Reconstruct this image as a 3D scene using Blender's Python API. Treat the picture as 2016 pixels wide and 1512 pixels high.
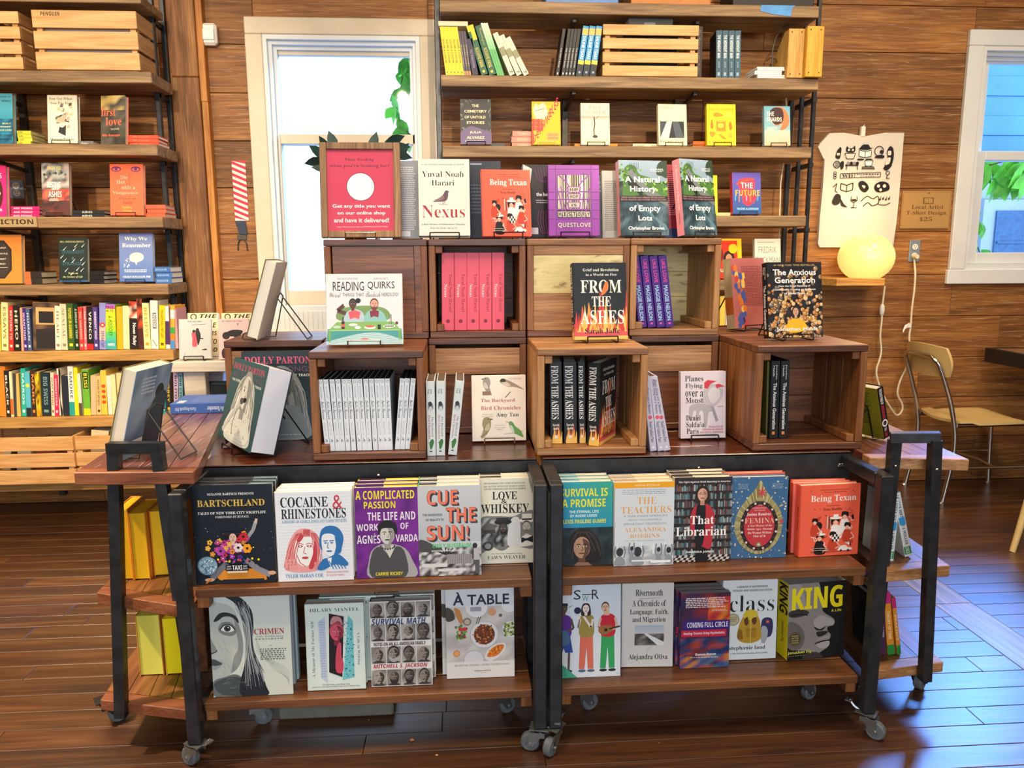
import bpy, bmesh, math, random
from mathutils import Matrix, Vector
S = bpy.context.scene
for _o in list(bpy.data.objects):
    bpy.data.objects.remove(_o)
R = math.radians
def srgb(h):
    return tuple((c / 12.92 if c <= .04045 else ((c + .055) / 1.055) ** 2.4) for c in [int(h[i:i + 2], 16) / 255 for i in (0, 2, 4)])
# ---------------------------------------------------------------- camera
HC, FP = 1.31, 1500.0
CR = Matrix.Rotation(R(-3.8), 3, 'Z') @ Matrix.Rotation(R(80.5), 3, 'X') @ Matrix.Rotation(R(-.3), 3, 'Z')
cam = bpy.data.objects.new('camera', bpy.data.cameras.new('camera'))
S.collection.objects.link(cam)
cam.matrix_world = Matrix.Translation((0, 0, HC)) @ CR.to_4x4()
cam.data.sensor_width = 36; cam.data.lens = 36 * FP / 2016; cam.data.clip_start = .05
S.camera = cam
# ---------------------------------------------------------------- sky, lamps, exposure
W = bpy.data.worlds.new('sky'); S.world = W; W.use_nodes = True
_bg = W.node_tree.nodes['Background']
_bg.inputs[0].default_value = (.50, .72, 1, 1); _bg.inputs[1].default_value = 3.6
S.view_settings.view_transform = 'Standard'; S.view_settings.look = 'None'
S.view_settings.exposure = 0.0; S.view_settings.gamma = 1; S.view_settings.use_curve_mapping = False
try:
    S.cycles.use_denoising = True; S.cycles.max_bounces = 7; S.cycles.sample_clamp_indirect = 6
    S.cycles.caustics_reflective = False; S.cycles.caustics_refractive = False
except Exception: pass
def area(name, loc, aim, sx, sy, power, col, spread=180):
    l = bpy.data.lights.new(name, 'AREA'); l.shape = 'RECTANGLE'; l.size = sx; l.size_y = sy
    l.energy = power; l.color = col; l.spread = R(spread)
    o = bpy.data.objects.new(name, l); S.collection.objects.link(o); o.location = loc
    o.rotation_euler = (Vector(aim) - Vector(loc)).to_track_quat('-Z', 'Y').to_euler()
    return o
WARM = (1, .80, .55); DAY = (.86, .93, 1)
# unseen area lamp added before the solid front wall as assumed daylight fill
area('assumed_front_fill', (.2, -3.2, 1.9), (.2, 2, .9), 4.6, 2.0, 180, DAY)
# unseen area lamps added at the ceiling as warm ambient fill
for _i, (_x, _y, _p) in enumerate([(-2.1, 1.6, 34), (-.3, 1.0, 34), (1.6, 1.6, 34), (-2.1, 2.7, 20), (.8, 2.6, 20), (2.6, 2.7, 20)]):
    area('ceiling_fill', (_x, _y, 3.22), (_x, _y + .5, 0), .5, .5, _p, WARM, 150)
# soft bluish daylight slanting in over the neighbouring house through both windows
sun = bpy.data.lights.new('daylight', 'SUN'); sun.energy = 21; sun.angle = R(22); sun.color = (.11, .33, 1)
so = bpy.data.objects.new('daylight', sun); S.collection.objects.link(so)
so.rotation_euler = Vector((-.9, -1.1, -.88)).to_track_quat('-Z', 'Y').to_euler()
# unseen assumed spots washing the shelves, plus one spot added to lift the floor
def spot(name, loc, aim, power, ang, col, blend=.6, r=.05):
    l = bpy.data.lights.new(name, 'SPOT'); l.energy = power; l.spot_size = R(ang); l.spot_blend = blend; l.color = col; l.shadow_soft_size = r
    o = bpy.data.objects.new(name, l); S.collection.objects.link(o); o.location = loc
    o.rotation_euler = (Vector(aim) - Vector(loc)).to_track_quat('-Z', 'Y').to_euler()
    return o
spot('unseen_spot', (-1.4, -.6, 3.0), (-2.0, 4.0, 1.6), 420, 38, WARM)
spot('unseen_spot', (-1.0, .4, 3.0), (-1.9, 3.8, .75), 360, 34, (1, .68, .34))
spot('unseen_spot', (.6, -.6, 3.05), (.8, 4.1, 1.85), 470, 34, WARM)
spot('unseen_spot', (1.6, -.4, 3.05), (2.2, 4.15, 1.8), 90, 36, WARM)
spot('unseen_spot', (-2.3, 1.4, 3.1), (-1.6, 2.1, 0), 620, 54, (1, .76, .5), .9)  # unseen spot, added to brighten the floor and plank end cart
spot('unseen_spot', (-.6, -.4, 3.05), (-.7, 4.15, 1.9), 160, 24, WARM)
# ---------------------------------------------------------------- helpers
COL = S.collection
CAMP = Vector((0, 0, HC))
def ray(x, y): return CR @ Vector(((x - 1008) / FP, -(y - 756) / FP, -1))
def az(x, y, z):
    d = ray(x, y); return CAMP + d * ((z - HC) / d.z)
def ay(x, y, Y):
    d = ray(x, y); return CAMP + d * (Y / d.y)
def aplane(x, y, p, n):
    d = ray(x, y); return CAMP + d * ((Vector(p) - CAMP).dot(n) / d.dot(n))
def tag(o, label, cat, group=None, kind=None):
    if label: o['label'] = label
    if cat: o['category'] = cat
    if group: o['group'] = group
    if kind: o['kind'] = kind
    return o
def empty(name, label=None, cat=None, loc=(0, 0, 0), rz=0, group=None, kind=None):
    o = bpy.data.objects.new(name, None); COL.objects.link(o); o.empty_display_size = .05
    o.location = loc; o.rotation_euler = (0, 0, rz)
    return tag(o, label, cat, group, kind)
def kids(o): return [c for c in bpy.data.objects if c.parent is o]
def copy_tree(o, label=None, parent=None, group=None, ch=None):
    c = o.copy(); COL.objects.link(c)
    if parent: c.parent = parent
    if label: c['label'] = label
    if group: c['group'] = group
    for k in (ch if ch is not None else list(o.children)): copy_tree(k, None, c)
    return c
class MB:
    def __init__(s, xf=None): s.v = []; s.f = []; s.c = []; s.m = []; s.xf = xf
    def face(s, pts, col=(1, 1, 1), m=0):
        b = len(s.v)
        for p in pts:
            p = Vector(p)
            if s.xf is not None: p = s.xf @ p
            s.v.append(p[:])
        s.f.append(list(range(b, b + len(pts)))); s.m.append(m)
        s.c.append(col if isinstance(col, list) else [col] * len(pts))
    def mesh(s, vs, fs, col=(1, 1, 1), m=0):
        b = len(s.v)
        for p in vs:
            p = Vector(p)
            if s.xf is not None: p = s.xf @ p
            s.v.append(p[:])
        for f in fs:
            s.f.append([b + i for i in f]); s.m.append(m); s.c.append([col] * len(f))
    def box(s, x0, x1, y0, y1, z0, z1, col=(1, 1, 1), m=0, bev=0):
        if x0 > x1: x0, x1 = x1, x0
        if y0 > y1: y0, y1 = y1, y0
        if z0 > z1: z0, z1 = z1, z0
        if not bev:
            vs = [(x, y, z) for z in (z0, z1) for y in (y0, y1) for x in (x0, x1)]
            s.mesh(vs, [(0, 2, 3, 1), (4, 5, 7, 6), (0, 1, 5, 4), (2, 6, 7, 3), (0, 4, 6, 2), (1, 3, 7, 5)], col, m); return
        b = min(bev, (x1 - x0) * .45, (y1 - y0) * .45, (z1 - z0) * .45)
        vs = []; idx = {}
        for a, X in ((0, (x0, x1)), (1, (y0, y1)), (2, (z0, z1))):
            for i in (0, 1):
                for j in (0, 1):
                    for k in (0, 1):
                        q = [0, 0, 0]; o = [(x0, x1), (y0, y1), (z0, z1)]
                        sel = (i, j, k)
                        for t in range(3):
                            lo, hi = o[t]; v = (lo, hi)[sel[t]]
                            if t != a: v += b if sel[t] == 0 else -b
                            q[t] = v
                        idx[(a, i, j, k)] = len(vs); vs.append(tuple(q))
        I = idx; fs = []
        for i in (0, 1):
            fs.append([I[(0, i, 0, 0)], I[(0, i, 0, 1)], I[(0, i, 1, 1)], I[(0, i, 1, 0)]][::1 if i == 0 else -1])
            fs.append([I[(1, 0, i, 0)], I[(1, 1, i, 0)], I[(1, 1, i, 1)], I[(1, 0, i, 1)]][::1 if i == 0 else -1])
            fs.append([I[(2, 0, 0, i)], I[(2, 0, 1, i)], I[(2, 1, 1, i)], I[(2, 1, 0, i)]][::1 if i == 0 else -1])
        for i in (0, 1):
            for j in (0, 1):
                sg = 1 if (i + j) % 2 == 0 else -1
                fs.append([I[(0, i, j, 0)], I[(1, i, j, 0)], I[(1, i, j, 1)], I[(0, i, j, 1)]][::-sg])
                fs.append([I[(0, i, 0, j)], I[(0, i, 1, j)], I[(2, i, 1, j)], I[(2, i, 0, j)]][::-sg])
                fs.append([I[(1, 0, i, j)], I[(1, 1, i, j)], I[(2, 1, i, j)], I[(2, 0, i, j)]][::sg])
                for k in (0, 1):
                    fs.append([I[(0, i, j, k)], I[(1, i, j, k)], I[(2, i, j, k)]][::1 if (i + j + k) % 2 else -1])
        s.mesh(vs, fs, col, m)
    def bar(s, p, q, w, col=(1, 1, 1), m=0, up=(0, 0, 1), w2=None):
        p = Vector(p); q = Vector(q); d = (q - p).normalized(); u = Vector(up)
        if abs(d.dot(u)) > .95: u = Vector((0, 1, 0))
        a = d.cross(u).normalized(); b = a.cross(d).normalized(); h = w / 2; h2 = (w2 or w) / 2
        vs = [e + a * i * h + b * j * h2 for e in (p, q) for i, j in ((-1, -1), (1, -1), (1, 1), (-1, 1))]
        s.mesh(vs, [(0, 1, 2, 3), (7, 6, 5, 4), (0, 4, 5, 1), (1, 5, 6, 2), (2, 6, 7, 3), (3, 7, 4, 0)], col, m)
    def tube(s, pts, r, col=(1, 1, 1), n=8, m=0, closed=False):
        pts = [Vector(p) for p in pts]; N = len(pts); vs = []; a = None
        rs = r if isinstance(r, (list, tuple)) else [r] * N
        for i, p in enumerate(pts):
            d = (pts[min(i + 1, N - 1)] - pts[max(i - 1, 0)])
            if closed: d = pts[(i + 1) % N] - pts[i - 1]
            d.normalize()
            if a is None:
                a = d.cross(Vector((0, 0, 1)) if abs(d.z) < .9 else Vector((1, 0, 0)))
            a = (a - d * a.dot(d)).normalized(); b = d.cross(a)
            for k in range(n):
                t = 2 * math.pi * k / n; vs.append(p + (a * math.cos(t) + b * math.sin(t)) * rs[i])
        fs = []
        for i in range(N if closed else N - 1):
            for k in range(n):
                j = (i + 1) % N
                fs.append((i * n + k, i * n + (k + 1) % n, j * n + (k + 1) % n, j * n + k))
        if not closed:
            fs.append(tuple(range(n))[::-1]); fs.append(tuple(range((N - 1) * n, N * n)))
        s.mesh(vs, fs, col, m)
    def lathe(s, prof, c=(0, 0, 0), n=20, col=(1, 1, 1), m=0, axis='Z'):
        vs = []
        for r, z in prof:
            for k in range(n):
                t = 2 * math.pi * k / n; x, y = r * math.cos(t), r * math.sin(t)
                p = (x, y, z) if axis == 'Z' else ((z, x, y) if axis == 'X' else (x, z, y))
                vs.append(Vector(c) + Vector(p))
        fs = [(i * n + k, i * n + (k + 1) % n, (i + 1) * n + (k + 1) % n, (i + 1) * n + k) for i in range(len(prof) - 1) for k in range(n)]
        fs += [tuple(range(n))[::-1], tuple(range((len(prof) - 1) * n, len(prof) * n))]
        s.mesh(vs, fs, col, m)
    def prism(s, poly, z0, z1, col=(1, 1, 1), m=0):
        n = len(poly); vs = [(p[0], p[1], z0) for p in poly] + [(p[0], p[1], z1) for p in poly]
        s.mesh(vs, [tuple(range(n))[::-1], tuple(range(n, 2 * n))] + [(i, (i + 1) % n, n + (i + 1) % n, n + i) for i in range(n)], col, m)
    def build(s, name, mats, parent=None, smooth=False, bev=0, label=None):
        me = bpy.data.meshes.new(name); me.from_pydata(s.v, [], s.f)
        if not isinstance(mats, (list, tuple)): mats = [mats]
        for m in mats: me.materials.append(m)
        if len(mats) > 1: me.polygons.foreach_set('material_index', s.m)
        at = me.color_attributes.new('Col', 'FLOAT_COLOR', 'CORNER'); buf = []
        for c in s.c:
            for q in c: buf += [q[0], q[1], q[2], 1]
        at.data.foreach_set('color', buf)
        if smooth:
            me.polygons.foreach_set('use_smooth', [True] * len(s.f))
            if smooth != 2:
                try: me.set_sharp_from_angle(angle=R(40))
                except Exception: pass
        me.update()
        o = bpy.data.objects.new(name, me); COL.objects.link(o)
        if parent: o.parent = parent
        if bev:
            b = o.modifiers.new('edges', 'BEVEL'); b.width = bev; b.segments = 1; b.limit_method = 'ANGLE'
        if label: o['label'] = label
        return o
# ---------------------------------------------------------------- printed matter
FONTS = {'': None, 'b': None, 's': (0x1D400, 0x1D41A, 0x1D7CE), 't': (0x1D400, 0x1D41A, 0x1D7CE), 'i': (0x1D468, 0x1D482, 0), 'k': (0x1D4D0, 0x1D4EA, 0),
         'B': (0x1D5D4, 0x1D5EE, 0x1D7EC), 'z': (0x1D63C, 0x1D656, 0), 'm': (0x1D670, 0x1D68A, 0x1D7F6), 'd': (0x1D538, 0x1D552, 0)}
OFFS = {'b': .022, 't': -.012}
_tc = {}
TS = bpy.data.scenes.new('typesetting')   # lettering is set here, away from the big scene; removed at the end
def _map(c, f):
    if not f: return c
    if 'A' <= c <= 'Z': return {'C': 'C', 'H': 'H', 'N': 'N', 'P': 'P', 'Q': 'Q', 'R': 'R', 'Z': 'Z'}.get(c, chr(f[0] + ord(c) - 65)) if f[0] == 0x1D538 else chr(f[0] + ord(c) - 65)
    if 'a' <= c <= 'z': return chr(f[1] + ord(c) - 97)
    if c.isdigit() and f[2]: return chr(f[2] + ord(c) - 48)
    return c
def textmesh(t, st):
    k = (t, st)
    if k in _tc: return _tc[k]
    c = bpy.data.curves.new('lettering', 'FONT'); c.body = ''.join(_map(q, FONTS.get(st)) for q in t)
    c.offset = OFFS.get(st, 0); c.resolution_u = 2; c.align_x = 'CENTER'
    if st == 'c': c.offset = .03
    o = bpy.data.objects.new('lettering', c); TS.collection.objects.link(o); vl = TS.view_layers[0]; vl.update()
    me = bpy.data.meshes.new_from_object(o.evaluated_get(vl.depsgraph))
    vs = [(v.co.x, v.co.y) for v in me.vertices]; fs = [tuple(p.vertices) for p in me.polygons]
    bpy.data.objects.remove(o); bpy.data.curves.remove(c); bpy.data.meshes.remove(me)
    if not vs: vs, fs = [(0, 0), (1, 0), (1, 1)], []
    x0 = min(v[0] for v in vs); x1 = max(v[0] for v in vs); y0 = min(v[1] for v in vs); y1 = max(v[1] for v in vs)
    w = max(x1 - x0, 1e-6); h = max(y1 - y0, 1e-6)
    _tc[k] = ([((a - x0) / w, (b - y0) / h) for a, b in vs], fs, w / h)
    return _tc[k]
def cr(pts, closed=True, n=5):
    out = []; N = len(pts)
    for i in range(N if closed else N - 1):
        p = [pts[(i + k) % N] if closed else pts[min(max(i + k, 0), N - 1)] for k in (-1, 0, 1, 2)]
        for j in range(n):
            t = j / n
            out.append(tuple(.5 * (2 * p[1][a] + (p[2][a] - p[0][a]) * t + (2 * p[0][a] - 5 * p[1][a] + 4 * p[2][a] - p[3][a]) * t * t + (3 * p[1][a] - p[0][a] - 3 * p[2][a] + p[3][a]) * t ** 3) for a in (0, 1)))
    if not closed: out.append(tuple(pts[-1]))
    return out
class D:
    """flat print on one face: u across, v down, both 0..1"""
    def __init__(s, mb, O, U, V, N, m=0):
        s.mb = mb; s.O = Vector(O); s.U = Vector(U); s.V = Vector(V); s.n = Vector(N).normalized(); s.k = 1; s.m = m
        s.ar = s.V.length / s.U.length
    def pt(s, u, v): return s.O + s.U * u + s.V * v + s.n * (.00005 + 9e-6 * s.k)
    def raw(s, pts, c):
        if isinstance(c, list): c = [srgb(q) for q in c]
        else:
            c = srgb(c)
            for ax in (0, 1):      # keep the print inside its sheet
                for lim, sg in ((0, 1), (1, -1)):
                    if all((p[ax] - lim) * sg >= 0 for p in pts): continue
                    out = []
                    for p, q in zip(pts, pts[1:] + pts[:1]):
                        a, b = (p[ax] - lim) * sg, (q[ax] - lim) * sg
                        if a >= 0: out.append(p)
                        if a * b < 0: t = a / (a - b); out.append((p[0] + (q[0] - p[0]) * t, p[1] + (q[1] - p[1]) * t))
                    pts = out
            if len(pts) < 3: return
        s.mb.face([s.pt(u, v) for u, v in pts], c, s.m)
    def P(s, pts, c): s.raw(pts, c); s.k += 1
    def R(s, a, b, c, d, col): s.P([(a, d), (c, d), (c, b), (a, b)], col)
    def G(s, a, b, c, d, ct, cb): s.P([(a, d), (c, d), (c, b), (a, b)], [cb, cb, ct, ct])
    def E(s, u, v, ru, rv, col, n=18): s.P([(u + ru * math.cos(2 * math.pi * i / n), v - rv * math.sin(2 * math.pi * i / n)) for i in range(n)], col)
    def C(s, u, v, r, col, n=18): s.E(u, v, r, r / s.ar, col, n)
    def B(s, pts, col, n=4): s.P(cr(pts, True, n), col)
    def L(s, pts, w, col, smooth=0):
        if smooth: pts = cr(pts, False, 4)
        for (a, b), (c, d) in zip(pts, pts[1:]):
            dx, dy = c - a, (d - b) * s.ar; l = math.hypot(dx, dy) or 1; ox, oy = -dy / l * w / 2, dx / l * w / 2 / s.ar
            s.raw([(a + ox, b + oy), (a - ox, b - oy), (c - ox, d - oy), (c + ox, d + oy)], col)
        s.k += 1
    def T(s, t, a, b, c, d, col, st='', rot=0):
        vs, fs, _ = textmesh(t, st)
        if rot == 0: q = [(a + x * (c - a), d - y * (d - b)) for x, y in vs]
        elif rot == 90: q = [(a + y * (c - a), b + x * (d - b)) for x, y in vs]
        else: q = [(c - y * (c - a), d - x * (d - b)) for x, y in vs]
        s.mb.mesh([s.pt(*p) for p in q], fs, srgb(col), s.m); s.k += 1
    def M(s, a, b, c, d, col, rows, seed=1, wt=.55):
        """small type too fine to read: broken dashes"""
        rn = random.Random(seed); h = (d - b) / rows
        for i in range(rows):
            u = a + rn.random() * .02; e = c - rn.random() * (c - a) * .12
            while u < e:
                w = rn.uniform(.03, .09) * (c - a) / .8; s.raw([(u, b + h * (i + wt)), (min(u + w, e), b + h * (i + wt)), (min(u + w, e), b + h * i), (u, b + h * i)], col); u += w + .014
        s.k += 1
    def N(s, a, b, c, d, cols, nx, ny, seed=1):
        """soft photographic mottling"""
        rn = random.Random(seed); cc = [srgb(q) for q in cols]
        g = [[cc[rn.randrange(len(cc))] for i in range(nx + 1)] for j in range(ny + 1)]
        for j in range(ny):
            for i in range(nx):
                q = [(a + (c - a) * x / nx, b + (d - b) * y / ny) for x, y in ((i, j + 1), (i + 1, j + 1), (i + 1, j), (i, j))]
                s.mb.face([s.pt(*p) for p in q], [g[j + 1][i], g[j + 1][i + 1], g[j][i + 1], g[j][i]], s.m)
        s.k += 1
    def F(s, u, v, r, skin, hair, shade=None, long=0, beard=None, eye='1a1413', lip='8a4a44', neck=True, bald=False, brow=None):
        """a printed portrait head: centre, half width"""
        q = 1 / s.ar; h = r * 1.34 * q
        if long:
            s.B([(u - r * 1.3, v + long), (u - r * 1.45, v), (u - r * .9, v - h * 1.15), (u, v - h * 1.35), (u + r * .9, v - h * 1.15), (u + r * 1.45, v), (u + r * 1.3, v + long)], hair)
        elif not bald: s.E(u, v - h * .22, r * 1.12, h * 1.08, hair)
        if neck: s.P([(u - r * .45, v + h * 1.6), (u + r * .45, v + h * 1.6), (u + r * .42, v + h * .6), (u - r * .42, v + h * .6)], shade or skin)
        s.E(u, v, r, h, skin)
        if shade: s.B([(u + r * .1, v - h * .8), (u + r * .75, v - h * .55), (u + r * .98, v), (u + r * .6, v + h * .8), (u + r * .1, v + h * .97), (u + r * .35, v + h * .4), (u + r * .25, v - h * .2)], shade)
        if beard: s.B([(u - r * .95, v + h * .2), (u - r * .5, v + h * .45), (u, v + h * .36), (u + r * .5, v + h * .45), (u + r * .95, v + h * .2), (u + r * .6, v + h * .95), (u, v + h * 1.15), (u - r * .6, v + h * .95)], beard)
        for k in (-1, 1):
            s.L([(u + k * r * .62, v - h * .26), (u + k * r * .38, v - h * .33), (u + k * r * .15, v - h * .26)], r * .11, brow or hair)
            s.E(u + k * r * .4, v - h * .1, r * .2, h * .075, 'e6ddd6', 8); s.E(u + k * r * .4, v - h * .1, r * .1, h * .075, eye, 8)
        s.L([(u + r * .06, v - h * .08), (u + r * .17, v + h * .24), (u - r * .14, v + h * .27)], r * .09, shade or hair)
        s.E(u, v + h * .53, r * .36, h * .085, lip, 10); s.L([(u - r * .36, v + h * .53), (u + r * .36, v + h * .53)], r * .06, '2c1614')
# ---------------------------------------------------------------- materials
def nm(name):
    m = bpy.data.materials.new(name); m.use_nodes = True; nt = m.node_tree
    return m, nt, nt.nodes, nt.links, nt.nodes['Principled BSDF']
def plain(name, h, rough=.5, metal=0, spec=.5, coat=0, noise=.12, scale=30):
    m, nt, n, l, b = nm(name); c = srgb(h)
    t = n.new('ShaderNodeTexNoise'); t.inputs['Scale'].default_value = scale; t.inputs['Detail'].default_value = 5
    tc = n.new('ShaderNodeTexCoord'); l.new(tc.outputs['Object'], t.inputs['Vector'])
    r = n.new('ShaderNodeValToRGB'); r.color_ramp.elements[0].color = (*[q * (1 - noise) for q in c], 1); r.color_ramp.elements[1].color = (*[min(1, q * (1 + noise)) for q in c], 1)
    r.color_ramp.elements[0].position = .3; r.color_ramp.elements[1].position = .7
    l.new(t.outputs['Fac'], r.inputs[0]); l.new(r.outputs[0], b.inputs['Base Color'])
    b.inputs['Roughness'].default_value = rough; b.inputs['Metallic'].default_value = metal
    b.inputs['Specular IOR Level'].default_value = spec; b.inputs['Coat Weight'].default_value = coat; b.inputs['Coat Roughness'].default_value = .15
    return m
def printed(name, rough, spec=.5, coat=0):
    m, nt, n, l, b = nm(name)
    a = n.new('ShaderNodeAttribute'); a.attribute_name = 'Col'; l.new(a.outputs['Color'], b.inputs['Base Color'])
    b.inputs['Roughness'].default_value = rough; b.inputs['Specular IOR Level'].default_value = spec
    b.inputs['Coat Weight'].default_value = coat; b.inputs['Coat Roughness'].default_value = .12
    return m
def wood(name, cs, axis=0, rough=.5, scale=1.0, island=.3, wear_sheen=None, wear_sheen_amt=.5, coat=0, fine=.35, bump=.25, stretch=14, coatr=.2):
    m, nt, n, l, b = nm(name)
    tc = n.new('ShaderNodeTexCoord'); g = n.new('ShaderNodeNewGeometry')
    ml = n.new('ShaderNodeMath'); ml.operation = 'MULTIPLY'; ml.inputs[1].default_value = 17.3; l.new(g.outputs['Random Per Island'], ml.inputs[0])
    va = n.new('ShaderNodeVectorMath'); va.operation = 'ADD'; l.new(tc.outputs['Object'], va.inputs[0]); l.new(ml.outputs[0], va.inputs[1])
    def noise(along, across, sc, det, dist):
        mp = n.new('ShaderNodeMapping'); v = [across] * 3; v[axis] = along; mp.inputs['Scale'].default_value = v
        l.new(va.outputs[0], mp.inputs[0]); t = n.new('ShaderNodeTexNoise'); t.inputs['Scale'].default_value = sc; t.inputs['Detail'].default_value = det
        t.inputs['Distortion'].default_value = dist; l.new(mp.outputs[0], t.inputs['Vector']); return t
    t1 = noise(1, stretch, 1.7 * scale, 6, 1.1)
    rp = n.new('ShaderNodeValToRGB'); e = rp.color_ramp.elements
    e[0].color = (*srgb(cs[0]), 1); e[0].position = .32; e[1].color = (*srgb(cs[2]), 1); e[1].position = .7
    q = e.new(.5); q.color = (*srgb(cs[1]), 1); l.new(t1.outputs['Fac'], rp.inputs[0])
    t2 = noise(3, stretch * 9, 2.2 * scale, 3, .3)
    r2 = n.new('ShaderNodeValToRGB'); r2.color_ramp.elements[0].color = (1 - fine, 1 - fine, 1 - fine, 1); r2.color_ramp.elements[0].position = .36; r2.color_ramp.elements[1].position = .58
    l.new(t2.outputs['Fac'], r2.inputs[0])
    mx = n.new('ShaderNodeMix'); mx.data_type = 'RGBA'; mx.blend_type = 'MULTIPLY'; mx.inputs[0].default_value = 1
    l.new(rp.outputs[0], mx.inputs[6]); l.new(r2.outputs[0], mx.inputs[7]); out = mx.outputs[2]
    mr = n.new('ShaderNodeMapRange'); mr.inputs['To Min'].default_value = 1 - island; mr.inputs['To Max'].default_value = 1 + island
    l.new(g.outputs['Random Per Island'], mr.inputs['Value'])
    hs = n.new('ShaderNodeHueSaturation'); l.new(mr.outputs[0], hs.inputs['Value']); l.new(out, hs.inputs['Color']); out = hs.outputs[0]
    if wear_sheen:
        t3 = noise(2.2, stretch * 2.6, 2.6 * scale, 7, .8)
        r3 = n.new('ShaderNodeValToRGB'); r3.color_ramp.elements[0].position = .57; r3.color_ramp.elements[1].position = .72
        r3.color_ramp.elements[1].color = (wear_sheen_amt, wear_sheen_amt, wear_sheen_amt, 1); l.new(t3.outputs['Fac'], r3.inputs[0])
        m3 = n.new('ShaderNodeMix'); m3.data_type = 'RGBA'; l.new(r3.outputs[0], m3.inputs[0]); l.new(out, m3.inputs[6]); m3.inputs[7].default_value = (*srgb(wear_sheen), 1); out = m3.outputs[2]
    l.new(out, b.inputs['Base Color']); b.inputs['Roughness'].default_value = rough
    b.inputs['Coat Weight'].default_value = coat; b.inputs['Coat Roughness'].default_value = coatr
    bp = n.new('ShaderNodeBump'); bp.inputs['Strength'].default_value = bump; bp.inputs['Distance'].default_value = .002; l.new(t2.outputs['Fac'], bp.inputs['Height']); l.new(bp.outputs[0], b.inputs['Normal'])
    return m
GLOSS = printed('printed_gloss', .46, .35, 0); MATTE = printed('printed_matte', .55, .35); PAPER = printed('paper', .85, .2)
WALLW = wood('barn_board', ('7c4c23', '99622d', 'b27a3b'), 0, .6, 1.25, .36, 'd0b08c', .5, fine=.42, stretch=18)
POSTW = wood('post_timber', ('6f4728', '8c5c34', 'a3723f'), 2, .65, 1, .22, 'b99568', .5)
TRIMW = wood('post_edge', ('a8682c', 'c07e38', 'cf9148'), 2, .6, 1, .1)
SHELFW = wood('shelf_board', ('6b5238', '8a6d4c', 'a5875f'), 0, .6, 1, .22, 'b08a58', .35)
SHELFL = wood('shelf_board_pine', ('a57a42', 'c0924f', 'd2a661'), 0, .55, 1, .1)
PINEX = wood('crate_pine', ('c08c52', 'd3a166', 'e0b47c'), 0, .6, 1.2, .12, fine=.2)
PINEY = wood('crate_pine_side', ('b8844a', 'cb985c', 'd8aa70'), 1, .6, 1.2, .12, fine=.2)
DECKW = wood('deck_walnut', ('3e1b0e', '5a2a16', '6e381e'), 0, .28, 1, .2, coat=.5)
CSHELF = wood('cart_shelf', ('4a2a16', '6a4022', '86542e'), 0, .42, 1, .2, coat=.2)
CRTX = wood('crate_board', ('4e2812', '703d1d', '8b522a'), 0, .5, 1.3, .26, fine=.42, coat=.3, coatr=.3)
CRTX2 = wood('crate_board_light', ('8a5a34', 'a8774a', 'c09266'), 0, .5, 1.3, .15, fine=.35)
CRTY = wood('crate_side', ('4c2a14', '683b1e', '82502a'), 1, .5, 1.3, .2)
CRTZ = wood('crate_upright', ('6a3c1c', '87522a', '9f6a3a'), 2, .5, 1.3, .2)
CRTZ2 = wood('crate_upright_light', ('a06a3c', 'b9854f', 'cb9b66'), 2, .5, 1.3, .15)
PAINTED = wood('peeling_cream_paint', ('d6c284', 'e0cf96', 'e6d8a6'), 0, .6, 2.2, .1, '7a5230', .9, stretch=2.4, fine=.12)
ENDTOP = wood('end_deck', ('54281e', '6f3c30', '845048'), 1, .3, 1, .3, 'b9a6b4', .7, coat=.6)  # pale lilac streaks paint window sheen into the deck colour
ENDSH = wood('end_shelf', ('5c3720', '7a4c2c', '93623a'), 1, .42, 1, .2, coat=.2)
ENDFR = wood('end_front_edge', ('5a2e1c', '77432a', '8c5638'), 0, .5, 1, .2)
FLOORW = wood('floor_planks', ('32180a', '4b2911', '63401e'), 0, .48, .8, .28, '7a4c2c', .25, coat=.7, coatr=.33, bump=.35)
STRIPW = wood('floor_strip', ('6a5a48', '85735c', '9c8a70'), 1, .4, 1, .1, coat=.3)
WHITEW = wood('whitewashed_wood', ('b3aaa0', 'c9c1b6', 'd8d0c4'), 0, .6, 1, .1, fine=.15)
STEEL = plain('black_steel', '34363a', .4, .6, .5, .1, .35, 25)
STEELG = plain('grey_steel', '4a4640', .45, .6, noise=.2)
CHROME = plain('chrome', 'c9c6c0', .16, 1, noise=.04)
ZINC = plain('zinc', '9aa0a2', .35, .9, noise=.15)
RUBBER = plain('grey_rubber', '5e6468', .6, noise=.15)
WIRE = plain('black_wire', '14151a', .4, .4)
CREAMT = plain('cream_trim_paint', 'd9cbb2', .5, noise=.06, scale=6)
WHITET = plain('white_sash_paint', 'dfe3e2', .45, noise=.04, scale=6)
PLASTIC = plain('white_plastic', 'e9e6dc', .4, noise=.02)
PLATE = plain('steel_blue_plate', '8fa0ae', .35, .3, noise=.06)
CEILW = plain('ceiling_paint', 'cfc4b4', .8, noise=.05)
CORD = plain('cream_cord', 'e6d9b8', .5, noise=.03)
LAMIN = plain('tan_laminate', 'd8b878', .45, noise=.06, scale=8)
BLACKP = plain('black_paint', '1a1714', .5, noise=.2)
CAST = plain('cast_iron', '37342e', .55, .4, noise=.2)
CARD = plain('cardboard', 'b57a48', .8, noise=.08)
BIGP = plain('blue_lid', '4a78b8', .5)
TAPE = plain('blue_tape', '4f8fcf', .6, noise=.15)
SHIRTM = plain('white_cotton', 'e2ddd2', .9, spec=.2, noise=.03)
SIGNB = plain('kraft_sign', 'b0854c', .7, noise=.08)
GREYF = plain('grey_cover_board', '6d6a60', .8)
LEAF = plain('leaf_green', '62bf34', .5, noise=.5, scale=9)
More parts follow.
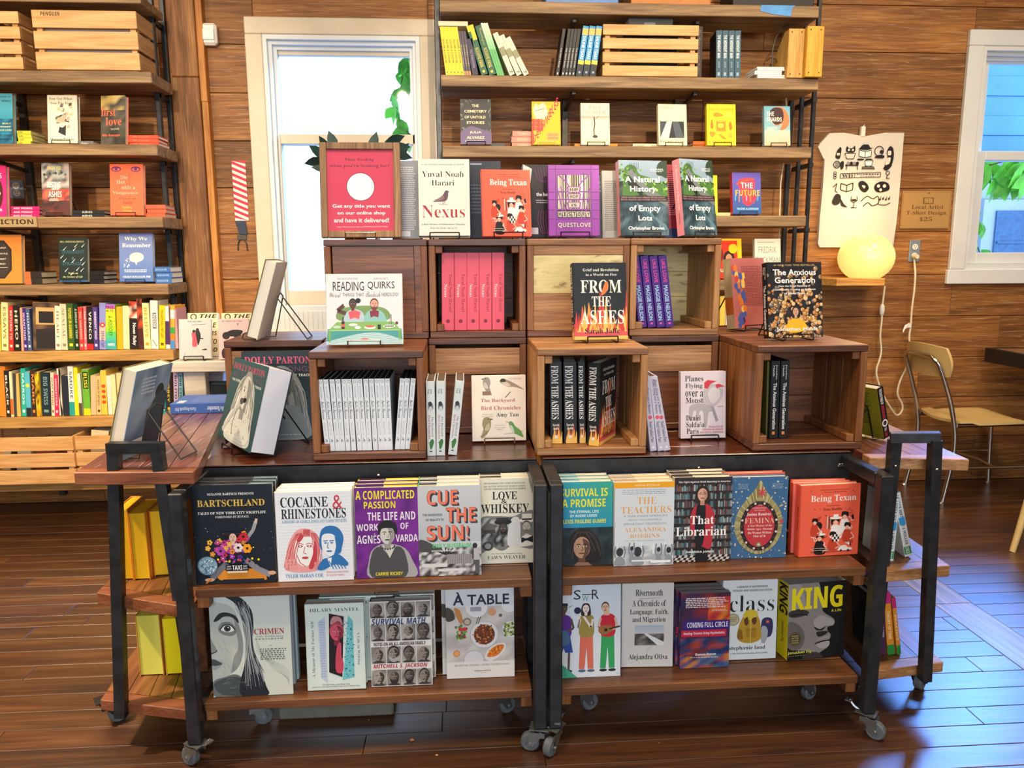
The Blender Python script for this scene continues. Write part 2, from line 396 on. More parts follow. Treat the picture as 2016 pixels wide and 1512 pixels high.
LEAFD = plain('dark_leaf', '1e4038', .45, noise=.4, scale=12)
STEM = plain('vine_stem', '5a4a34', .8)
def glassmat():
    m, nt, n, l, b = nm('window_glass'); o = n['Material Output']; n.remove(b)
    t = n.new('ShaderNodeBsdfTransparent'); g = n.new('ShaderNodeBsdfGlossy'); g.inputs['Roughness'].default_value = .02
    f = n.new('ShaderNodeFresnel'); f.inputs[0].default_value = 1.45
    x = n.new('ShaderNodeMixShader'); l.new(f.outputs[0], x.inputs[0]); l.new(t.outputs[0], x.inputs[1]); l.new(g.outputs[0], x.inputs[2]); l.new(x.outputs[0], o.inputs[0])
    return m
GLASS = glassmat()
def glow(name, c, st):
    m, nt, n, l, b = nm(name); b.inputs['Base Color'].default_value = (*c, 1); b.inputs['Emission Color'].default_value = (*c, 1)
    b.inputs['Emission Strength'].default_value = st; b.inputs['Roughness'].default_value = .2
    lw = n.new('ShaderNodeTexNoise'); lw.inputs['Scale'].default_value = 2
    return m
GLOBE = glow('lit_opal_globe', (1, .66, .2), .85)
CK = srgb('f2e6d2')
# ---------------------------------------------------------------- the setting
rnd = random.Random(7)
YW = 4.15
# floor: boards running along the wall, a wider strip crossing them on one side
f = MB(); y = -3.4
SX0, SX1 = 1.775, 1.925
while y < YW:
    h = rnd.uniform(.082, .098)
    for a, b in ((-3.6, SX0), (SX1, 3.6)):
        x = a
        while x < b:
            l = rnd.uniform(1.1, 2.6); e = min(x + l, b)
            f.box(x + .0006, e - .0006, y + .0009, min(y + h, YW) - .0009, -.02, 0, bev=.0012); x = e
    y += h
flo = f.build('floor', [FLOORW]); tag(flo, 'reddish brown varnished floor of narrow boards', 'floor', kind='structure')
s = MB(); s.box(SX0, SX1, -3.4, 2.6, -.02, .0008, bev=.002)
s.box(SX0, SX1, 2.601, YW, -.02, .0008, bev=.002)
tag(s.build('trim_1', [STRIPW]), 'wide worn threshold strip set across the floor boards', 'floor strip', kind='structure')
b_ = MB(); b_.box(-3.7, 3.7, -3.5, YW + .1, -.06, -.021); tag(b_.build('subfloor_ground', [BLACKP]), 'dark underlay beneath the floor boards', 'subfloor', kind='structure')
# windows in the back wall: px measured -> metres on the wall plane
W1 = dict(x0=-1.058, x1=-.103, z0=.93, z1=2.497)
W2 = dict(x0=2.725, x1=3.62, z0=1.145, z1=2.487)
def inside(z0, z1, w): return z1 > w['z0'] + .03 and z0 < w['z1'] - .03
wl = MB(); z = 0.0; seams = [0.0]
while seams[-1] < 3.3: seams.append(seams[-1] + .2345)
off = ay(1700, 541, YW).z
k = round(off / .2345); seams = [q + off - k * .2345 for q in seams]; seams[0] = 0
def strip(a, b, z0, z1):
    x = a
    while x < b - .001:
        l = rnd.uniform(.9, 2.1); e = min(x + l, b)
        if b - e < .25: e = b
        wl.box(x + .0008, e - .0008, YW, YW + .03, z0 + .0016, z1 - .0016, bev=.0015); x = e
for z0, z1 in zip(seams, seams[1:]):
    edge = -3.6
    for w in (W1, W2):
        lo, hi = w['z0'] + .03, w['z1'] - .03; L_, R_ = w['x0'] + .04, w['x1'] - .04
        if z1 > lo and z0 < hi:
            strip(edge, L_, z0, z1)
            if z0 < lo: strip(L_, R_, z0, lo)
            if z1 > hi: strip(L_, R_, hi, z1)
            edge = R_
    strip(edge, 3.6, z0, z1)
tag(wl.build('wall_back', [WALLW]), 'back wall of wide reclaimed brown boards', 'wall', kind='structure')
wb = MB()
for a, b, c_, d_ in ((-3.6, W1['x0'] + .04, 0, 3.3), (W1['x1'] - .04, W2['x0'] + .04, 0, 3.3), (W2['x1'] - .06, 3.6, 0, 3.3), (W1['x0'], W1['x1'], 0, W1['z0'] - .03), (W1['x0'], W1['x1'], W1['z1'] - .02, 3.3), (W2['x0'], W2['x1'], 0, W2['z0'] + .03), (W2['x0'], W2['x1'], W2['z1'] - .02, 3.3)):
    wb.box(a, b, YW + .031, YW + .09, c_ if c_ else -.12, d_)
wb.build('wall_back_sheathing', [BLACKP], bpy.data.objects['wall_back'])
def side_wall(nm_, x, openz=None):
    m = MB(); z = 0
    ys = [(-3.4, YW + .03)] if not openz else [(-3.4, openz[0]), (openz[1], YW + .03)]
    while z < 3.3:
        for a, b in ys: m.box(x, x + (.03 if x > 0 else -.03), a, b, z + .001, z + .2335)
        if openz and z > openz[2]: m.box(x, x + .03, openz[0], openz[1], z + .001, z + .2335)
        z += .2345
    return m
SIDEW = wood('side_board', ('5a3a22', '83573a', '9c6e42'), 1, .62, 1, .3)
tag(side_wall('l', -3.6).build('wall_left', [SIDEW]), 'left wall of brown boards', 'wall', kind='structure')
tag(side_wall('r', 3.6).build('wall_right', [SIDEW]), 'right wall of brown boards', 'wall', kind='structure')
m = MB(); m.box(-3.6, 3.6, -3.43, -3.4, 0, 3.3); tag(m.build('wall_front', [CEILW]), 'pale wall behind the camera', 'wall', kind='structure')
m = MB(); m.box(-3.63, 3.63, -3.43, YW + .03, 3.3, 3.34); tag(m.build('ceiling', [CEILW]), 'pale ceiling', 'ceiling', kind='structure')
# timber post beside the first window
pl, pr_ = ay(325, 20, 4.10).x, ay(385, 20, 4.10).x
m = MB(); zz = ay(350, 152, 4.09).z
m.box(pl + .012, pr_ - .004, 4.08, 4.15, 0, zz, bev=.004); m.box(pl + .012, pr_ - .004, 4.08, 4.15, zz + .002, 3.3, bev=.004)
p = m.build('trim_2', [POSTW]); tag(p, 'rough brown timber post beside the tall bookcase', 'post', kind='structure')
m = MB(); m.box(pl - .03, pl + .012, 4.105, 4.15, 0, 3.3, bev=.003); m.box(pr_ - .002, pr_ + .03, 4.1, 4.15, 0, ay(396, 200, 4.1).z, bev=.002); m.box(pr_ - .004, pr_ + .028, 4.1, 4.15, ay(396, 200, 4.1).z + .001, 3.3, bev=.002)
m.build('edge_strip', [TRIMW], p, label='orange pine strips along the post')
# sash windows
def window(nm_, w, label, gx0, gx1, gtop, rail, gbot, tw, sill, trimm):
    e = empty(nm_, label, 'window', (0, YW, 0), kind='structure')
    x0, x1, z0, z1 = w['x0'], w['x1'], w['z0'], w['z1']
    t = MB(); F = -.028
    t.box(x0, x1, F, 0, z1 - tw * .95, z1, bev=.004); zl = z0 + (.001 if sill else tw * .95 + .001); t.box(x0, x0 + tw, F, 0, zl, z1 - tw * .95 - .001, bev=.004); t.box(x1 - tw, x1, F, 0, zl, z1 - tw * .95 - .001, bev=.004)
    t.box(x0 - .01, x1 + .01, F - (.05 if sill else .0), 0, z0 - (.03 if sill else 0), z0 + (.0 if sill else tw * .95), bev=.004)
    t.build('casing', [trimm], e)
    j = MB(); a, b, c = x0 + tw, x1 - tw, z1 - tw * .95; zb = z0 + (0 if sill else tw * .95)
    for q in range(3):
        d = .018 * q
        j.box(a + d, a + d + .02, -.02 + .03 * q, .1 - .001 * q, zb, c - d); j.box(b - d - .02, b - d, -.02 + .03 * q, .1 - .001 * q, zb, c - d); j.box(a + d + .0202, b - d - .0202, -.02 + .03 * q, .1 - .001 * q, c - d - .022, c - d - .0003)
    j.box(a, b, -.01, .1, zb, zb + .03)
    j.build('jamb', [WHITET], e)
    def sash(y, za, zb_, name, bt, bb):
        s_ = MB(); i0, i1 = a + .05, b - .05
        s_.box(i0, gx0, y, y + .035, za, zb_, bev=.003); s_.box(gx1, i1, y, y + .035, za, zb_, bev=.003)
        s_.box(gx0, gx1, y, y + .035, zb_ - bt, zb_, bev=.003); s_.box(gx0, gx1, y, y + .035, za, za + bb, bev=.003)
        o = s_.build(name, [WHITET if trimm is not CREAMT else CREAMT], e)
        g = MB(); g.face([(gx0, y + .017, za + bb), (gx1, y + .017, za + bb), (gx1, y + .017, zb_ - bt), (gx0, y + .017, zb_ - bt)]); g.build('pane', [GLASS], o)
    sash(.06, rail, gtop + .035, 'upper_sash', .035, .04); sash(.022, zb + .03, rail + .05, 'lower_sash', .05, gbot - zb - .03)
    return e
g0, g1 = ay(552, 200, YW + .06).x, ay(817, 200, YW + .06).x
win1 = window('window_1', W1, 'tall sash window with cream casing above the stepped crates', g0, g1, ay(680, 110, YW + .06).z, ay(600, 284, YW + .03).z, ay(600, 572, YW + .03).z, .085, True, CREAMT)
h0 = ay(1937, 250, YW + .06).x
window('window_2', W2, 'sash window with white casing beside the chair', h0, 3.45, ay(2000, 126, YW + .06).z, ay(2000, 316, YW + .03).z, ay(2000, 497, YW + .03).z, .085, False, WHITET)
# under-window heater panel with flutes
hx0, hx1 = ay(512, 640, 4.1).x, ay(645, 640, 4.1).x
m = MB(); hz1 = ay(560, 602, 4.1).z
m.box(hx0, hx1 + .5, 4.09, 4.13, .35, hz1, bev=.004)
for i in range(34): m.box(hx0 + .02 + i * .0245, hx0 + .034 + i * .0245, 4.084, 4.091, .4, hz1 - .03)
tag(m.build('radiator', [WHITET]), 'white fluted radiator panel under the cream window', 'radiator')
# outdoors: neighbouring house, vines
EXTW = plain('house_siding', '5f98dc', .8, noise=.25, scale=1.2)
EXTL = plain('house_siding_pale', 'a8b6c0', .8, noise=.1, scale=2)
m = MB()
for i in range(11): m.box(1.9, 5.8, 7.0 + .012 * (i % 2), 7.06, .2 + i * .18, .2 + i * .18 + .176)
tag(m.build('exterior_wall', [EXTL]), 'pale siding of the neighbouring house through the lower pane', 'house', kind='structure')
m = MB()
for i in range(7): m.box(1.7, 6.0, 6.86 - .01 * (i % 2), 7.06, 2.2 + i * .17, 2.2 + i * .17 + .167)
tag(m.build('exterior_wall_upper', [EXTW]), 'azure upper siding of the neighbouring house through the upper pane', 'house', kind='structure')
q0, q1 = ay(1961, 415, 6.93), ay(2100, 500, 6.93)
m = MB(); m.box(q0.x - .12, q1.x, 6.93, 6.99, q1.z - .2, q0.z + .1); e = m.build('exterior_panel', [EXTL]); tag(e, 'pale framed slate panel on the neighbouring house', 'shutter')
m = MB(); m.box(q0.x, q1.x, 6.91, 6.929, q1.z - .2, q0.z); m.box(q0.x + .02, q1.x, 6.9, 6.909, q1.z + .1, q1.z + .12); m.build('slate_panel', [plain('slate_panel', '3f6690', .6, noise=.2)], e)
m = MB(); m.box(-14, 14, YW + .05, 22, -.2, -.1); tag(m.build('outside_ground', [EXTL]), 'pale ground outside', 'ground', kind='structure')
def leafmesh(mb, c, l, w, ang, tilt, yy=0):
    ax = Vector((math.cos(ang), 0, math.sin(ang))); sd = Vector((-math.sin(ang) * math.cos(tilt), math.sin(tilt), math.cos(ang) * math.cos(tilt))); c = Vector(c)
    pts = [(0, 0), (.2, .32), (.45, .5), (.7, .36), (1, 0), (.7, -.36), (.45, -.5), (.2, -.32)]
    nr = ax.cross(sd)
    P = [c + ax * (a * l) + sd * (b * w) + nr * (-.12 * l * a * a) for a, b in pts]
    mid = [c + ax * (a * l) - nr * (.02 * l) + nr * (-.12 * l * a * a) for a in (.2, .45, .7)]
    mb.mesh(P + mid, [(0, 1, 8), (1, 2, 9, 8), (2, 3, 10, 9), (3, 4, 10), (4, 5, 10), (5, 6, 9, 10), (6, 7, 8, 9), (7, 0, 8)])
def vine(name, label, path, n, size, seed, mat):
    rn = random.Random(seed); e = empty(name, label, 'vine', path[0])
    o = Vector(path[0]); pts = [Vector((*p, 0)) for p in []]
    rel = [Vector(p) - o for p in path]
    t = MB(); t.tube(rel, .004, n=5); t.build('stem', [STEM], e)
    l = MB()
    for i in range(n):
        k = rn.random() * (len(rel) - 1); j = int(k); p = rel[j].lerp(rel[j + 1], k - j)
        leafmesh(l, p + Vector((rn.uniform(-.02, .02), rn.uniform(-.03, .03), rn.uniform(-.02, .02))), size * rn.uniform(.7, 1.2), size * rn.uniform(.45, .65), rn.choice([-1.2, -1.9, -.7, -2.5, -1.5]) + rn.uniform(-.3, .3), rn.uniform(-1, 1))
    l.build('foliage', [mat], e, smooth=2)
    return e
YO = 4.9
vine('vine', 'green climbing vine hanging outside the cream window', [ay(812, 90, YO), ay(795, 130, YO), ay(790, 170, YO), ay(772, 200, YO), ay(785, 235, YO), ay(808, 268, YO)], 30, .12, 4, LEAF)
def multivine(name, label, y0, spread, n, size, seed):
    rn = random.Random(seed); a = ay(1925, y0, YO); path = [a]
    for i in range(9): path.append(Vector((a.x + .09 * (i + 1), YO + rn.uniform(-.1, .1), a.z + rn.uniform(-spread, spread))))
    return vine(name, label, path, n, size, seed, LEAF)
multivine('vine', 'dense leafy vine across the white window, above its lower pane', 322, .03, 60, .15, 9)
multivine('vine', 'vine leaves drooping inside the top of the lower pane of the white window', 345, .06, 40, .17, 12)
vine('vine', 'thin vine strand down the edge of the white window', [ay(1922, 380, YO), ay(1926, 430, YO), ay(1922, 480, YO), ay(1930, 500, YO)], 10, .12, 22, LEAF)
# ---------------------------------------------------------------- wheeled book carts
ZB, ZM, ZBAR, ZD = .165, .48, .745, .755
def caster_proto(steel):
    e = MB()
    e.box(-.026, .026, -.02, .02, .068, .071); e.lathe([(.011, .058), (.013, .068)], n=12)
    for s in (-1, 1): e.prism([(-.014, s * .0145 - .001), (.030, s * .0145 - .001), (.030, s * .0145 + .001), (-.014, s * .0145 + .001)], .045, .06)
    for s in (-1, 1): e.mesh([(-.014, s * .014, .06), (.022, s * .014, .06), (.034, s * .014, .024), (.018, s * .014, .018)], [(0, 1, 2, 3)]); e.mesh([(-.014, s * .016, .06), (.022, s * .016, .06), (.034, s * .016, .024), (.018, s * .016, .018)], [(0, 1, 2, 3)])
    e.lathe([(.005, -.019), (.005, .019)], (.026, 0, .0255), 10, axis='Y')
    c = e.build('caster', [steel])
    w = MB(); w.lathe([(.012, -.011), (.022, -.011), (.0255, -.007), (.0255, .007), (.022, .011), (.012, .011)], (.026, 0, .0255), 24, axis='Y')
    w.lathe([(.011, -.012), (.011, .012)], (.026, 0, .0255), 14, axis='Y')
    w.build('wheel', [RUBBER], c, smooth=True)
    if steel is STEEL: return c
    br = MB(); br.tube([(-.012, 0, .064), (-.034, 0, .075), (-.046, 0, .088)], .004, n=6); br.box(-.056, -.04, -.008, .008, .085, .089); br.build('brake_lever', [steel], c)
    return c
CAST0 = caster_proto(ZINC); CAST1 = caster_proto(STEEL)
_first = {}
def caster(parent, x, y, rz, dark=False, scale=1.0):
    p = CAST1 if dark else CAST0
    if p.name not in _first: _first[p.name] = 1; c = p; c.parent = parent
    else: c = copy_tree(p, None, parent)
    l = parent.location; c.location = (x - l.x, y - l.y, 0); c.rotation_euler = (0, 0, rz); c.scale = (scale,) * 3
    return c
def bolt(parent, x, y, z, r=.006, mat=None):
    m = MB(); m.lathe([(r, -.001), (r, -.002), (r * .6, -.0045)], n=10, axis='Y', c=(0, 0, 0)); o = m.build('bolt', [mat or CHROME], parent, smooth=True); l = parent.location
    o.location = (x - l.x, y - l.y, z - l.z); return o
YF, YA, YBK = 1.85, 2.05, 2.64
def cart(label, xl, xr, bolts, back_y):
    e = empty('book_cart', label, 'cart', ((xl + xr) / 2, YA, 0), group=None)
    ox = e.location.x
    def P(name, fn, mat, **k):
        m = MB(Matrix.Translation((-ox, -YA, 0))); fn(m); return m.build(name, [mat], e, **k)
    for x in (xl, xr):
        P('front_leg', lambda m: m.box(x - .017, x + .017, YF - .017, YF + .017, .072, ZBAR, bev=.003), STEEL)
        P('arm_bar', lambda m: m.box(x - .017, x + .017, YF + .018, YA - .001, ZBAR - .034, ZBAR, bev=.003), STEEL)
        P('inner_post', lambda m: m.box(x - .017, x + .017, YA + .012, YA + .04, .072, ZD - .03, bev=.003), STEEL)
        P('rear_leg', lambda m: m.box(x - .017, x + .017, YBK - .04, YBK - .006, .072, ZD - .03, bev=.003), STEEL)
        P('foot_bar', lambda m: m.box(x - .017, x + .017, YF + .018, YBK - .041, .105, .135, bev=.003), STEEL)
    P('apron', lambda m: (m.box(xl - .012, xr + .012, YA, YA + .005, ZD - .115, ZD - .002, bev=.001), m.box(xl - .012, xr + .012, YA, YA + .03, ZD - .006, ZD - .0025)), STEEL)
    for bx in bolts: bolt(e, bx, YA - .0005, ay(1000, 928, YA).z - .005, .0065)
    P('deck', lambda m: [m.box(xl - .012, xr + .012, YA + .001 + i * .098, YA + .0985 + i * .098, ZD - .022, ZD, bev=.0015) for i in range(6)], DECKW)
    for z, nme in ((ZM, 'middle_shelf'), (ZB, 'bottom_shelf')):
        P(nme, lambda m: [m.box(xl + .019, xr - .019, YF + .022 + i * .095, YF + .0165 + (i + 1) * .095, z - .024, z, bev=.002) for i in range(3)], CSHELF)
        for x0, x1 in ((xl + .018, xl + .048), (xr - .048, xr - .018)):
            P('cleat', lambda m: m.box(x0, x1, YF + .03, YA + .08, z - .055, z - .025, bev=.002), CRTZ)
    P('back_panel', lambda m: m.box(xl + .018, xr - .018, YA + .115, YA + .13, ZB + .001, ZB + .21, bev=.002), CSHELF)
    P('back_panel', lambda m: m.box(xl + .018, xr - .018, YA + .115, YA + .13, ZM + .001, ZM + .17, bev=.002), CSHELF)
    for x, y, rz, sc in ((xl, YF, 2.6 if xl < 0 else -2.2, 1), (xr, YF, 2.9 if xr < .5 else -.75, 1), (xl + .1, YF + .17, .4, 1.0), (xr - .1, YF + .17, .5, 1.0), (xl, YBK - .03, .3, 1), (xr, YBK - .03, .3, 1)): caster(e, x, y, rz)
    return e
xL, xM1, xM2, xR = ay(366, 1200, YF).x, ay(1063, 1200, YF).x, ay(1094, 1100, YF).x, ay(1722, 1200, YF).x
c1 = cart('steel and wood book cart with yellow-paged books beside it, carrying white crate', xL, xM1, [ay(q, 930, YA).x for q in (437, 745)], YBK)
c1['label'] = 'steel and wood cart whose middle shelf holds the disco-ball cover book'
c2 = cart('', xM2, xR, [ay(q, 925, YA).x for q in (1068, 1376, 1652)], YBK)
c2['label'] = 'steel and wood cart whose middle shelf holds the turquoise and coral books'
# tapered end carts with a handle frame
ZE, ZER = .79, .757
def end_cart(label, ze, top, mid, bot, dv, legs, zh, dark_front, infront, cst, dvr=None):
    """top/mid/bot = front edge corner pixels; legs = two pixel polylines from handle to foot"""
    FL, FR = az(*top[0], ze), az(*top[1], ze)
    e = empty('end_cart', label, 'cart', ((FL.x + FR.x) / 2, (FL.y + FR.y) / 2, 0)); l = e.location
    for nme, (a, b), z, t in (('top_deck', top, ze, .032), ('middle_shelf', mid, .45, .032), ('bottom_shelf', bot, .15, .03)):
        A, B = az(*a, z), az(*b, z); n = 4
        if nme != 'top_deck':
            if B.x < 0: B.x = min(B.x, xL - .02)
            else: A.x = max(A.x, xR + .02)
        m = MB(Matrix.Translation(-l))
        for i in range(n):
            p0 = A.lerp(B, i / n + .004); p1 = A.lerp(B, (i + 1) / n - .004); dr = dvr or dv; f0, f1 = (Vector((dv[0] + (dr[0] - dv[0]) * q, dv[1], 0)) for q in (i / n, (i + 1) / n)); st = Vector((dv[0], dv[1], 0)).normalized() * .045
            m.prism([(q.x, q.y) for q in (p0 + st, p1 + st, p1 + f1, p0 + f0)], z - t, z)
        o = m.build(nme, [ENDTOP if nme == 'top_deck' else ENDSH], e)
        m = MB(Matrix.Translation(-l)); st = Vector((dv[0], dv[1], 0)).normalized() * .044
        m.prism([(q.x, q.y) for q in (A, B, B + st, A + st)], z - t, z + .0005); m.build('front_edge', [ENDFR if dark_front else CRTX2], o, bev=.002)
    yfr = []
    hts = []
    for k, (h, f) in enumerate(legs):
        yy = (FL.y if k == 0 else FR.y) + (.02 if not infront else -.018)
        H = ay(*h, yy); Fz = ay(*f, yy); hts.append(H)
        bott = H + (Fz - H) * ((H.z - .12) / (H.z - Fz.z))
        m = MB(Matrix.Translation(-l)); m.bar(H - Vector((0, 0, .02)), bott, .027, up=(0, 1, 0)); m.build('frame_leg', [STEEL], e)
        B2 = Vector((dv[0], dv[1], 0)) * .94
        m = MB(Matrix.Translation(-l)); m.bar(H + B2 - Vector((0, 0, H.z - ze + .033)), bott + B2, .027, up=(0, 1, 0)); m.build('frame_leg', [STEEL], e)
        if infront: bolt(e, (H.lerp(bott, .08)).x, yy - .015, ze - .016, .005)
    for d_ in (Vector((0, 0, 0)),):
        m = MB(Matrix.Translation(-l)); m.bar(hts[0] + d_ + Vector((-.0135, 0, -.012)), hts[1] + d_ + Vector((.0135, 0, -.012)), .027, up=(0, 1, 0)); m.build('handle_bar', [STEEL], e)
    for x, y, rz in cst: caster(e, x, y, rz, True, 1.12)
    return e
BLt = az(335, 806, ZE); FLt = az(145, 931, ZE); dvL = ((BLt - FLt).x, (BLt - FLt).y)
ecL = end_cart('narrow steel and plank cart holding yellow-edged books', ZE, ((145, 931), (381, 929)), ((190, 1167), (362, 1192)), ((197, 1378), (382, 1398)), dvL,
               (((224, 872), (238, 1360)), ((309, 872), (373, 1300))), .832, True, False,
               [(az(228, 1424, 0).x - .02, az(228, 1424, 0).y, .6), (az(362, 1424, 0).x, az(362, 1424, 0).y, .6), (az(228, 1424, 0).x - .1, 2.7, .2)], (-.16, dvL[1]))
dvR = (.035, .62)
ecR = end_cart('narrow steel and plank cart holding an olive-backed book, near the tan chair', ZER, ((1712, 901), (1909, 905)), ((1736, 1126), (1871, 1114)), ((1718, 1322), (1858, 1304)), dvR,
               (((1763, 852), (1706, 1420)), ((1842, 852), (1822, 1300))), .832, False, True,
               [(az(1803, 1362, 0).x, az(1803, 1362, 0).y, .7), (az(1790, 1330, 0).x - .02, 2.55, .3)])
# plank dividers on the end carts
def divider(parent, x0, x1, y0, y1, z0, z1):
    m = MB(Matrix.Translation(-parent.location)); m.box(x0, x1, y0, y1, z0, z1, bev=.002); m.build('divider_box', [CRTY], parent)
divider(ecR, ay(1703, 1100, 2.12).x, ay(1737, 1100, 2.12).x, 2.1, 2.5, .451, .68)
divider(ecR, ay(1672, 1260, 2.12).x + .01, ay(1716, 1260, 2.12).x, 2.12, 2.5, .151, .345)
_a = az(402, 1330, .15); divider(ecL, _a.x - .02, _a.x + .005, _a.y + .02, _a.y + .3, .151, .36)
# ---------------------------------------------------------------- wooden crates
def crate(label, px0, px1, py, Y, z0, h=.302, dep=.298, closed=None, light=False, mats=None):
    x0, x1 = ay(px0, py, Y).x, ay(px1, py, Y).x; w = x1 - x0; t = .02
    e = empty('wooden_crate', label, 'crate', ((x0 + x1) / 2, Y, z0)); w2 = w / 2
    bx = CRTX2 if light else CRTX; uz = CRTZ2 if light else CRTZ
    def P(n_, m, mat): return m.build(n_, [mat], e)
    m = MB(); [m.box(-w2, w2, dep * i / 3, dep * (i + 1) / 3 - .001, h - t, h, bev=.002) for i in range(3)]; P('top_board', m, bx if closed != 'paint' else CRTX2)
    m = MB(); [m.box(-w2, w2, dep * i / 3, dep * (i + 1) / 3 - .001, 0, t, bev=.002) for i in range(3)]; P('bottom_board', m, bx)
    for s in (-1, 1):
        m = MB(); [m.box(s * w2, s * (w2 - t), dep * i / 3, dep * (i + 1) / 3 - .001, t + .0005, h - t - .0005, bev=.002) for i in range(3)]; P('side_board', m, uz)
    m = MB(); n = 3; [m.box(-w2 + t, w2 - t, dep - .014, dep - .001, t + (h - 2 * t) * i / n, t + (h - 2 * t) * (i + 1) / n - .001, bev=.001) for i in range(n)]; P('back_panel', m, PAINTED if closed == 'open_paint' else CRTX)
    if closed not in ('back', 'paint', 'panel'):
        for s in (-1, 1):
            for q in (t + .0005, h - t - .0225):
                m = MB(); m.box(s * (w2 - t - .0005), s * (w2 - t - .0225), .006, dep - .016, q, q + .022, bev=.002); P('corner_cleat', m, uz)
    elif closed == 'back':
        m = MB(); m.box(-w2 + t + .004, w2 - t - .02, .004, .018, t + .1, h - t, bev=.001); m.box(-w2 + t + .004, w2 - t - .02, .004, .018, t, t + .099, bev=.001); m.box(w2 - t - .019, w2 - t, .002, .018, t, h - t); P('front_panel', m, CRTX)
    elif closed == 'paint':
        m = MB(); m.box(-w2 + t, w2 - t, .004, .018, t + .115, h - t - .03, bev=.001); P('painted_panel', m, PAINTED); m = MB(); m.box(-w2 + t, w2 - t, .003, .018, h - t - .029, h - t, bev=.001); m.box(-w2 + t, w2 - t, .004, .018, t, t + .114, bev=.001); P('front_panel', m, CRTX2)
    else:
        m = MB(); m.box(-w2 + t, w2 - t, .004, .018, h * .62, h - t - .012, bev=.001); P('inset_panel', m, CRTX2); m = MB(); m.box(-w2, w2, .006, .018, t, h * .62 - .001, bev=.001); P('front_panel', m, CRTX)
    return e
YC, YU = 2.065, 2.365
ZC = .758; ZT = ZC + .303
crate('wooden crate packed with white spined books', 612, 836, 800, YC, ZC)
crate('pale-edged wooden crate holding black books with flame covers', 1058, 1274, 800, YC, ZC, light=True)
crate('wooden crate holding two black books, nearest the tan chair', 1486, 1702, 800, YC, ZC)
crate('wooden crate behind the two singer-portrait books', 443, 636, 720, YU, ZC, closed='panel')
crate('closed wooden crate mostly hidden behind the crate of white spines', 640, 842, 720, YU, ZC, closed='panel')
crate('closed wooden crate behind the bird book, with a pale inset board', 845, 1036, 720, YU, ZC, closed='panel')
crate('closed wooden crate hidden behind the crate of flame covers', 1038, 1239, 720, YU, ZC, closed='panel')
crate('closed wooden crate behind the pale lilac book', 1242, 1413, 720, YU, ZC, closed='panel')
crate('wooden crate carrying the pink book on easels', 1416, 1612, 720, YU, ZC, closed='panel')
crate('closed wooden crate under the framed pink sign', 640, 842, 560, YU, ZT, closed='back')
crate('wooden crate holding five pinkish red books', 845, 1035, 560, YU, ZT)
crate('closed crate with peeling cream paint behind the flame cover book', 1038, 1239, 560, YU, ZT, closed='paint')
crate('wooden crate holding four purple books, cream paint inside', 1241, 1418, 560, YU, ZT, closed='open_paint', light=True)
ZTT = ZT + .303
# ---------------------------------------------------------------- wall bookcases
YS = 3.75
ZS = [ay(1500, 10, YS).z + .0, 2.147, 1.829, 1.502, 1.19, .874, .552]
def bookcase(label, x0, x1list, shelves, posts, uprights, pine_from, parts_x):
    e = empty('bookcase', label, 'bookcase', (x0, YS + .2, 0)); l = Vector((x0, YS + .2, 0))
    for k, (z, th) in enumerate(shelves):
        m = MB(Matrix.Translation(-l)); x1 = x1list[k]
        m.box(x0, x1, YS + .001, YS + .13, z - th, z, bev=.003); m.box(x0, x1, YS + .132, YS + .26, z - th, z, bev=.003)
        m.build('shelf_board', [SHELFL if k >= pine_from else SHELFW], e)
        for ux in uprights: m = MB(Matrix.Translation(-l)); m.bar((ux, YW - .035, z - th - .035), (ux, YS + .06, z - th - .010), .016); m.build('shelf_bracket', [STEELG], e)
    for ux in uprights:
        m = MB(Matrix.Translation(-l)); m.box(ux - .016, ux + .016, YW - .035, YW - .004, .05, 3.0, bev=.002); m.build('upright', [STEELG], e)
    for (x, y, w) in posts:
        m = MB(Matrix.Translation(-l)); m.box(x - w, x + w, y - w, y + w, .02, 3.2, bev=.003); m.build('post', [STEEL], e)
    zs = [z for z, t in shelves]
    for z, th in shelves:
        for (x, y, w) in posts[:1]:
            m = MB(Matrix.Translation(-l)); m.box(x - .012, x + .012, y - .015, YW - .02, z - th - .024, z - th - .002, bev=.002); m.build('cross_bar', [STEEL], e)
    return e
lx1 = ay(298, 150, YS).x
bcL = bookcase('tall wall bookcase with pine crates and books, beside the timber post', -3.4, [lx1 - .02] + [lx1] * 7,
               [(ZS[0], .036)] + [(z, .05) for z in ZS[1:7]] + [(.235, .05)], [(ay(311, 150, 3.98).x, 3.96, .012), (ay(331, 150, 4.1).x, 4.09, .012)],
               [ay(45, 220, YW - .02).x], 5, lx1)
rx0 = ay(868, 160, YS).x; rxs = [ay(1613, 22, YS).x, ay(1612, 165, YS).x, ay(1598, 300, YS).x, ay(1587, 437, YS).x, ay(1572, 580, YS).x, ay(1560, 700, YS).x]
bcR = bookcase('wide wall bookcase of grey boards behind the stepped crates', rx0, rxs, [(z, .052) for z in ZS[:6]],
               [(ay(1597, 230, 3.95).x, 3.93, .010), (ay(1577, 230, 4.02).x, 4.02, .010), (ay(862, 150, 3.8).x, 3.86, .013), (ay(1556, 230, 4.1).x, 4.1, .012)],
               [ay(1112, 240, YW - .02).x, ay(1333, 200, YW - .02).x], 9, rxs[2] - .05)
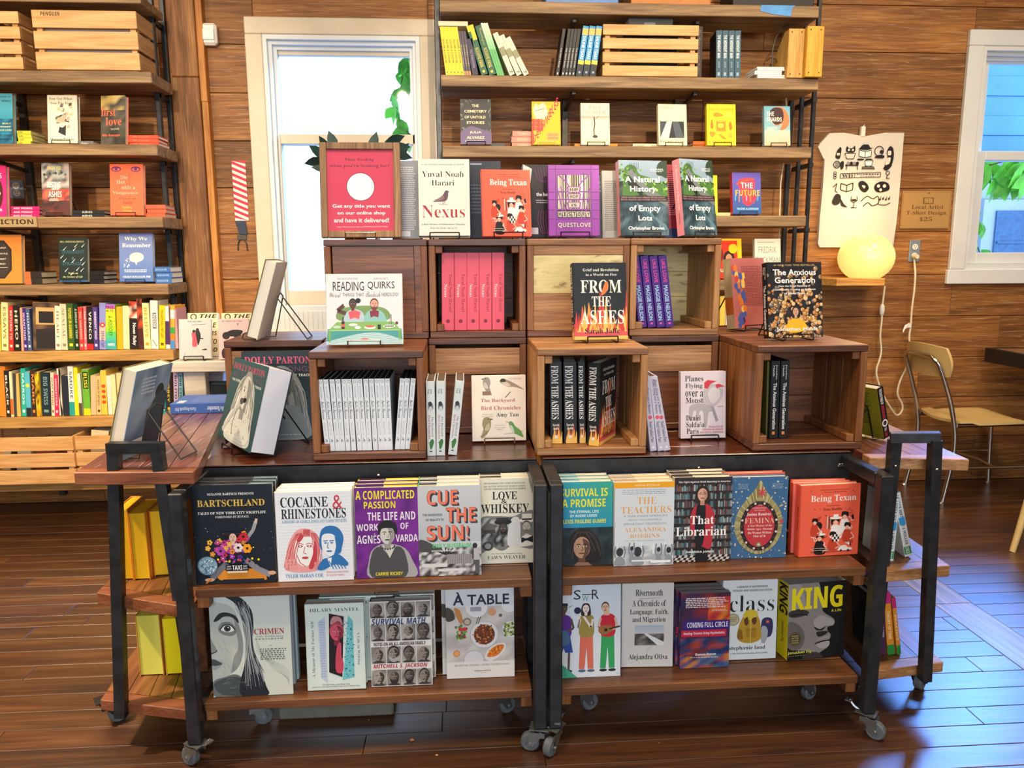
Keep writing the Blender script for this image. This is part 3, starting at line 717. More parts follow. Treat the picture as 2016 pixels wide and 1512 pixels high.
# ---------------------------------------------------------------- books
ORD = ['front', 'second', 'third', 'fourth', 'fifth', 'sixth', 'seventh', 'eighth', 'ninth', 'tenth', 'eleventh', 'twelfth', 'thirteenth', 'fourteenth']
def book(w, h, t, cov, spn=None, front=None, sdraw=None, bdraw=None, pages='ece2cc', hard=True, top=None, mat=None, back=None, name='book', edge=None):
    """local frame: front faces -y, spine on -x, foot at z 0"""
    mat = mat or GLOSS; e = empty(name); ct = .0026 if hard else .0008; ov = .003 if hard else .0002
    cc, sc, bc = srgb(cov), srgb(spn or cov), srgb(back or cov)
    m = MB(); w2 = w / 2
    m.box(-w2 + .0002, w2, 0, ct, 0, h, cc, bev=.0006); m.box(-w2 + .0002, w2, t - ct, t, 0, h, bc, bev=.0006); m.box(-w2, -w2 + ct, 0, t, 0, h, sc, bev=.0009)
    if hard:
        for q in (0, 1): m.box(-w2 + .007, -w2 + .009, (-.0001, t - .0006)[q], (.0006, t + .0001)[q], 0, h, [srgb(cov), srgb(back or cov)][q])
    if front: front(D(m, (-w2, -.0001, h), (w, 0, 0), (0, 0, -h), (0, -1, 0)))
    if sdraw: sdraw(D(m, (-w2 - .0001, t, h), (0, -t, 0), (0, 0, -h), (-1, 0, 0)))
    if bdraw: bdraw(D(m, (w2, t + .0001, h), (-w, 0, 0), (0, 0, -h), (0, 1, 0)))
    m.build('cover', [mat], e)
    p = MB(); pc = srgb(pages); x1 = w2 - ov
    p.box(-w2 + ct + .0001, x1, ct + .0001, t - ct - .0001, ov, h - ov, pc)
    n = max(3, int(t / .004)); ec = [q * .8 for q in (srgb(edge) if edge else pc)]
    for i in range(1, n):
        yy = ct + (t - 2 * ct) * i / n
        p.face([(x1 + .0001, yy, ov), (x1 + .0001, yy + .0005, ov), (x1 + .0001, yy + .0005, h - ov), (x1 + .0001, yy, h - ov)], tuple(ec))
        p.face([(-w2 + ct, yy, h - ov + .0001), (x1, yy, h - ov + .0001), (x1, yy + .0005, h - ov + .0001), (-w2 + ct, yy + .0005, h - ov + .0001)], tuple(ec))
    if edge:
        p.face([(x1 + .00005, ct, ov), (x1 + .00005, t - ct, ov), (x1 + .00005, t - ct, h - ov), (x1 + .00005, ct, h - ov)], srgb(edge))
        p.face([(-w2 + ct, ct, h - ov + .00005), (x1, ct, h - ov + .00005), (x1, t - ct, h - ov + .00005), (-w2 + ct, t - ct, h - ov + .00005)], srgb(edge))
    p.build('pages', [PAPER], e)
    if top:
        j = MB(); k = -w2 + w * top[2] if len(top) > 2 else -w2 + w * .45
        j.box(-w2 + .001, k, ct - .0004, ct + .0010, h - .012, h + .0006, srgb(top[0])); j.box(k, w2 - .001, ct - .0004, ct + .0010, h - .012, h + .0003, srgb(top[1]))
        j.box(-w2 + .001, k, t - ct - .001, t - ct + .0003, h - .012, h + .0006, srgb(top[0])); j.box(k, w2 - .001, t - ct - .001, t - ct + .0003, h - .012, h + .0003, srgb(top[1]))
        j.build('jacket_flap', [MATTE], e)
    return e
def place(o, M): o.matrix_world = M; return o
WIRES = {}
def easel(label, M0, w, t, lean, h=.16, mat=None, n_legs=2):
    """wire stand in the frame of the book's foot (x across, y back, z up, not leaned)"""
    e = empty('book_easel', label, 'easel'); m = MB(); sl = math.tan(R(lean)); r = .0021; a = min(.045, w * .3)
    for s in (-1, 1):
        m.tube([(s * a, -.016, .02), (s * a, -.019, .006), (s * a, -.012, .0025), (s * a, t + .02, .0025), (s * a * .8, t + .012 + h * sl, h)], r, n=6)
    m.tube([(-a * .8, t + .012 + h * sl, h), (0, t + .013 + h * sl, h + .012), (a * .8, t + .012 + h * sl, h)], r, n=6)
    m.tube([(-a, -.016, .02), (a, -.016, .02)], r, n=6)
    m.build('wire_frame', [mat or WIRE], e)
    g = MB()
    for s in (-1, 1): g.tube([(s * a * .8, t + .013 + h * sl, h * .96), (s * a * .9, t + .02 + h * sl + .075, .0025)], r, n=6)
    g.tube([(-a * .9, t + .02 + h * sl + .075, .0025), (a * .9, t + .02 + h * sl + .075, .0025)], r, n=6)
    g.build('prop_leg', [mat or WIRE], e)
    e.matrix_world = M0; return e
def FO(desc, x0, x1, yb, yt, z, t, cov, front=None, spn=None, Y=None, lean=3, stack=1, gap=.002, dy=None, easelab=None, group=None, wmax=None, tail='', dx=0, raise_=0, xtop=None, cat='book', **k):
    P0 = az(x0, yb, z) if Y is None else ay(x0, yb, Y)
    P1 = ay(x1, yb, P0.y); P0.z = P1.z = z
    if dy is not None:   # turned about its near corner; x1 still marks the far edge
        a = R(dy); n = Vector((-math.sin(a), math.cos(a), 0)); P1 = aplane(x1, yb, P0, n); P1.z = z
    w = (P1 - P0).length; ex = (P1 - P0).normalized(); back = Vector((-ex.y, ex.x, 0)); L = R(lean)
    lift = t * math.sin(L) + (.005 if easelab else .0005) + raise_
    M = (P0 + P1) / 2 + Vector((0, 0, lift)); up = back * math.sin(L) + Vector((0, 0, math.cos(L))); nrm = ex.cross(up)
    Q = aplane(xtop or (x0 + x1) / 2, yt, M, nrm); h = (Q - M).dot(up); bk = up.cross(ex)
    mat4 = lambda p: Matrix(((ex.x, bk.x, up.x, p.x), (ex.y, bk.y, up.y, p.y), (ex.z, bk.z, up.z, p.z), (0, 0, 0, 1)))
    b = book(w, h, t, cov, spn, front, **k); st = stack > 1
    tag(b, (desc + (', front copy of its stack' if st else '') + tail).strip(), cat, group or (desc + ' stack' if st else None)); place(b, mat4(M))
    rn = random.Random(desc); ch = list(b.children)
    for i in range(1, stack):
        c = copy_tree(b, desc + ', ' + ('copy right behind the front one' if i == 1 else ORD[i] + ' copy from the front'), ch=ch)
        place(c, mat4(M + back * ((t / math.cos(L) + gap) * i) + ex * (dx * i + rn.uniform(-.002, .002))))
    if easelab:
        fl = Matrix(((ex.x, back.x, 0, M.x), (ex.y, back.y, 0, M.y), (0, 0, 1, z), (0, 0, 0, 1)))
        easel(easelab, fl, w, t + .004, lean, min(.15, h * .6), CHROME if 'pale' in easelab[:5] else LAMIN if 'gold' in easelab[:5] else WIRE)
    b['_wh'] = (w, h)
    del b['_wh']
    return b
def SP(label, x0, x1, yb, xt, yt, Y, z, dep, cov, sdraw=None, group=None, yaw=0, hard=True, front=None, cat='book', copyof=None, **k):
    """a standing book seen by its spine: bottom left / right px, top left px"""
    P0, P1, T = ay(x0, yb, Y), ay(x1, yb, Y), ay(xt, yt, Y)
    ln = math.atan2(T.x - P0.x, T.z - z); h = math.hypot(T.x - P0.x, T.z - z); t = abs(P1.x - P0.x) * math.cos(ln)
    z0 = z + max(0, math.sin(ln)) * t + .0004
    Ml = Matrix.Translation((P0.x, Y, z0)) @ Matrix.Rotation(ln, 4, 'Y') @ Matrix.Rotation(R(yaw), 4, 'Z')
    B = Matrix(((0, -1, 0, 0), (1, 0, 0, 0), (0, 0, 1, 0), (0, 0, 0, 1)))   # -x to the viewer, y to the left
    if copyof: b = copy_tree(copyof[0], label, ch=copyof[1]); w, h, t = copyof[2]
    else:
        b = book(dep, h, t, cov, front=front, sdraw=sdraw, hard=hard, **k); tag(b, label, cat, group)
    place(b, Ml @ Matrix.Translation((t, dep / 2, 0)) @ B)
    return b, list(b.children), (dep, h, t)
def FLAT(label, x0, x1, Y, z, t, dep, cov, sdraw=None, group=None, yaw=0, py=None, hard=True, copyof=None, cat='book', **k):
    """a lying book, spine to the viewer"""
    py = py or 500
    X0, X1 = ay(x0, py, Y).x, ay(x1, py, Y).x; h = X1 - X0
    B = Matrix(((0, 0, -1, 0), (1, 0, 0, 0), (0, -1, 0, 0), (0, 0, 0, 1)))
    if copyof: b = copy_tree(copyof[0], label, ch=copyof[1])
    else: b = book(dep, h, t, cov, sdraw=sdraw, hard=hard, **k); tag(b, label, cat, group)
    place(b, Matrix.Translation(((X0 + X1) / 2, Y + dep / 2, z + t + .0004)) @ Matrix.Rotation(R(yaw), 4, 'Z') @ B @ Matrix.Translation((0, 0, -h / 2)))
    return b, list(b.children)
PLACES = {1: ['lying alone'], 2: ['lower of two', 'upper of two'], 3: ['lowest of three', 'middle of three', 'uppermost of three'], 4: ['lowest of four', 'second of four', 'third of four', 'uppermost of four']}
def STK(desc, n, x0, x1, Y, z, t, dep, cov, sdraw=None, py=500, **k):
    c = None; rn = random.Random(desc + str(x0))
    for i in range(n):
        r = FLAT(desc + ', ' + PLACES[n][i] + (' stacked flat' if n > 1 else ''), x0 + rn.uniform(-1.5, 1.5), x1 + rn.uniform(-1.5, 1.5), Y + rn.uniform(0, .006), z + i * (t + .0006), t, dep, cov, sdraw, group=desc + ' stack', yaw=rn.uniform(-2, 2), py=py, copyof=c, **k); c = c or r
def st(*items, bg=None):
    """a spine print: tuples (text, u0, v0, u1, v1, colour, style) read downwards, or ('#', u0, v0, u1, v1, colour) blocks"""
    def f(d):
        for q in items:
            if q[0] == '#': d.R(*q[1:6])
            elif q[0] == 'o': d.C(q[1], q[2], q[3], q[4])
            else: d.T(q[0], q[1], q[2], q[3], q[4], q[5], q[6] if len(q) > 6 else '', 90)
    return f
# ---------------------------------------------------------------- cover prints
def c_disco(d):
    d.T('Susanne Bartsch presents'.upper(), .2, .08, .77, .103, 'e8e8e8', 's'); d.T('BARTSCHLAND', .07, .148, .9, .215, 'dbb650', 's')
    d.T('TALES OF NEW YORK CITY NIGHTLIFE', .07, .268, .91, .294, 'eeeeee', 's'); d.T('FOREWORD BY RUPAUL', .28, .31, .7, .332, 'dddddd', 'i')
    rn = random.Random(3)
    for i in range(46): d.C(rn.random(), rn.uniform(.42, .66), rn.uniform(.002, .007), rn.choice(['8ea6c4', '3d5f8e', 'c9d4e0', '27486c']), 6)
    d.B([(.3, .96), (.36, .86), (.78, .86), (.88, .95), (.8, .975)], 'd88a2c'); d.R(.33, .955, .85, .985, '15202c')
    d.L([(.40, .79), (.30, .86), (.2, .94)], .075, '75757c'); d.L([(.63, .76), (.78, .86), (.93, .92)], .075, '8a8a90'); d.E(.17, .955, .06, .018, 'd8a888'); d.E(.95, .9, .05, .02, 'd8a888')
    d.L([(.12, .99), (.19, .95)], .02, 'b87838')
    d.L([(.62, .58), (.74, .46), (.78, .37)], .045, '9a9aa0'); d.L([(.775, .39), (.79, .345)], .03, 'd8b8a0')
    cols = ['c23a8a', 'e85a9a', '6a2a8a', 'e8902a', 'd83a4a', 'a83ab0', 'f0b83a', '3a5ab0', '181418']
    for i in range(60):
        u, v = .47 + rn.gauss(0, .11), .63 + rn.gauss(0, .065); c = rn.choice(cols)
        for a in range(5): d.C(u + .022 * math.cos(a * 1.257), v + .018 * math.sin(a * 1.257), .015, c, 7)
        d.C(u, v, .009, 'f4e6d8' if i % 3 else '201818', 6)
    for u, v, c in ((.66, .64, 'f0a020'), (.55, .63, 'e8d8d8'), (.33, .66, 'b040a8'), (.62, .52, 'c8243a')):
        for a in range(6): d.C(u + .035 * math.cos(a * 1.047), v + .03 * math.sin(a * 1.047), .026, c, 8)
        d.C(u, v, .018, '1a1414', 8)
    for i in range(26): d.C(.53 + rn.gauss(0, .14), .765 + rn.gauss(0, .02), .016, rn.choice(['2a46a0', 'f0d030', '181418', 'd84a6a']), 6)
    d.B([(.36, .5), (.42, .47), (.6, .48), (.53, .5)], '25222a'); d.F(.49, .53, .045, 'e2bca8', '2a1c1c')
    d.C(.16, .805, .125, '4f6a80', 26); d.C(.16, .805, .115, '7f9fb5', 26)
    for i in range(70):
        a, q = rn.random() * 6.28, rn.random() ** .6 * .105
        d.R(.16 + q * math.cos(a) - .008, .805 + q * math.sin(a) / d.ar - .006, .16 + q * math.cos(a) + .008, .805 + q * math.sin(a) / d.ar + .006, rn.choice(['a9c4d4', 'd6e6ee', '5c7c94', '36546c', '8fb0c0']))
    d.R(.385, .8, .665, .862, '0c0c10'); d.T('TAXI', .465, .807, .585, .855, 'f2f2f2', 'B'); d.T('OFF', .4, .81, .45, .827, 'dddddd', 'B'); d.T('DUTY', .395, .835, .455, .851, 'dddddd', 'B'); d.T('OFF', .6, .81, .65, .827, 'dddddd', 'B'); d.T('DUTY', .595, .835, .655, .851, 'dddddd', 'B')
    d.R(.4, .866, .65, .885, 'e8dcc0')
def c_duo(d):
    rn = random.Random(5)
    for i in range(26): v = .03 + i * .035; d.L([(.03, v), (.3, v + rn.uniform(-.01, .01)), (.6, v + rn.uniform(-.01, .01)), (.97, v)], .003, 'c3ced8')
    d.T('COCAINE', .075, .06, .695, .172, '16181c', 's'); d.T('&', .755, .045, .885, .2, 'c43a44', 's'); d.T('RHINESTONES', .08, .19, .926, .3, '16181c', 's')
    d.T('A HISTORY OF GEORGE JONES AND TAMMY WYNETTE', .085, .315, .935, .35, '4a86b8', 's')
    red, blu = 'c2404c', '2e72b4'
    d.B([(.1, .86), (.12, .7), (.17, .55), (.27, .43), (.4, .41), (.53, .47), (.58, .6), (.55, .75), (.58, .86), (.35, .9)], 'e6a0a0')
    d.B([(.23, .66), (.27, .52), (.4, .48), (.5, .56), (.51, .7), (.44, .8), (.35, .83), (.26, .78)], 'eef0f0')
    for i in range(22):
        a = i / 21; d.L([(.27 + .25 * a, .44 + .05 * abs(a - .5)), (.16 + .42 * a, .62 + .02 * math.sin(i * 2)), (.09 + .5 * a, .84 + .03 * math.sin(i))] if a < .3 or a > .75 else [(.3 + .2 * a, .42), (.28 + .22 * a, .5)], .008, red, 1)
    d.B([(.41, .84), (.47, .7), (.5, .55), (.53, .62), (.52, .76), (.46, .86)], red); d.B([(.27, .53), (.33, .47), (.36, .5), (.3, .56)], red)
    for u in (.31, .43): d.E(u, .605, .035, .013, red); d.C(u, .605, .012, 'f4f4f4', 6); d.L([(u - .045, .585), (u, .572), (u + .045, .585)], .008, red)
    d.L([(.37, .61), (.35, .68), (.39, .69)], .008, red); d.E(.37, .735, .045, .014, red); d.L([(.26, .7), (.3, .79), (.37, .83)], .009, red)
    for i in range(9): d.C(.12 + .05 * (i % 3), .76 + .035 * (i // 3), .022, 'e6a0a0', 8); d.C(.5 + .04 * (i % 3), .8 + .03 * (i // 3), .02, 'dd8a8c', 8)
    d.B([(.58, .64), (.58, .46), (.66, .39), (.8, .4), (.88, .5), (.86, .62), (.81, .7)], blu); d.B([(.6, .64), (.6, .5), (.68, .47), (.77, .5), (.79, .62), (.74, .72), (.66, .71)], 'e8edf2')
    for u in (.645, .725): d.L([(u - .03, .555), (u + .03, .55)], .014, blu); d.E(u, .575, .02, .009, blu)
    d.L([(.68, .57), (.665, .63), (.69, .635)], .01, blu); d.E(.69, .668, .04, .01, blu); d.B([(.77, .5), (.83, .55), (.8, .7), (.74, .74), (.78, .62)], blu)
    d.B([(.52, .86), (.6, .76), (.68, .74), (.8, .7), (.93, .8), (.9, .84), (.75, .82), (.6, .88)], blu); d.P([(.66, .75), (.72, .74), (.7, .84)], 'eef0f4')
    for i in range(5): d.L([(.68 + .04 * i, .78), (.74 + .04 * i, .87)], .012, blu)
    d.T('TYLER MAHAN COE', .1, .915, .6, .955, '3f78b0', 's'); d.T('WITH ILLUSTRATIONS', .64, .893, .93, .912, 'cc6a6a', 's'); d.T('BY WAYNE WHITE', .64, .928, .88, .948, 'cc6a6a', 's')
def c_purple(d):
    d.N(0, 0, 1, 1, ['6c2488', '74268e', '5c1f78', '7c2c96'], 6, 9, 2); Y, w = 'f0e424', 'ece6f0'; rn = random.Random(4)
    for i in range(50): d.C(rn.choice([.04, .9]) + rn.uniform(-.03, .08), rn.uniform(.55, .98), .006, '431658', 5)
    d.T('A COMPLICATED', .02, .03, .94, .125, Y, 'B'); d.T('PASSION', .145, .148, .64, .225, Y, 'B'); d.T('THE LIFE AND', .195, .267, .95, .357, w, 'B'); d.T('WORK', .02, .394, .36, .47, w, 'B'); d.T('OF', .71, .39, .835, .46, w, 'B')
    d.T('AGNÈS', .02, .5, .39, .613, w, 'B'); d.T('VARDA', .63, .52, .98, .6, w, 'B')
    d.B([(.22, 1), (.2, .8), (.26, .68), (.42, .62), (.62, .63), (.78, .68), (.88, .8), (.93, 1)], 'a8a8a8'); d.B([(.24, .99), (.24, .74), (.36, .65), (.53, .74), (.64, .65), (.77, .72), (.78, .99)], '4c4c4e'); d.P([(.42, .64), (.53, .78), (.63, .64)], 'd0cdc8')
    d.F(.5, .52, .115, 'cfccc6', '1e1c1e', '9a9894', lip='555052'); d.B([(.36, .5), (.37, .4), (.5, .355), (.64, .4), (.65, .52), (.58, .45), (.42, .45)], '1e1c1e')
    for i in range(9): a = math.pi * i / 8; d.C(.5 + .11 * math.cos(a), .645 + .035 * math.sin(a), .014, '2a2828', 8)
    d.T('CARRIE RICKEY', .3, .937, .73, .974, Y, 'B')
def c_cue(d):
    d.G(0, 0, 1, .62, 'c9ced2', 'b9bfc4'); A = 'ee7c60'
    def big(t, a, b, c, e):
        for q in range(5): d.T(t, a + .006 * (5 - q), b + .004 * (5 - q), c + .006 * (5 - q), e + .004 * (5 - q), '3c3c40', 'B')
        d.T(t, a - .006, b - .004, c + .004, e + .003, '6a2a22', 'B'); d.T(t, a, b, c, e, A, 'B')
    big('CUE', .15, .05, .63, .207); big('THE', .45, .245, .92, .4); big('SUN!', .14, .44, .8, .6)
    d.T('THE INVENTION', .07, .305, .38, .33, '26282c', 'B'); d.T('OF REALITY TV', .12, .36, .41, .385, '26282c', 'B')
    d.N(0, .68, 1, 1, ['2c2c2e', '5a5a5c', '8a8a8c', 'c4c4c4', '3a3a3c', 'e2e2e0'], 18, 10, 6); d.B([(0, .72), (0, .6), (.1, .6), (.25, .66), (.3, .72)], '4a4a4c')
    for q in range(7): d.L([(.42, .76), (.42 + .16 * math.cos(q * .9 - .3), .74 - .06 * abs(math.sin(q * .9)))], .02, '262628')
    d.R(.45, .76, .85, .87, '9a9a9a'); [d.L([(.47 + .03 * q, .765), (.47 + .03 * q, .87)], .006, '68686a') for q in range(13)]
    d.R(.05, .86, .45, .9, 'd8d8d6'); d.R(.3, .92, .75, .95, 'dadada'); d.R(.88, .7, .97, .83, 'b8b8b8'); d.R(.9, .83, .97, .98, '55585c'); d.E(.9, .67, .04, .03, '2a2a2c')
    d.T('EMILY NUSSBAUM', .22, .638, .84, .685, '3ac268', 'B'); d.T('WINNER OF THE PULITZER PRIZE', .2, .71, .75, .728, 'e8e8e8', 'B')
def c_whisk(d):
    for i, v in enumerate((.05, .085, .115)): d.T(['THE REMARKABLE TRUE STORY OF JACK DANIEL,', 'HIS MASTER DISTILLER NEAREST GREEN,', 'AND THE IMPROBABLE RISE OF UNCLE NEAREST'][i], .08, v, .84, v + .02, '585850', 's')
    d.T('LOVE', .23, .155, .68, .25, '17171a', 's'); d.T('&', .39, .243, .5, .295, '17171a', 's'); d.T('WHISKEY', .02, .3, .9, .408, '17171a', 's')
    d.B([(0, .48), (.3, .44), (.6, .45), (.8, .4), (1, .41), (1, .8), (.8, .82), (.62, .78), (.4, .85), (.2, .8), (0, .86)], '77797a')
    d.N(.02, .46, .6, .8, ['2a2c2e', '55585a', '8a8c8c', 'b0b2b2', '1c1e20'], 9, 7, 8); d.B([(.5, .78), (.55, .5), (.7, .46), (.74, .6), (.7, .78)], 'd4d6d6')
    d.E(.42, .51, .16, .035, '1c1c20'); d.R(.3, .46, .52, .5, '2a2a2c'); d.F(.42, .59, .07, '44403e', '222', beard='1c1a1a') if 0 else d.F(.42, .59, .07, '4a4644', '222222', beard='1c1a1a')
    d.E(.85, .5, .15, .022, 'e2e0da'); d.R(.77, .42, .95, .495, 'd8d6ce'); d.R(.77, .475, .95, .495, '2a2a2a'); d.F(.85, .58, .075, 'b4b0aa', '555252', beard='77726c'); d.B([(.7, .8), (.78, .68), (.95, .68), (1, .78)], 'dcdad4'); d.B([(.76, .7), (.85, .71), (.98, .68), (.98, .76), (.85, .735), (.76, .76)], '17171a')
    d.E(.16, .58, .12, .06, '5c5c5c'); d.R(.05, .6, .28, .64, '3a3a3c'); d.E(.14, .79, .1, .055, '3a3c3e'); d.E(.14, .79, .06, .033, '8c8e8e')
    d.T('New York Times Bestselling Author', .2, .875, .77, .892, '66665e', 's'); d.T('FAWN WEAVER', .13, .905, .83, .948, '2c2c2a', 't')
def c_promise(d):
    d.P([(0, .54), (1, .54), (1, 0), (0, 0)], [srgb('2a8fc0') and '2a8fc0', '2596b4', '3aa88c', '2fa0b8']); Y = 'eee832'
    d.T('SURVIVAL IS', .03, .074, .905, .17, Y, 'B'); d.T('A PROMISE', .065, .2, .87, .296, Y, 'B'); d.T('THE ETERNAL LIFE', .195, .335, .74, .367, 'e8f2f2', 'B'); d.T('OF AUDRE LORDE', .21, .383, .71, .415, 'e8f2f2', 'B'); d.T('ALEXIS PAULINE GUMBS', .03, .442, .88, .49, Y, 'B')
    d.N(0, .54, 1, 1, ['1b2a30', '22343a', '15222a', '2c4044'], 9, 7, 3)
    d.B([(.2, .8), (.22, .64), (.35, .57), (.55, .57), (.72, .66), (.8, .84), (.76, .97), (.6, .98), (.34, .95)], '1a1716')
    for i in range(16): a = .25 + .5 * i / 15; d.L([(.35 + .2 * i / 15, .585), (a, .68), (a + (.1 if i > 8 else -.03), .86 + .06 * math.sin(i))], .012, ['38302c', '524a44', '241e1c'][i % 3], 1)
    d.F(.43, .78, .155, 'b08a70', '241a18', '5c4236', lip='8c5c50'); d.P([(.28, 1), (.34, .96), (.55, .96), (.62, 1)], '8a6a56')
def c_teach(d):
    d.R(0, 0, 1, .068, 'eea61c'); d.T('NATIONAL BESTSELLER', .34, .028, .75, .046, 'fff0d0', 's'); [d.M(.12, .09 + .022 * i, .93, .102 + .022 * i, '8a9cac', 1, i) for i in range(3)]
    O = 'e2a252'; d.T('THE', .38, .18, .7, .26, O, 't'); d.T('TEACHERS', .115, .288, .95, .37, O, 't')
    for i, t in enumerate(('A YEAR INSIDE AMERICA\u2019S', 'MOST VULNERABLE,', 'IMPORTANT PROFESSION')): a = (.155, .24, .165)[i]; d.T(t, a, .39 + .047 * i, (.89, .8, .87)[i], .415 + .047 * i, '8794a0')
    d.T('ALEXANDRA', .17, .54, .87, .59, O, 't'); d.T('ROBBINS', .27, .615, .76, .665, O, 't'); d.T('NEW YORK TIMES BESTSELLING AUTHOR', .17, .69, .85, .704, '9aa6b0')
    d.N(0, .76, 1, 1, ['c8d0d6', 'b4bcc4', 'd8dee2', 'a4acb4'], 8, 6, 2); [d.R(.05 + .2 * i, .72, .07 + .2 * i, .86, 'e6eaec') for i in range(5)]
    for u, v, r in ((.1, .83, .07), (.4, .83, .08), (.3, .79, .035), (.75, .81, .04), (.92, .82, .05)):
        d.B([(u - r * 1.2, v + .16), (u - r, v + .08), (u, v + .05), (u + r, v + .08), (u + r * 1.2, v + .16)], '8e979f'); d.E(u, v, r * .85, r * .75, '30343a')
        for k in (-1, 1): d.L([(u + k * r, v + .07), (u + k * r * 1.3, v), (u + k * r * 1.0, v - .07)], .022, '7d868e')
    d.R(.3, .93, .65, .95, 'dfe4e8'); d.R(.62, .94, .95, .97, 'eef0f2')
def c_libr(d):
    rn = random.Random(8); d.R(0, 0, 1, 1, '2e2426')
    for j in range(9):
        u = .0
        while u < 1:
            w = rn.uniform(.012, .03); h = rn.uniform(.05, .078); b = .16 + j * .095
            d.R(u, b - h, min(u + w, 1), b, rn.choice(['5a6e78', '8a9a9c', '39464c', '6c5a50', 'a8b0aa', '2c3a40', '4c7a80', '7a4a44'])); u += w + .002
        d.R(0, .16 + j * .095, 1, .172 + j * .095, '402c28')
    for u in (.27, .72): d.R(u, .06, u + .03, .9, '38262a')
    for i in range(10):
        for j in range(3): d.P([(i * .1 + (j % 2) * .05 - .02 * j, .92 + j * .03), (i * .1 + .05 + (j % 2) * .05 - .02 * j, .92 + j * .03), (i * .1 + .03 + (j % 2) * .05 - .02 * j, .95 + j * .03), (i * .1 - .02 + (j % 2) * .05 - .02 * j, .95 + j * .03)], 'c8c4be')
    d.R(.38, .75, .6, 1, '16151a'); d.B([(.28, .6), (.3, .4), (.38, .32), (.5, .3), (.62, .34), (.7, .45), (.68, .62), (.64, .84), (.5, .82), (.42, .78)], 'b8303c'); d.B([(.36, .75), (.38, .36), (.45, .3), (.53, .31), (.54, .5), (.5, .8)], '17161c')
    d.F(.48, .2, .085, 'd8a890', '2c1e1c', 'bc8a74', long=.1); d.L([(.41, .19), (.55, .19)], .008, '222222'); d.T('That', .275, .45, .69, .55, 'f6f4f2', 's'); d.T('Librarian', .03, .58, .91, .69, 'f6f4f2', 's')
    d.T('The Fight Against Book Banning in America', .06, .035, .95, .062, 'f0eeec', 'B'); d.T('AMANDA JONES', .21, .87, .7, .9, 'f4f2f0', 'B')
def c_tear(d):
    rn = random.Random(2); d.R(0, 0, 1, 1, '3d6892')
    for i in range(150):
        u, v = rn.random(), rn.random()
        if (abs(u - .5) / .42) ** 2 + ((v - .58) / .36) ** 2 > 1 and not (abs(u - .5) < .2 and v < .4): d.C(u, v, rn.choice([.007, .012, .018]), rn.choice(['d6cfae', 'e8e2cc', 'c8b888']), 6)
    out = [(.5, .04), (.58, .14), (.68, .24), (.86, .4), (.92, .58), (.86, .77), (.7, .9), (.5, .95), (.3, .9), (.12, .77), (.06, .58), (.13, .4), (.3, .24), (.42, .14)]
    d.B(out, 'aaa06c')
    for u, v in cr(out, True, 9): d.L([(u, v), (.5 + (u - .5) * .72, .6 + (v - .6) * .72)], .009, rn.choice(['d2c896', '6e6840', 'bfb47e', '8a8050']))
    d.E(.5, .6, .34, .31, '2c2024'); [d.C(.5 + .315 * math.cos(i * .262), .6 + .285 * math.sin(i * .262), .022, ('4a3638', 'd8c8c0')[i % 2], 8) for i in range(24)]
    d.E(.5, .6, .275, .26, 'bc3842'); d.T('THE', .47, .335, .54, .35, 'e8d0c8'); d.T('INTERNATIONAL', .38, .37, .62, .386, 'e8d0c8'); d.T('BESTSELLER', .41, .4, .6, .413, 'e8d0c8')
    for i in range(8): d.L([(.53, .19), (.53 + .085 * math.cos(i * .785), .19 + .06 * math.sin(i * .785))], .02, 'c2444c')
    d.T('Janina Ramirez', .27, .435, .7, .475, 'f0e8e4', 's'); d.T('FEMINA', .24, .5, .77, .565, 'e6c9a4', 't')
    for i, t in enumerate(('A New History of the', 'Middle Ages, Through', 'the Women Written', 'Out of It')): a = (.29, .28, .3, .4)[i]; d.T(t, a, .583 + .042 * i, 1 - a + .02, .612 + .042 * i, 'eed8cc', 's')
    d.C(.5, .83, .04, '7fa088', 10); d.C(.5, .83, .02, 'd8d0b0', 8); d.M(.1, .08, .3, .15, '9ab0c4', 4, 3); d.M(.7, .08, .92, .15, '9ab0c4', 4, 5); d.C(.9, .55, .035, 'c2444c', 8)
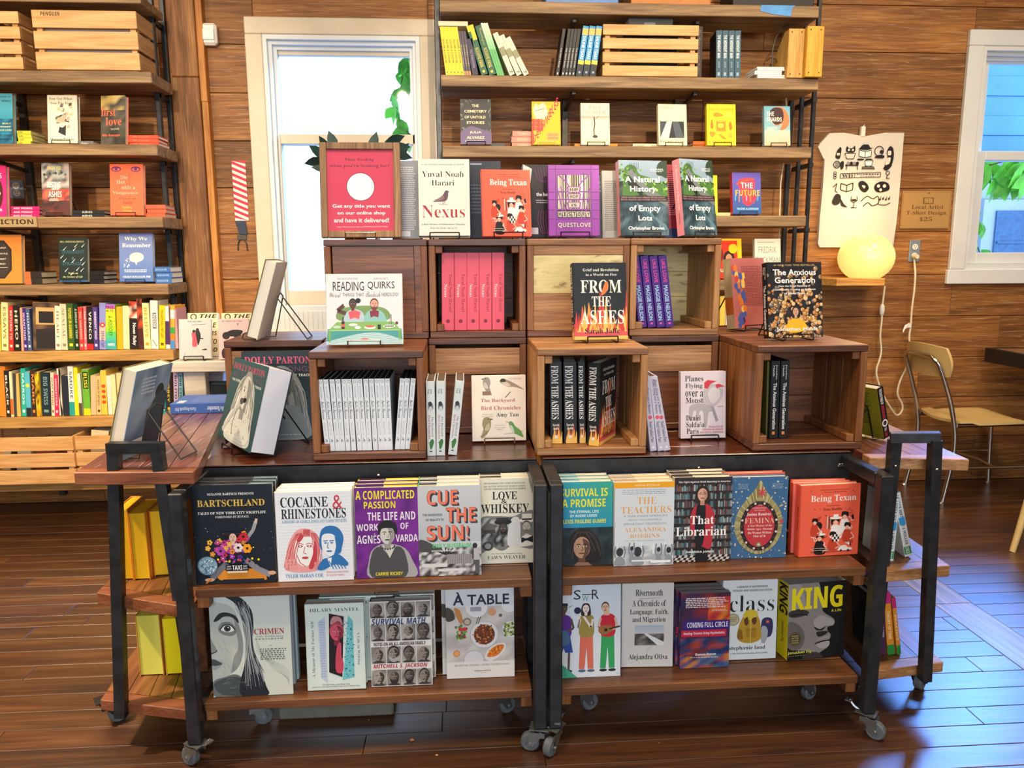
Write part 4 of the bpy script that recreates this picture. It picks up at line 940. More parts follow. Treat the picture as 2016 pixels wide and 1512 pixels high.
def c_texan(d):
    rn = random.Random(11); k, w, o = '1b1716', 'f6ece4', 'f0644a'
    d.T('ESSAYS, RECIPES, AND ADVICE FOR', .33, .068, .8, .082, '5c1f18', 'B'); d.T('THE LONE STAR WAY OF LIFE', .38, .1, .76, .113, '5c1f18', 'B')
    d.T('Being Texan', .17, .145, .93, .258, w, 's'); d.T('BY THE EDITORS OF', .44, .29, .66, .303, '4a1c16', 'B'); d.T('Texas Monthly', .38, .325, .7, .372, k, 's')
    for u, v in ((.17, .08), (.87, .1), (.24, .34), (.33, .33), (.76, .34), (.9, .12)): d.C(u, v, .008, k, 5)
    d.L([(.83, .33), (.85, .37), (.88, .37), (.855, .39), (.87, .42), (.83, .4), (.8, .42), (.81, .38), (.79, .36), (.82, .36), (.83, .33)], .004, '5c1f18')
    d.R(.2, .945, .88, .95, k)
    def fig(u, v, s, hat=0):
        d.B([(u - .07 * s, v + .22 * s), (u - .06 * s, v + .08 * s), (u, v + .05 * s), (u + .07 * s, v + .09 * s), (u + .09 * s, v + .22 * s)], rn.choice([k, w, 'c8442e'])); d.E(u, v + .02 * s, .035 * s, .04 * s, 'f6b49c'); d.B([(u - .05 * s, v + .02 * s), (u - .04 * s, v - .04 * s), (u + .05 * s, v - .03 * s), (u + .05 * s, v + .03 * s), (u, v)], k)
        if hat: d.E(u, v - .025 * s, .09 * s, .016 * s, w); d.R(u - .035 * s, v - .07 * s, u + .035 * s, v - .03 * s, w)
        d.L([(u + .06 * s, v + .1 * s), (u + .12 * s, v + .17 * s), (u + .05 * s, v + .2 * s)], .02 * s, 'f6b49c')
    for i in range(26): u, v = rn.uniform(.2, .86), rn.uniform(.45, .92); d.B([(u, v), (u + rn.uniform(.02, .09), v - .03), (u + .05, v + rn.uniform(.02, .06))], rn.choice([k, w, w, 'c8442e']))
    for i in range(22): u, v = rn.uniform(.18, .8), rn.uniform(.42, .9); d.L([(u, v), (u + .05, v + .02), (u + .06, v + .06), (u + .11, v + .05)], .008, rn.choice([k, w]), 1)
    d.E(.32, .57, .055, .055, k); d.R(.44, .44, .52, .62, 'c2664e'); d.R(.455, .44, .465, .62, w); d.R(.49, .44, .5, .62, k)
    fig(.6, .5, 1.15, 1); fig(.75, .43, 1.1); fig(.8, .58, 1.0); fig(.34, .72, 1.1, 1); fig(.25, .5, .9); fig(.56, .7, 1.0)
    for i in range(12): d.R(.55 + .03 * (i % 4), .7 + .035 * (i // 4), .58 + .03 * (i % 4), .735 + .035 * (i // 4), (k, w)[(i + i // 4) % 2])
    d.B([(.66, .91), (.7, .87), (.78, .86), (.82, .89), (.88, .9), (.88, .93), (.66, .93)], w); d.C(.71, .93, .016, k, 8); d.C(.83, .93, .016, k, 8)
    for i in range(5): d.L([(.2, .88 + .013 * i), (.36, .87 + .015 * i), (.5, .9 + .01 * i)], .005, (k, w)[i % 2], 1)
    d.T('\u2605', .845, .33, .9, .375, '7c2c1e') if 0 else None
def c_eye(d):
    d.G(0, 0, 1, 1, 'cfdad6', 'dbe2d2'); rn = random.Random(6)
    d.B([(0, .12), (.1, .06), (.3, .12), (.36, .3), (.4, .48), (.36, .66), (.22, .78), (.1, .82), (0, .83)], 'b9c0ba'); d.B([(.3, .2), (.38, .34), (.4, .52), (.35, .68), (.24, .76), (.28, .6), (.34, .5)], '8c9290')
    d.B([(0, .85), (.16, .8), (.3, .78), (.44, .86), (.66, 1), (.03, 1)], '6e7676'); d.B([(.02, .86), (.3, .8), (.5, .92), (.5, 1), (.12, .98)], '4b5356')
    d.B([(.2, 0), (.38, .01), (.52, .14), (.54, .32), (.52, .5), (.6, .7), (.66, .9), (.68, 1.0), (.36, 1.0), (.34, .86), (.4, .7), (.43, .5), (.4, .25), (.33, .08)], '20272e')
    for i in range(46):
        a = rn.random(); d.L([(.3 + .16 * a + rn.uniform(0, .03), .04 + rn.random() * .1), (.42 + .1 * a, .3), (.42 + .12 * a, .55), (.4 + .26 * a, .75 + .2 * rn.random())], .004, rn.choice(['a9b2b4', '5c666c', 'dfe4e2', '11161a']), 1)
    for i in range(6): d.L([(.56, .42 + .03 * i), (.66, .62), (.78 + .03 * i, .74), (.95, .84 + .015 * i)], .003, '9aa29a', 1)
    d.B([(.05, .24), (.12, .17), (.22, .16), (.33, .2), (.36, .27), (.28, .21), (.18, .2), (.1, .24)], '2a3034'); d.B([(.1, .33), (.15, .26), (.26, .26), (.33, .34), (.28, .39), (.17, .38)], '7b8182')
    d.B([(.13, .325), (.18, .285), (.25, .29), (.3, .335), (.22, .355)], 'e9ece6'); d.C(.215, .318, .042, '3c4448', 16); d.C(.215, .318, .022, '0d0f12', 12); d.C(.225, .308, .009, 'f4f4f2', 8); d.L([(.12, .33), (.18, .283), (.26, .288), (.31, .335)], .014, '1c2226', 1)
    d.B([(0, .42), (.03, .46), (.07, .53), (.03, .56), (0, .56)], '8b918f'); d.L([(.0, .56), (.05, .55), (.075, .53)], .012, '3a4246', 1); d.B([(0, .62), (.06, .63), (.13, .67), (.06, .685), (0, .68)], '4a5256'); d.B([(0, .685), (.07, .69), (.11, .685), (.06, .72), (0, .725)], '9ea4a2')
    for i in range(26): u = rn.uniform(.05, .4); v = rn.uniform(.82, .98); d.L([(u, v), (u + .05, v + rn.uniform(-.02, .02)), (u + .09, v)], .003, rn.choice(['2c3438', '9aa2a0', '565e62']), 1)
    for i in range(18): u = rn.uniform(.08, .36); v = rn.uniform(.42, .76); d.L([(u, v), (u + .03, v + .04)], .003, rn.choice(['9aa09e', 'a7aeab']))
    d.T('CRIMEN', .545, .33, .92, .388, 'a83c3c', 's'); d.T('UNA ANTOLOGÍA', .57, .398, .91, .418, '7c9a8c', 's'); d.M(.55, .43, .93, .445, '8a7a72', 1, 3); d.M(.6, .53, .94, .65, '6f7a74', 6, 4); d.L([(.72, .5), (.76, .5)], .004, '777777'); d.L([(.73, .68), (.77, .68)], .004, '777777')
def c_mant(d):
    d.T('HILARY MANTEL', .085, .052, .93, .09, '2e3a3e', 't'); d.T('A Memoir of My Former Self', .095, .19, .155, .845, '3c484c', 't', -90); d.T('A Life in Writing', .865, .335, .92, .715, '3c484c', 't', 90)
    d.P([(.22, .2), (.34, .15), (.35, .92), (.24, .86)], 'bccbe2'); d.M(.235, .2, .335, .86, '7d92b8', 22, 5); d.P([(.73, .14), (.81, .2), (.81, .86), (.6, .89), (.63, .8)], '6fc4cc'); rn = random.Random(7)
    for i in range(110): u, v = rn.uniform(.64, .8), rn.uniform(.2, .86); d.R(u, v, u + rn.uniform(.006, .03), v + rn.uniform(.004, .012), rn.choice(['14506a', '1c6a80', '9adfe0']))
    d.P([(.38, .79), (.6, .85), (.66, .15), (.41, .11)], '1c1420'); d.F(.53, .33, .11, 'd0566c', 'a34a58', '7c2a3e', eye='2a1018', lip='a83048'); d.B([(.43, .24), (.47, .15), (.6, .16), (.64, .25), (.56, .2)], 'c08a90'); d.B([(.5, .78), (.5, .62), (.54, .47), (.6, .46), (.6, .6), (.63, .7), (.6, .8)], 'c84a60')
    d.T('Two-time winner of the Booker Prize', .26, .925, .73, .942, '5d6a6c', 's'); d.T('and #1 New York Times bestselling author of the Wolf Hall trilogy', .08, .95, .9, .967, '5d6a6c', 's')
def c_mugs(d):
    rn = random.Random(12); d.R(0, 0, 1, 1, 'e8e6e2')
    for j, (v0, v1) in enumerate(((.01, .19), (.27, .46), (.53, .72), (.8, .985))):
        for i in range(4):
            a, b = .01 + i * .247, .245 + i * .247; d.N(a, v0, b, v1, ['a8a6a2', '8a8884', '6e6c6a', 'b8b6b0'], 2, 2, i + j * 4)
            sk = rn.choice(['8a827a', '746c66', 'a29a92', '6a625c', '928a84']); r = rn.uniform(.075, .09)
            d.B([(a + .02, v1), (a + .05, v1 - .02), ((a + b) / 2, v1 - .035), (b - .05, v1 - .02), (b - .02, v1)], '3c3a38')
            d.F((a + b) / 2, (v0 + v1) / 2 - .005, r, sk, rn.choice(['201e1d', '2c2a28', '3a3836']), '3f3a36', beard=rn.choice([None, '2a2624', None, 'b0aca6']), bald=rn.random() < .6, lip='5c4a46', neck=False)
    d.T('SURVIVAL MATH', .03, .195, .91, .268, '2a4a7a', 'z'); d.T('NOTES ON AN ALL-AMERICAN FAMILY', .055, .475, .9, .515, '201e20', 'B'); d.T('MITCHELL S. JACKSON', .04, .732, .92, .79, 'b02838', 'z')
def c_table(d):
    rn = random.Random(3); d.N(0, .205, 1, .815, ['cfcac6', 'c2bdb9', 'd9d5d0', 'b9b4b2'], 7, 7, 4)
    def plate(u, v, r, c='e6e6e8', n=26): d.C(u, v, r, 'b4b2b4', n); d.C(u, v, r * .96, c, n)
    plate(.45, .21, .17); plate(.93, .2, .12); d.R(.36, .21, .52, .26, '9aa0ac'); plate(.56, .52, .21); d.C(.56, .52, .155, '6e3c26', 22)
    for i in range(70): a, q = rn.random() * 6.28, rn.random() ** .5 * .15; d.L([(.56 + q * math.cos(a), .52 + q * math.sin(a) / d.ar), (.56 + q * math.cos(a) + .03 * math.cos(i), .52 + q * math.sin(a) / d.ar + .02 * math.sin(i))], .02, rn.choice(['c8743c', '8a3c26', 'e0a05c', '4a2a20', 'b0522e']))
    d.L([(.44, .4), (.48, .32)], .01, '4a3c34'); d.L([(.47, .4), (.51, .32)], .01, '4a3c34'); plate(.95, .47, .13); 
    for i in range(36): d.C(.95 + rn.uniform(-.1, .05), .47 + rn.uniform(-.07, .07), .02, rn.choice(['8a9c4a', 'c8cc88', '55702c']), 7)
    d.B([(.56, .78), (.6, .7), (.72, .63), (.86, .62), (.86, .7), (.76, .78), (.64, .82)], 'e4e0dc'); d.B([(.6, .77), (.64, .7), (.74, .645), (.84, .64), (.83, .69), (.74, .76)], 'd8742a')
    for i in range(40): a, q = rn.random() * 6.28, rn.random() ** .5; u, v = .72 + q * .1 * math.cos(a) , .705 + q * .05 * math.sin(a) - .03 * q * math.cos(a); d.C(u, v, .012, rn.choice(['f0a03c', 'a8481c', 'e8882c']), 6)
    for i in range(46): d.C(.22 + rn.gauss(0, .04), .5 + rn.gauss(0, .035), .022, rn.choice(['7ca04a', '4c7a34', 'c8d0a0', '8a3a4a', 'd84a50', '5c8a3c']), 7)
    for u in (.21, .27): d.C(u, .45, .03, 'd83a48', 10)
    d.B([(.12, .22), (.2, .24), (.25, .36), (.2, .38)], 'c8884c'); d.B([(-.0, .21), (.1, .24), (.13, .33), (.06, .36), (0, .34)], '4c4640'); d.C(.31, .37, .06, '8c7c70', 16); d.C(.31, .37, .04, 'c8b8a8', 14); d.C(.68, .27, .06, 'd8a078', 14); d.C(.15, .72, .05, 'd88c48', 16); d.C(.15, .72, .035, 'e8a868', 14); plate(.4, .8, .15, 'd8d8dc'); d.C(.8, .31, .025, '6a5a50', 10)
    d.R(0, 0, 1, .2, 'd6dde2'); d.T('À TABLE', .105, .04, .93, .185, '232a44', 'b'); d.R(.98, .6, 1, .8, 'b0aeb2'); d.R(0, .815, 1, 1, 'e4e2de'); d.T('RECIPES FOR COOKING + EATING THE FRENCH WAY', .12, .845, .93, .866, '3c3a3a'); d.T('REBEKAH PEPPLER', .41, .915, .65, .928, '4a4848', 'b'); d.M(.43, .94, .62, .947, '777777', 1, 2)
def c_mag(d):
    d.G(0, 0, 1, 1, 'cddbe8', 'dfe6ec'); d.T('S', .27, .07, .38, .17, '24262c'); d.T('R', .55, .07, .66, .17, '24262c'); d.R(.4, .115, .55, .123, '24262c'); d.T('W', .4, .13, .5, .19, '5a9a7a')
    def body(u, shirt, pants, skin, h, short=False, fem=False):
        b = .93; hip = .56
        d.P([(u - .1, hip), (u + .1, hip), (u + (.14 if short else .11), b - (.2 if short else .02)), (u + .02, b - (.2 if short else .02)), (u, hip + .12), (u - .03, b - (.2 if short else .02)), (u - (.13 if short else .12), b - (.2 if short else .02))], pants)
        if short: [d.L([(u + k * .08, b - .2), (u + k * .07, b)], .035, skin) for k in (-1, 1)]
        d.B([(u - .1, hip), (u - .115, .42), (u - .1, .35), (u, .325), (u + .1, .35), (u + .115, .42), (u + .1, hip)], shirt, 3); d.R(u - .025, .29, u + .025, .345, skin)
        for k in (-1, 1): d.L([(u + k * .11, .37), (u + k * .15, .47), (u + k * .06, .5)] if not fem else [(u + k * .1, .38), (u + k * .1 - .03, .47), (u - .08 + .03 * k, .34)], .035, skin); d.E(u + k * .07, b, .06, .016, '55708c' if fem else '25262a')
    body(.12, '5c2a8e', '2c4c9a', '5a4640', 0, True); body(.47, '9a8a44', 'd8705c', 'e6dcd2', 0, False, True); body(.8, 'c8283c', '34a05c', 'dcb89c', 0)
    d.F(.115, .265, .055, '5a4640', '1c1a1e'); d.R(.05, .205, .18, .235, '24222a'); d.L([(.19, .25), (.25, .23)], .008, '444444'); d.F(.46, .27, .05, 'ecdcd0', '1e1a1c', long=.07); d.F(.76, .265, .055, 'dcb49a', '3c2620'); d.C(.33, .285, .055, '1f2440', 12); d.B([(-.02, .64), (-.02, .52), (.18, .5), (.2, .64)], '4a6c94')
    d.E(.75, .5, .1, .05, '9a6c3c'); d.E(.82, .49, .06, .04, '9a6c3c'); d.C(.77, .5, .028, '2c2018', 10); d.L([(.82, .49), (.99, .465)], .025, '3c2c22')
    d.P([(0, .8), (.33, 1), (0, 1)], '4aa888'); d.M(.01, .88, .16, .99, '1e6a58', 8, 4); d.M(.93, .96, .99, .98, '555555', 2, 4); d.R(.5, 0, .6, 1, 'e8eef2') if 0 else None
def c_river(d):
    d.T('Rivermouth', .27, .075, .79, .15, '26282a', 's'); d.L([(.34, .185), (.73, .175)], .006, '333333'); d.T('A Chronicle of', .21, .2, .85, .275, '26282a', 's'); d.T('Language, Faith,', .165, .31, .9, .385, '26282a', 's'); d.T('and Migration', .215, .4, .85, .475, '26282a', 's')
    d.R(.26, .5, .82, .74, '8a8c90'); d.G(.26, .5, .82, .6, 'a9bccb', 'c8ccd0'); d.N(.26, .6, .82, .74, ['55524e', '7a7670', '33322f', '98948c'], 6, 4, 4); d.P([(.44, .6), (.5, .6), (.82, .7), (.82, .74), (.7, .74)], 'e6e6e6'); d.L([(.62, .74), (.5, .8), (.52, .87)], .004, '777777', 1); d.T('Alejandra Oliva', .145, .845, .9, .925, '26282a', 's')
def c_psy(d):
    d.N(0, 0, 1, 1, ['5c1e34', '8a2a30', '2c1a3a', '1c2c5c', '4a2448'], 5, 8, 3); d.N(.55, .05, 1, .36, ['c83a2c', 'e85a2c', 'b02c34', 'e0802c'], 4, 4, 6); d.N(0, .6, 1, .82, ['6c2a2c', '1c3a6a', '2a4c7a', 'a84030', '1c2a5a'], 6, 4, 9); d.N(0, .82, 1, 1, ['d08030', '3a4c84', '2c2450', '4c6a84', 'a84a3c'], 7, 3, 5)
    d.M(.09, .06, .96, .2, 'e8d8d8', 6, 5); d.T('Stephen M. D.', .7, .225, .95, .238, 'e8d8d8') if 0 else None; d.M(.62, .22, .95, .25, 'e8d8d8', 2, 2)
    d.R(.06, .365, 1, .485, '3c2480'); d.T('COMING FULL CIRCLE', .13, .385, .96, .455, 'f2eef4', 'B'); d.R(.02, .49, .93, .58, 'c82a48'); d.T('Healing Trauma Using Psychedelics', .06, .515, .9, .558, 'f4e6e8', 'z'); d.T('Shannon Duncan', .31, .8, .73, .835, 'f2eef0', 'B'); d.M(.19, .855, .84, .87, 'e8dce0', 1, 6)
def c_class(d):
    d.T('A MEMOIR OF MOTHERHOOD,', .25, .07, .82, .1, '3c4246', 'z'); d.T('HUNGER, AND HIGHER EDUCATION', .18, .115, .9, .145, '3c4246', 'z'); d.T('class', .13, .19, .94, .395, '1c1e22', 't')
    d.C(.2, .49, .115, '8a8468', 20); d.C(.2, .49, .1, 'b8b08a', 20); d.M(.13, .46, .27, .52, '5c5840', 3, 3)
    d.B([(.73, .5), (.9, .49), (.93, .62), (.88, .72), (.73, .7)], '34305c'); d.C(.83, .53, .03, 'd86a4a', 8); d.B([(.72, .6), (.8, .59), (.84, .66), (.8, .79), (.72, .78)], 'a4acb0')
    d.B([(.28, .72), (.31, .56), (.37, .47), (.42, .42), (.6, .42), (.68, .5), (.71, .62), (.71, .74), (.56, .79), (.38, .78)], 'b8902a'); d.B([(.38, .46), (.42, .39), (.52, .37), (.64, .4), (.62, .47), (.52, .5)], 'd8bc38'); d.B([(.4, .5), (.46, .46), (.48, .54), (.43, .57)], '5c3a1e'); d.B([(.54, .49), (.62, .47), (.62, .54), (.57, .56)], '5c3a1e'); d.R(.44, .6, .62, .72, 'a87c22'); d.L([(.44, .63), (.62, .62)], .01, '7c5a1a'); d.L([(.52, .47), (.52, .78)], .014, 'd8c060'); d.B([(.28, .72), (.3, .62), (.36, .63), (.38, .74)], '8a6420')
    d.T('stephanie land', .14, .825, .8, .885, '26282c', 's'); d.T('#1 New York Times bestselling author of MAID', .16, .91, .84, .935, '5c6266', 'z')
def c_king(d):
    d.R(0, 0, 1, 1, '17181a'); d.B([(0, .3), (.02, .0), (.3, 0), (.52, 0), (.58, .3), (.62, .4), (.8, .5), (.8, .58), (.7, .6), (.7, .66), (.75, .7), (.74, .76), (.68, .8), (.72, .86), (.6, .92), (.5, .96), (.4, .9), (.2, .88), (0, .8)], '8c8680')
    d.B([(0, .5), (.2, .55), (.3, .7), (.22, .86), (0, .82)], '6a645f'); d.B([(.0, .0), (.2, 0), (.3, .34), (.1, .36), (0, .34)], 'a09a94'); d.B([(.45, .5), (.55, .44), (.66, .46), (.8, .52), (.79, .58), (.66, .58), (.55, .62), (.47, .58)], 'a8a29b'); d.B([(.46, .58), (.56, .62), (.66, .59), (.6, .64), (.5, .63)], '2c2826')
    d.B([(.02, .36), (.2, .33), (.36, .38), (.3, .42), (.12, .44), (.02, .42)], '3a3634'); d.L([(.05, .41), (.2, .4), (.34, .42)], .02, '1c1a1a', 1); d.B([(.5, .66), (.6, .65), (.7, .66), (.66, .7), (.54, .72)], '2a2826'); d.B([(.52, .76), (.64, .72), (.74, .72), (.7, .76), (.6, .79)], '9a948e'); d.L([(.48, .81), (.6, .785), (.72, .78)], .022, '171616', 1); d.B([(.5, .83), (.6, .8), (.73, .79), (.72, .86), (.6, .88)], 'aca69f'); d.B([(.3, .94), (.5, .92), (.62, .98), (.6, 1), (.3, 1)], '3c3836'); d.P([(.55, 0), (1, 0), (1, .3), (.75, .3)], '17181a')
    [d.T('KING', .06 + q, .055, .93 + q, .345, 'f2e01e', 'B') for q in (0, .012)]; d.T('A Life', .75, .37, .93, .405, 'e8d83a', 'B'); d.C(.13, .725, .115, '2c2a24', 24); d.C(.13, .725, .108, '8a7a50', 24); d.C(.13, .725, .1, '4c4632', 24); [d.T(t, .07, .675 + .03 * i, .19, .692 + .03 * i, 'c8b070', 'B') for i, t in enumerate(('WINNER', 'OF THE', 'PULITZER', 'PRIZE'))]
    d.T('Jonathan Eig', .01, .885, .42, .93, 'efe060', 'B'); d.M(.01, .945, .31, .953, 'c8b850', 1, 4)
def c_nexus(d):
    d.T('#1 New York Times bestselling author of SAPIENS', .07, .062, .9, .085, '6c6c64', 'i'); d.T('Yuval Noah', .075, .16, .89, .235, '26262a', 't'); d.T('Harari', .26, .275, .7, .345, '26262a', 't')
    d.B([(.28, .555), (.4, .52), (.48, .465), (.52, .42), (.56, .408), (.585, .425), (.58, .44), (.575, .49), (.54, .54), (.45, .555)], '6a4c54'); d.B([(.29, .55), (.42, .5), (.48, .47), (.5, .51), (.42, .54)], '8a6a74'); d.B([(.535, .43), (.575, .43), (.57, .48), (.54, .49)], '5a4a60'); d.P([(.585, .42), (.61, .43), (.585, .433)], '3a3034'); d.L([(.48, .55), (.48, .58), (.5, .585)], .01, '8a5a54'); d.L([(.51, .55), (.51, .575)], .01, '8a5a54'); d.E(.48, .59, .1, .008, 'b4b8ae')
    d.T('Nexus', .07, .605, .9, .765, 'a82c3c', 't'); d.T('A Brief History of Information Networks', .05, .84, .9, .865, '5c5c58', 's'); d.T('from the Stone Age to AI', .22, .89, .74, .912, '5c5c58', 's')
def c_wild(d):
    rn = random.Random(9); d.G(0, 0, 1, .45, '8fa4b8', '6c8494'); d.N(0, .45, 1, 1, ['3c5664', '2c424e', '56707c', '22343e'], 7, 8, 3); d.N(.0, .28, 1, .52, ['2c3a36', '394842', '22302c', '4a5650'], 7, 4, 5)
    d.B([(.08, .35), (.1, .14), (.2, .06), (.34, .08), (.42, .18), (.6, .22), (.8, .28), (1, .34), (1, .48), (.6, .45), (.1, .48)], '47703c')
    for i in range(90): u = rn.random(); v = .1 + .25 * u + rn.gauss(.06, .06); d.C(u, v, rn.uniform(.012, .035), rn.choice(['6c9c44', '47702c', '2c4c24', '8ab458', '385c30']), 6)
    d.B([(.78, .18), (.8, .06), (.9, .0), (1, .0), (1, .22), (.88, .2)], '2c4030'); d.P([(.16, .16), (.26, .12), (.62, .38), (1, .52), (1, .62), (.55, .46)], '6c7476'); d.P([(.2, .2), (.5, .4), (.46, .48), (.18, .32)], '22282a')
    for i in range(6): d.L([(.25 + .03 * i, .12), (.23 + .035 * i, .03)], .006, '2c3a30')
    d.P([(.35, .56), (.95, .86), (.98, .92), (.9, .94), (.38, .66)], '5c7c8c'); d.P([(.4, .6), (.8, .84), (.8, .9), (.4, .68)], '3a5868')
    for i in range(60): u, v = rn.random(), rn.uniform(.6, .98); d.L([(u, v), (u + rn.uniform(-.04, .04), v - .06)], .006, rn.choice(['2a3c46', '5c7884', '1e2e36']))
    d.R(0, .475, 1, .545, '2c2a2c'); W = 'eef2f2'
    d.T('A Natural', .12, .215, .84, .295, W, 'b'); d.T('History', .22, .345, .76, .44, W, 'b'); d.T('FIELD NOTES from URBAN EDGELANDS', .04, .485, .93, .505, 'b88a94'); d.T('BACK ALLEYS, and OTHER WILD PLACES', .03, .517, .96, .537, 'b88a94'); d.T('of Empty', .19, .6, .84, .7, W, 'b'); d.T('Lots', .37, .735, .66, .805, W, 'b'); d.T('Christopher Brown', .16, .88, .9, .94, W, 'b'); d.M(.64, .11, .93, .16, 'd8e0e4', 3, 4)
def c_crate(d):
    p, k, l = '8a3a9c', '6a2a7c', 'a055b0'; rn = random.Random(1); d.N(0, 0, 1, 1, ['8c3c9e', '9644a8', '84389a'], 3, 4, 2); d.R(.17, .13, .83, .77, '2c2430')
    u = .18
    while u < .82: w = rn.uniform(.006, .022); d.R(u, .14, u + w, .62, rn.choice(['d8d2c4', '8a8478', '1c1a1e', 'b8b09c', '4c483e', 'e8e4da', 'a09484'])); u += w + .003
    for v in (.055, .38, .49, .635, .76): d.L([(0, v), (1, v)], .02, k); d.L([(0, v - .008), (1, v - .008)], .008, l)
    for a in (.14, .84): d.L([(a, 0), (a, 1)], .02, k); d.L([(a - .012, 0), (a - .012, 1)], .006, l)
    d.L([(.17, .12), (.36, .25), (.4, .3), (.4, .62)], .025, p); d.L([(.83, .12), (.64, .25), (.6, .3), (.6, .62)], .025, p); d.L([(.36, .25), (.36, .13), (.64, .13), (.64, .25)], .025, p); d.R(.34, .105, .66, .125, p)
    for a, b in ((.17, .3), (.24, .36), (.7, .64), (.83, .7)): d.L([(a, .3), (b, .76)], .02, p)
    for t, v, a in (('HiP', .325, .4), ('HOP', .425, .4), ('iS', .545, .43)): d.P([(.38, v + .065), (.62, v + .065), (.64, v - .02), (.36, v - .02)], p); d.P([(.4, v + .055), (.6, v + .055), (.61, v - .01), (.39, v - .01)], 'b8b4a4'); d.T(t, a + .02, v, .98 - a, v + .045, '1c1a1c', 'B')
    for i, ch in enumerate('HISTORY'): a = .18 + .093 * i; d.P([(a + .005, .735), (a + .075, .735), (a + .085 - .003 * i, .66), (a + .002 * (6 - i) - .012, .66)], 'b8b4a4'); d.T(ch, a + .015, .67, a + .065, .725, '1c1a1c', 'B')
    d.T('QUESTLOVE', .185, .825, .83, .9, '2a1a2c', 'B'); d.T('QUESTLOVE', .18, .82, .825, .895, 'c8c0b4', 'B')
def c_quirk(d):
    d.T('THE WILD DETECTIVES', .15, .055, .42, .085, '8a9098'); d.T('LAURA PACHECO', .62, .055, .82, .085, '8a9098'); d.T('READING', .095, .11, .5, .24, '1e2024'); d.T('QUIRKS', .545, .11, .9, .23, '1e2024')
    d.T('Weird', .045, .26, .2, .33, '9a7a6c', 'k'); d.T('THINGS THAT', .22, .27, .5, .32, '4c5054'); d.T('Bookish', .52, .25, .71, .33, '8a7a78', 'k'); d.T('NERDS DO?', .73, .27, .95, .32, '4c5054')
    d.B([(.18, .66), (.19, .5), (.5, .45), (.78, .5), (.79, .66)], '7a9a5c'); d.B([(.24, .7), (.26, .56), (.36, .5), (.48, .55), (.48, .7)], 'b8ccd8'); d.B([(.5, .7), (.53, .55), (.64, .5), (.75, .56), (.77, .7)], '8fc4bc')
    d.F(.35, .43, .045, '5a3c34', '1e1c20'); d.C(.42, .38, .035, '1e1c20', 10); d.L([(.24, .44), (.15, .52), (.26, .56)], .05, '5a3c34'); d.E(.26, .43, .03, .035, 'd8e0e6'); d.F(.63, .44, .05, 'd8a48c', '6a3a28', beard='7a4430'); d.P([(.29, .54), (.37, .51), (.45, .54), (.43, .64), (.37, .62), (.31, .64)], 'e86068'); d.P([(.57, .53), (.635, .51), (.69, .53), (.68, .62), (.63, .6), (.58, .62)], '8a3044')
    d.P([(0, 1), (1, 1), (.98, .78), (.02, .78)], '4aa0a0'); d.B([(0, 1), (.2, .9), (.6, .83), (.9, .9), (1, 1)], 'bcdcdc'); [d.L([(.02, .92 + .02 * i), (.3, .82 + .03 * i), (.6, .84 + .03 * i), (.98, .9 + .02 * i)], .003, '2c6a6c', 1) for i in range(5)]
    d.P([(.03, .8), (.97, .8), (.88, .68), (.14, .68)], '86b864'); d.L([(.03, .8), (.97, .8)], .01, 'b8d890'); d.R(.03, .8, .06, .96, '7aac58'); d.R(.94, .8, .97, .93, '7aac58'); d.E(.5, .92, .05, .012, 'd87a78')
    d.R(.2, .67, .24, .78, '402028'); d.R(.213, .61, .227, .68, '402028'); d.R(.2, .71, .24, .75, 'd85a58'); d.E(.14, .75, .05, .02, 'c8d8c8'); d.E(.35, .72, .06, .018, 'f0f0ec'); d.E(.41, .76, .04, .022, 'f2f4f2'); d.E(.57, .76, .075, .026, 'f2f4f2'); d.E(.57, .745, .06, .016, 'd86a3c'); d.R(.67, .72, .71, .79, '26302a'); d.E(.82, .745, .08, .022, 'f2f4f2'); [d.C(.77 + .02 * i, .745, .01, '26282c', 6) for i in range(6)]; d.L([(.83, .72), (.84, .58)], .005, '5c3030'); d.L([(.85, .72), (.85, .58)], .005, '5c3030'); d.C(.92, .7, .02, '7a3040', 8)
def flames(d, a, b, lo, hi, n, seed):
    rn = random.Random(seed)
    for c in ('c84038', 'e8a040', 'e06048', 'f0c060'):
        for i in range(n):
            u = a + (b - a) * (i + rn.random()) / n; h = (lo - hi) * rn.uniform(.45, 1) * (1 if c == 'c84038' else .8); w = (b - a) / n * rn.uniform(.5, .9)
            d.B([(u - w, lo), (u - w * .8, lo - h * .35), (u - w * .2, lo - h * .6), (u + w * .1, lo - h), (u + w * .35, lo - h * .5), (u + w * .9, lo - h * .2), (u + w, lo)], c, 3)
def c_ashes(d):
    d.T('Grief and Revolution', .19, .075, .86, .112, 'e4e2dc', 's'); d.T('in a World on Fire', .24, .14, .82, .172, 'e4e2dc', 's'); d.R(0, .93, 1, 1, 'd2505a'); flames(d, 0, 1, 1.0, .28, 6, 4); flames(d, 0, 1, 1.0, .62, 9, 6); d.R(0, .9, 1, .955, 'd4545c')
    W = 'eeebe2'; d.T('FROM', .14, .225, .9, .395, W, 's'); d.T('THE', .34, .44, .7, .57, W, 's'); d.T('ASHES', .12, .62, .94, .8, W, 's'); d.B([(.52, .43), (.55, .34), (.62, .24), (.66, .3), (.62, .38)], 'e07a3c'); d.T('Sarah Jaffe', .2, .855, .85, .93, '26181a', 's')
s_ashes = lambda d: (d.R(0, .86, 1, 1, '1e2428'), flames(d, .25, 1, 1.0, .72, 3, 3), d.T('FROM THE ASHES', .12, .05, .72, .7, 'f0ede6', 's', 90), d.T('Sarah', .2, .755, .75, .785, 'f0ede6', 's'), d.T('Jaffe', .22, .8, .72, .83, 'f0ede6', 's'), d.R(.35, .9, .6, .935, 'e8e4da'))
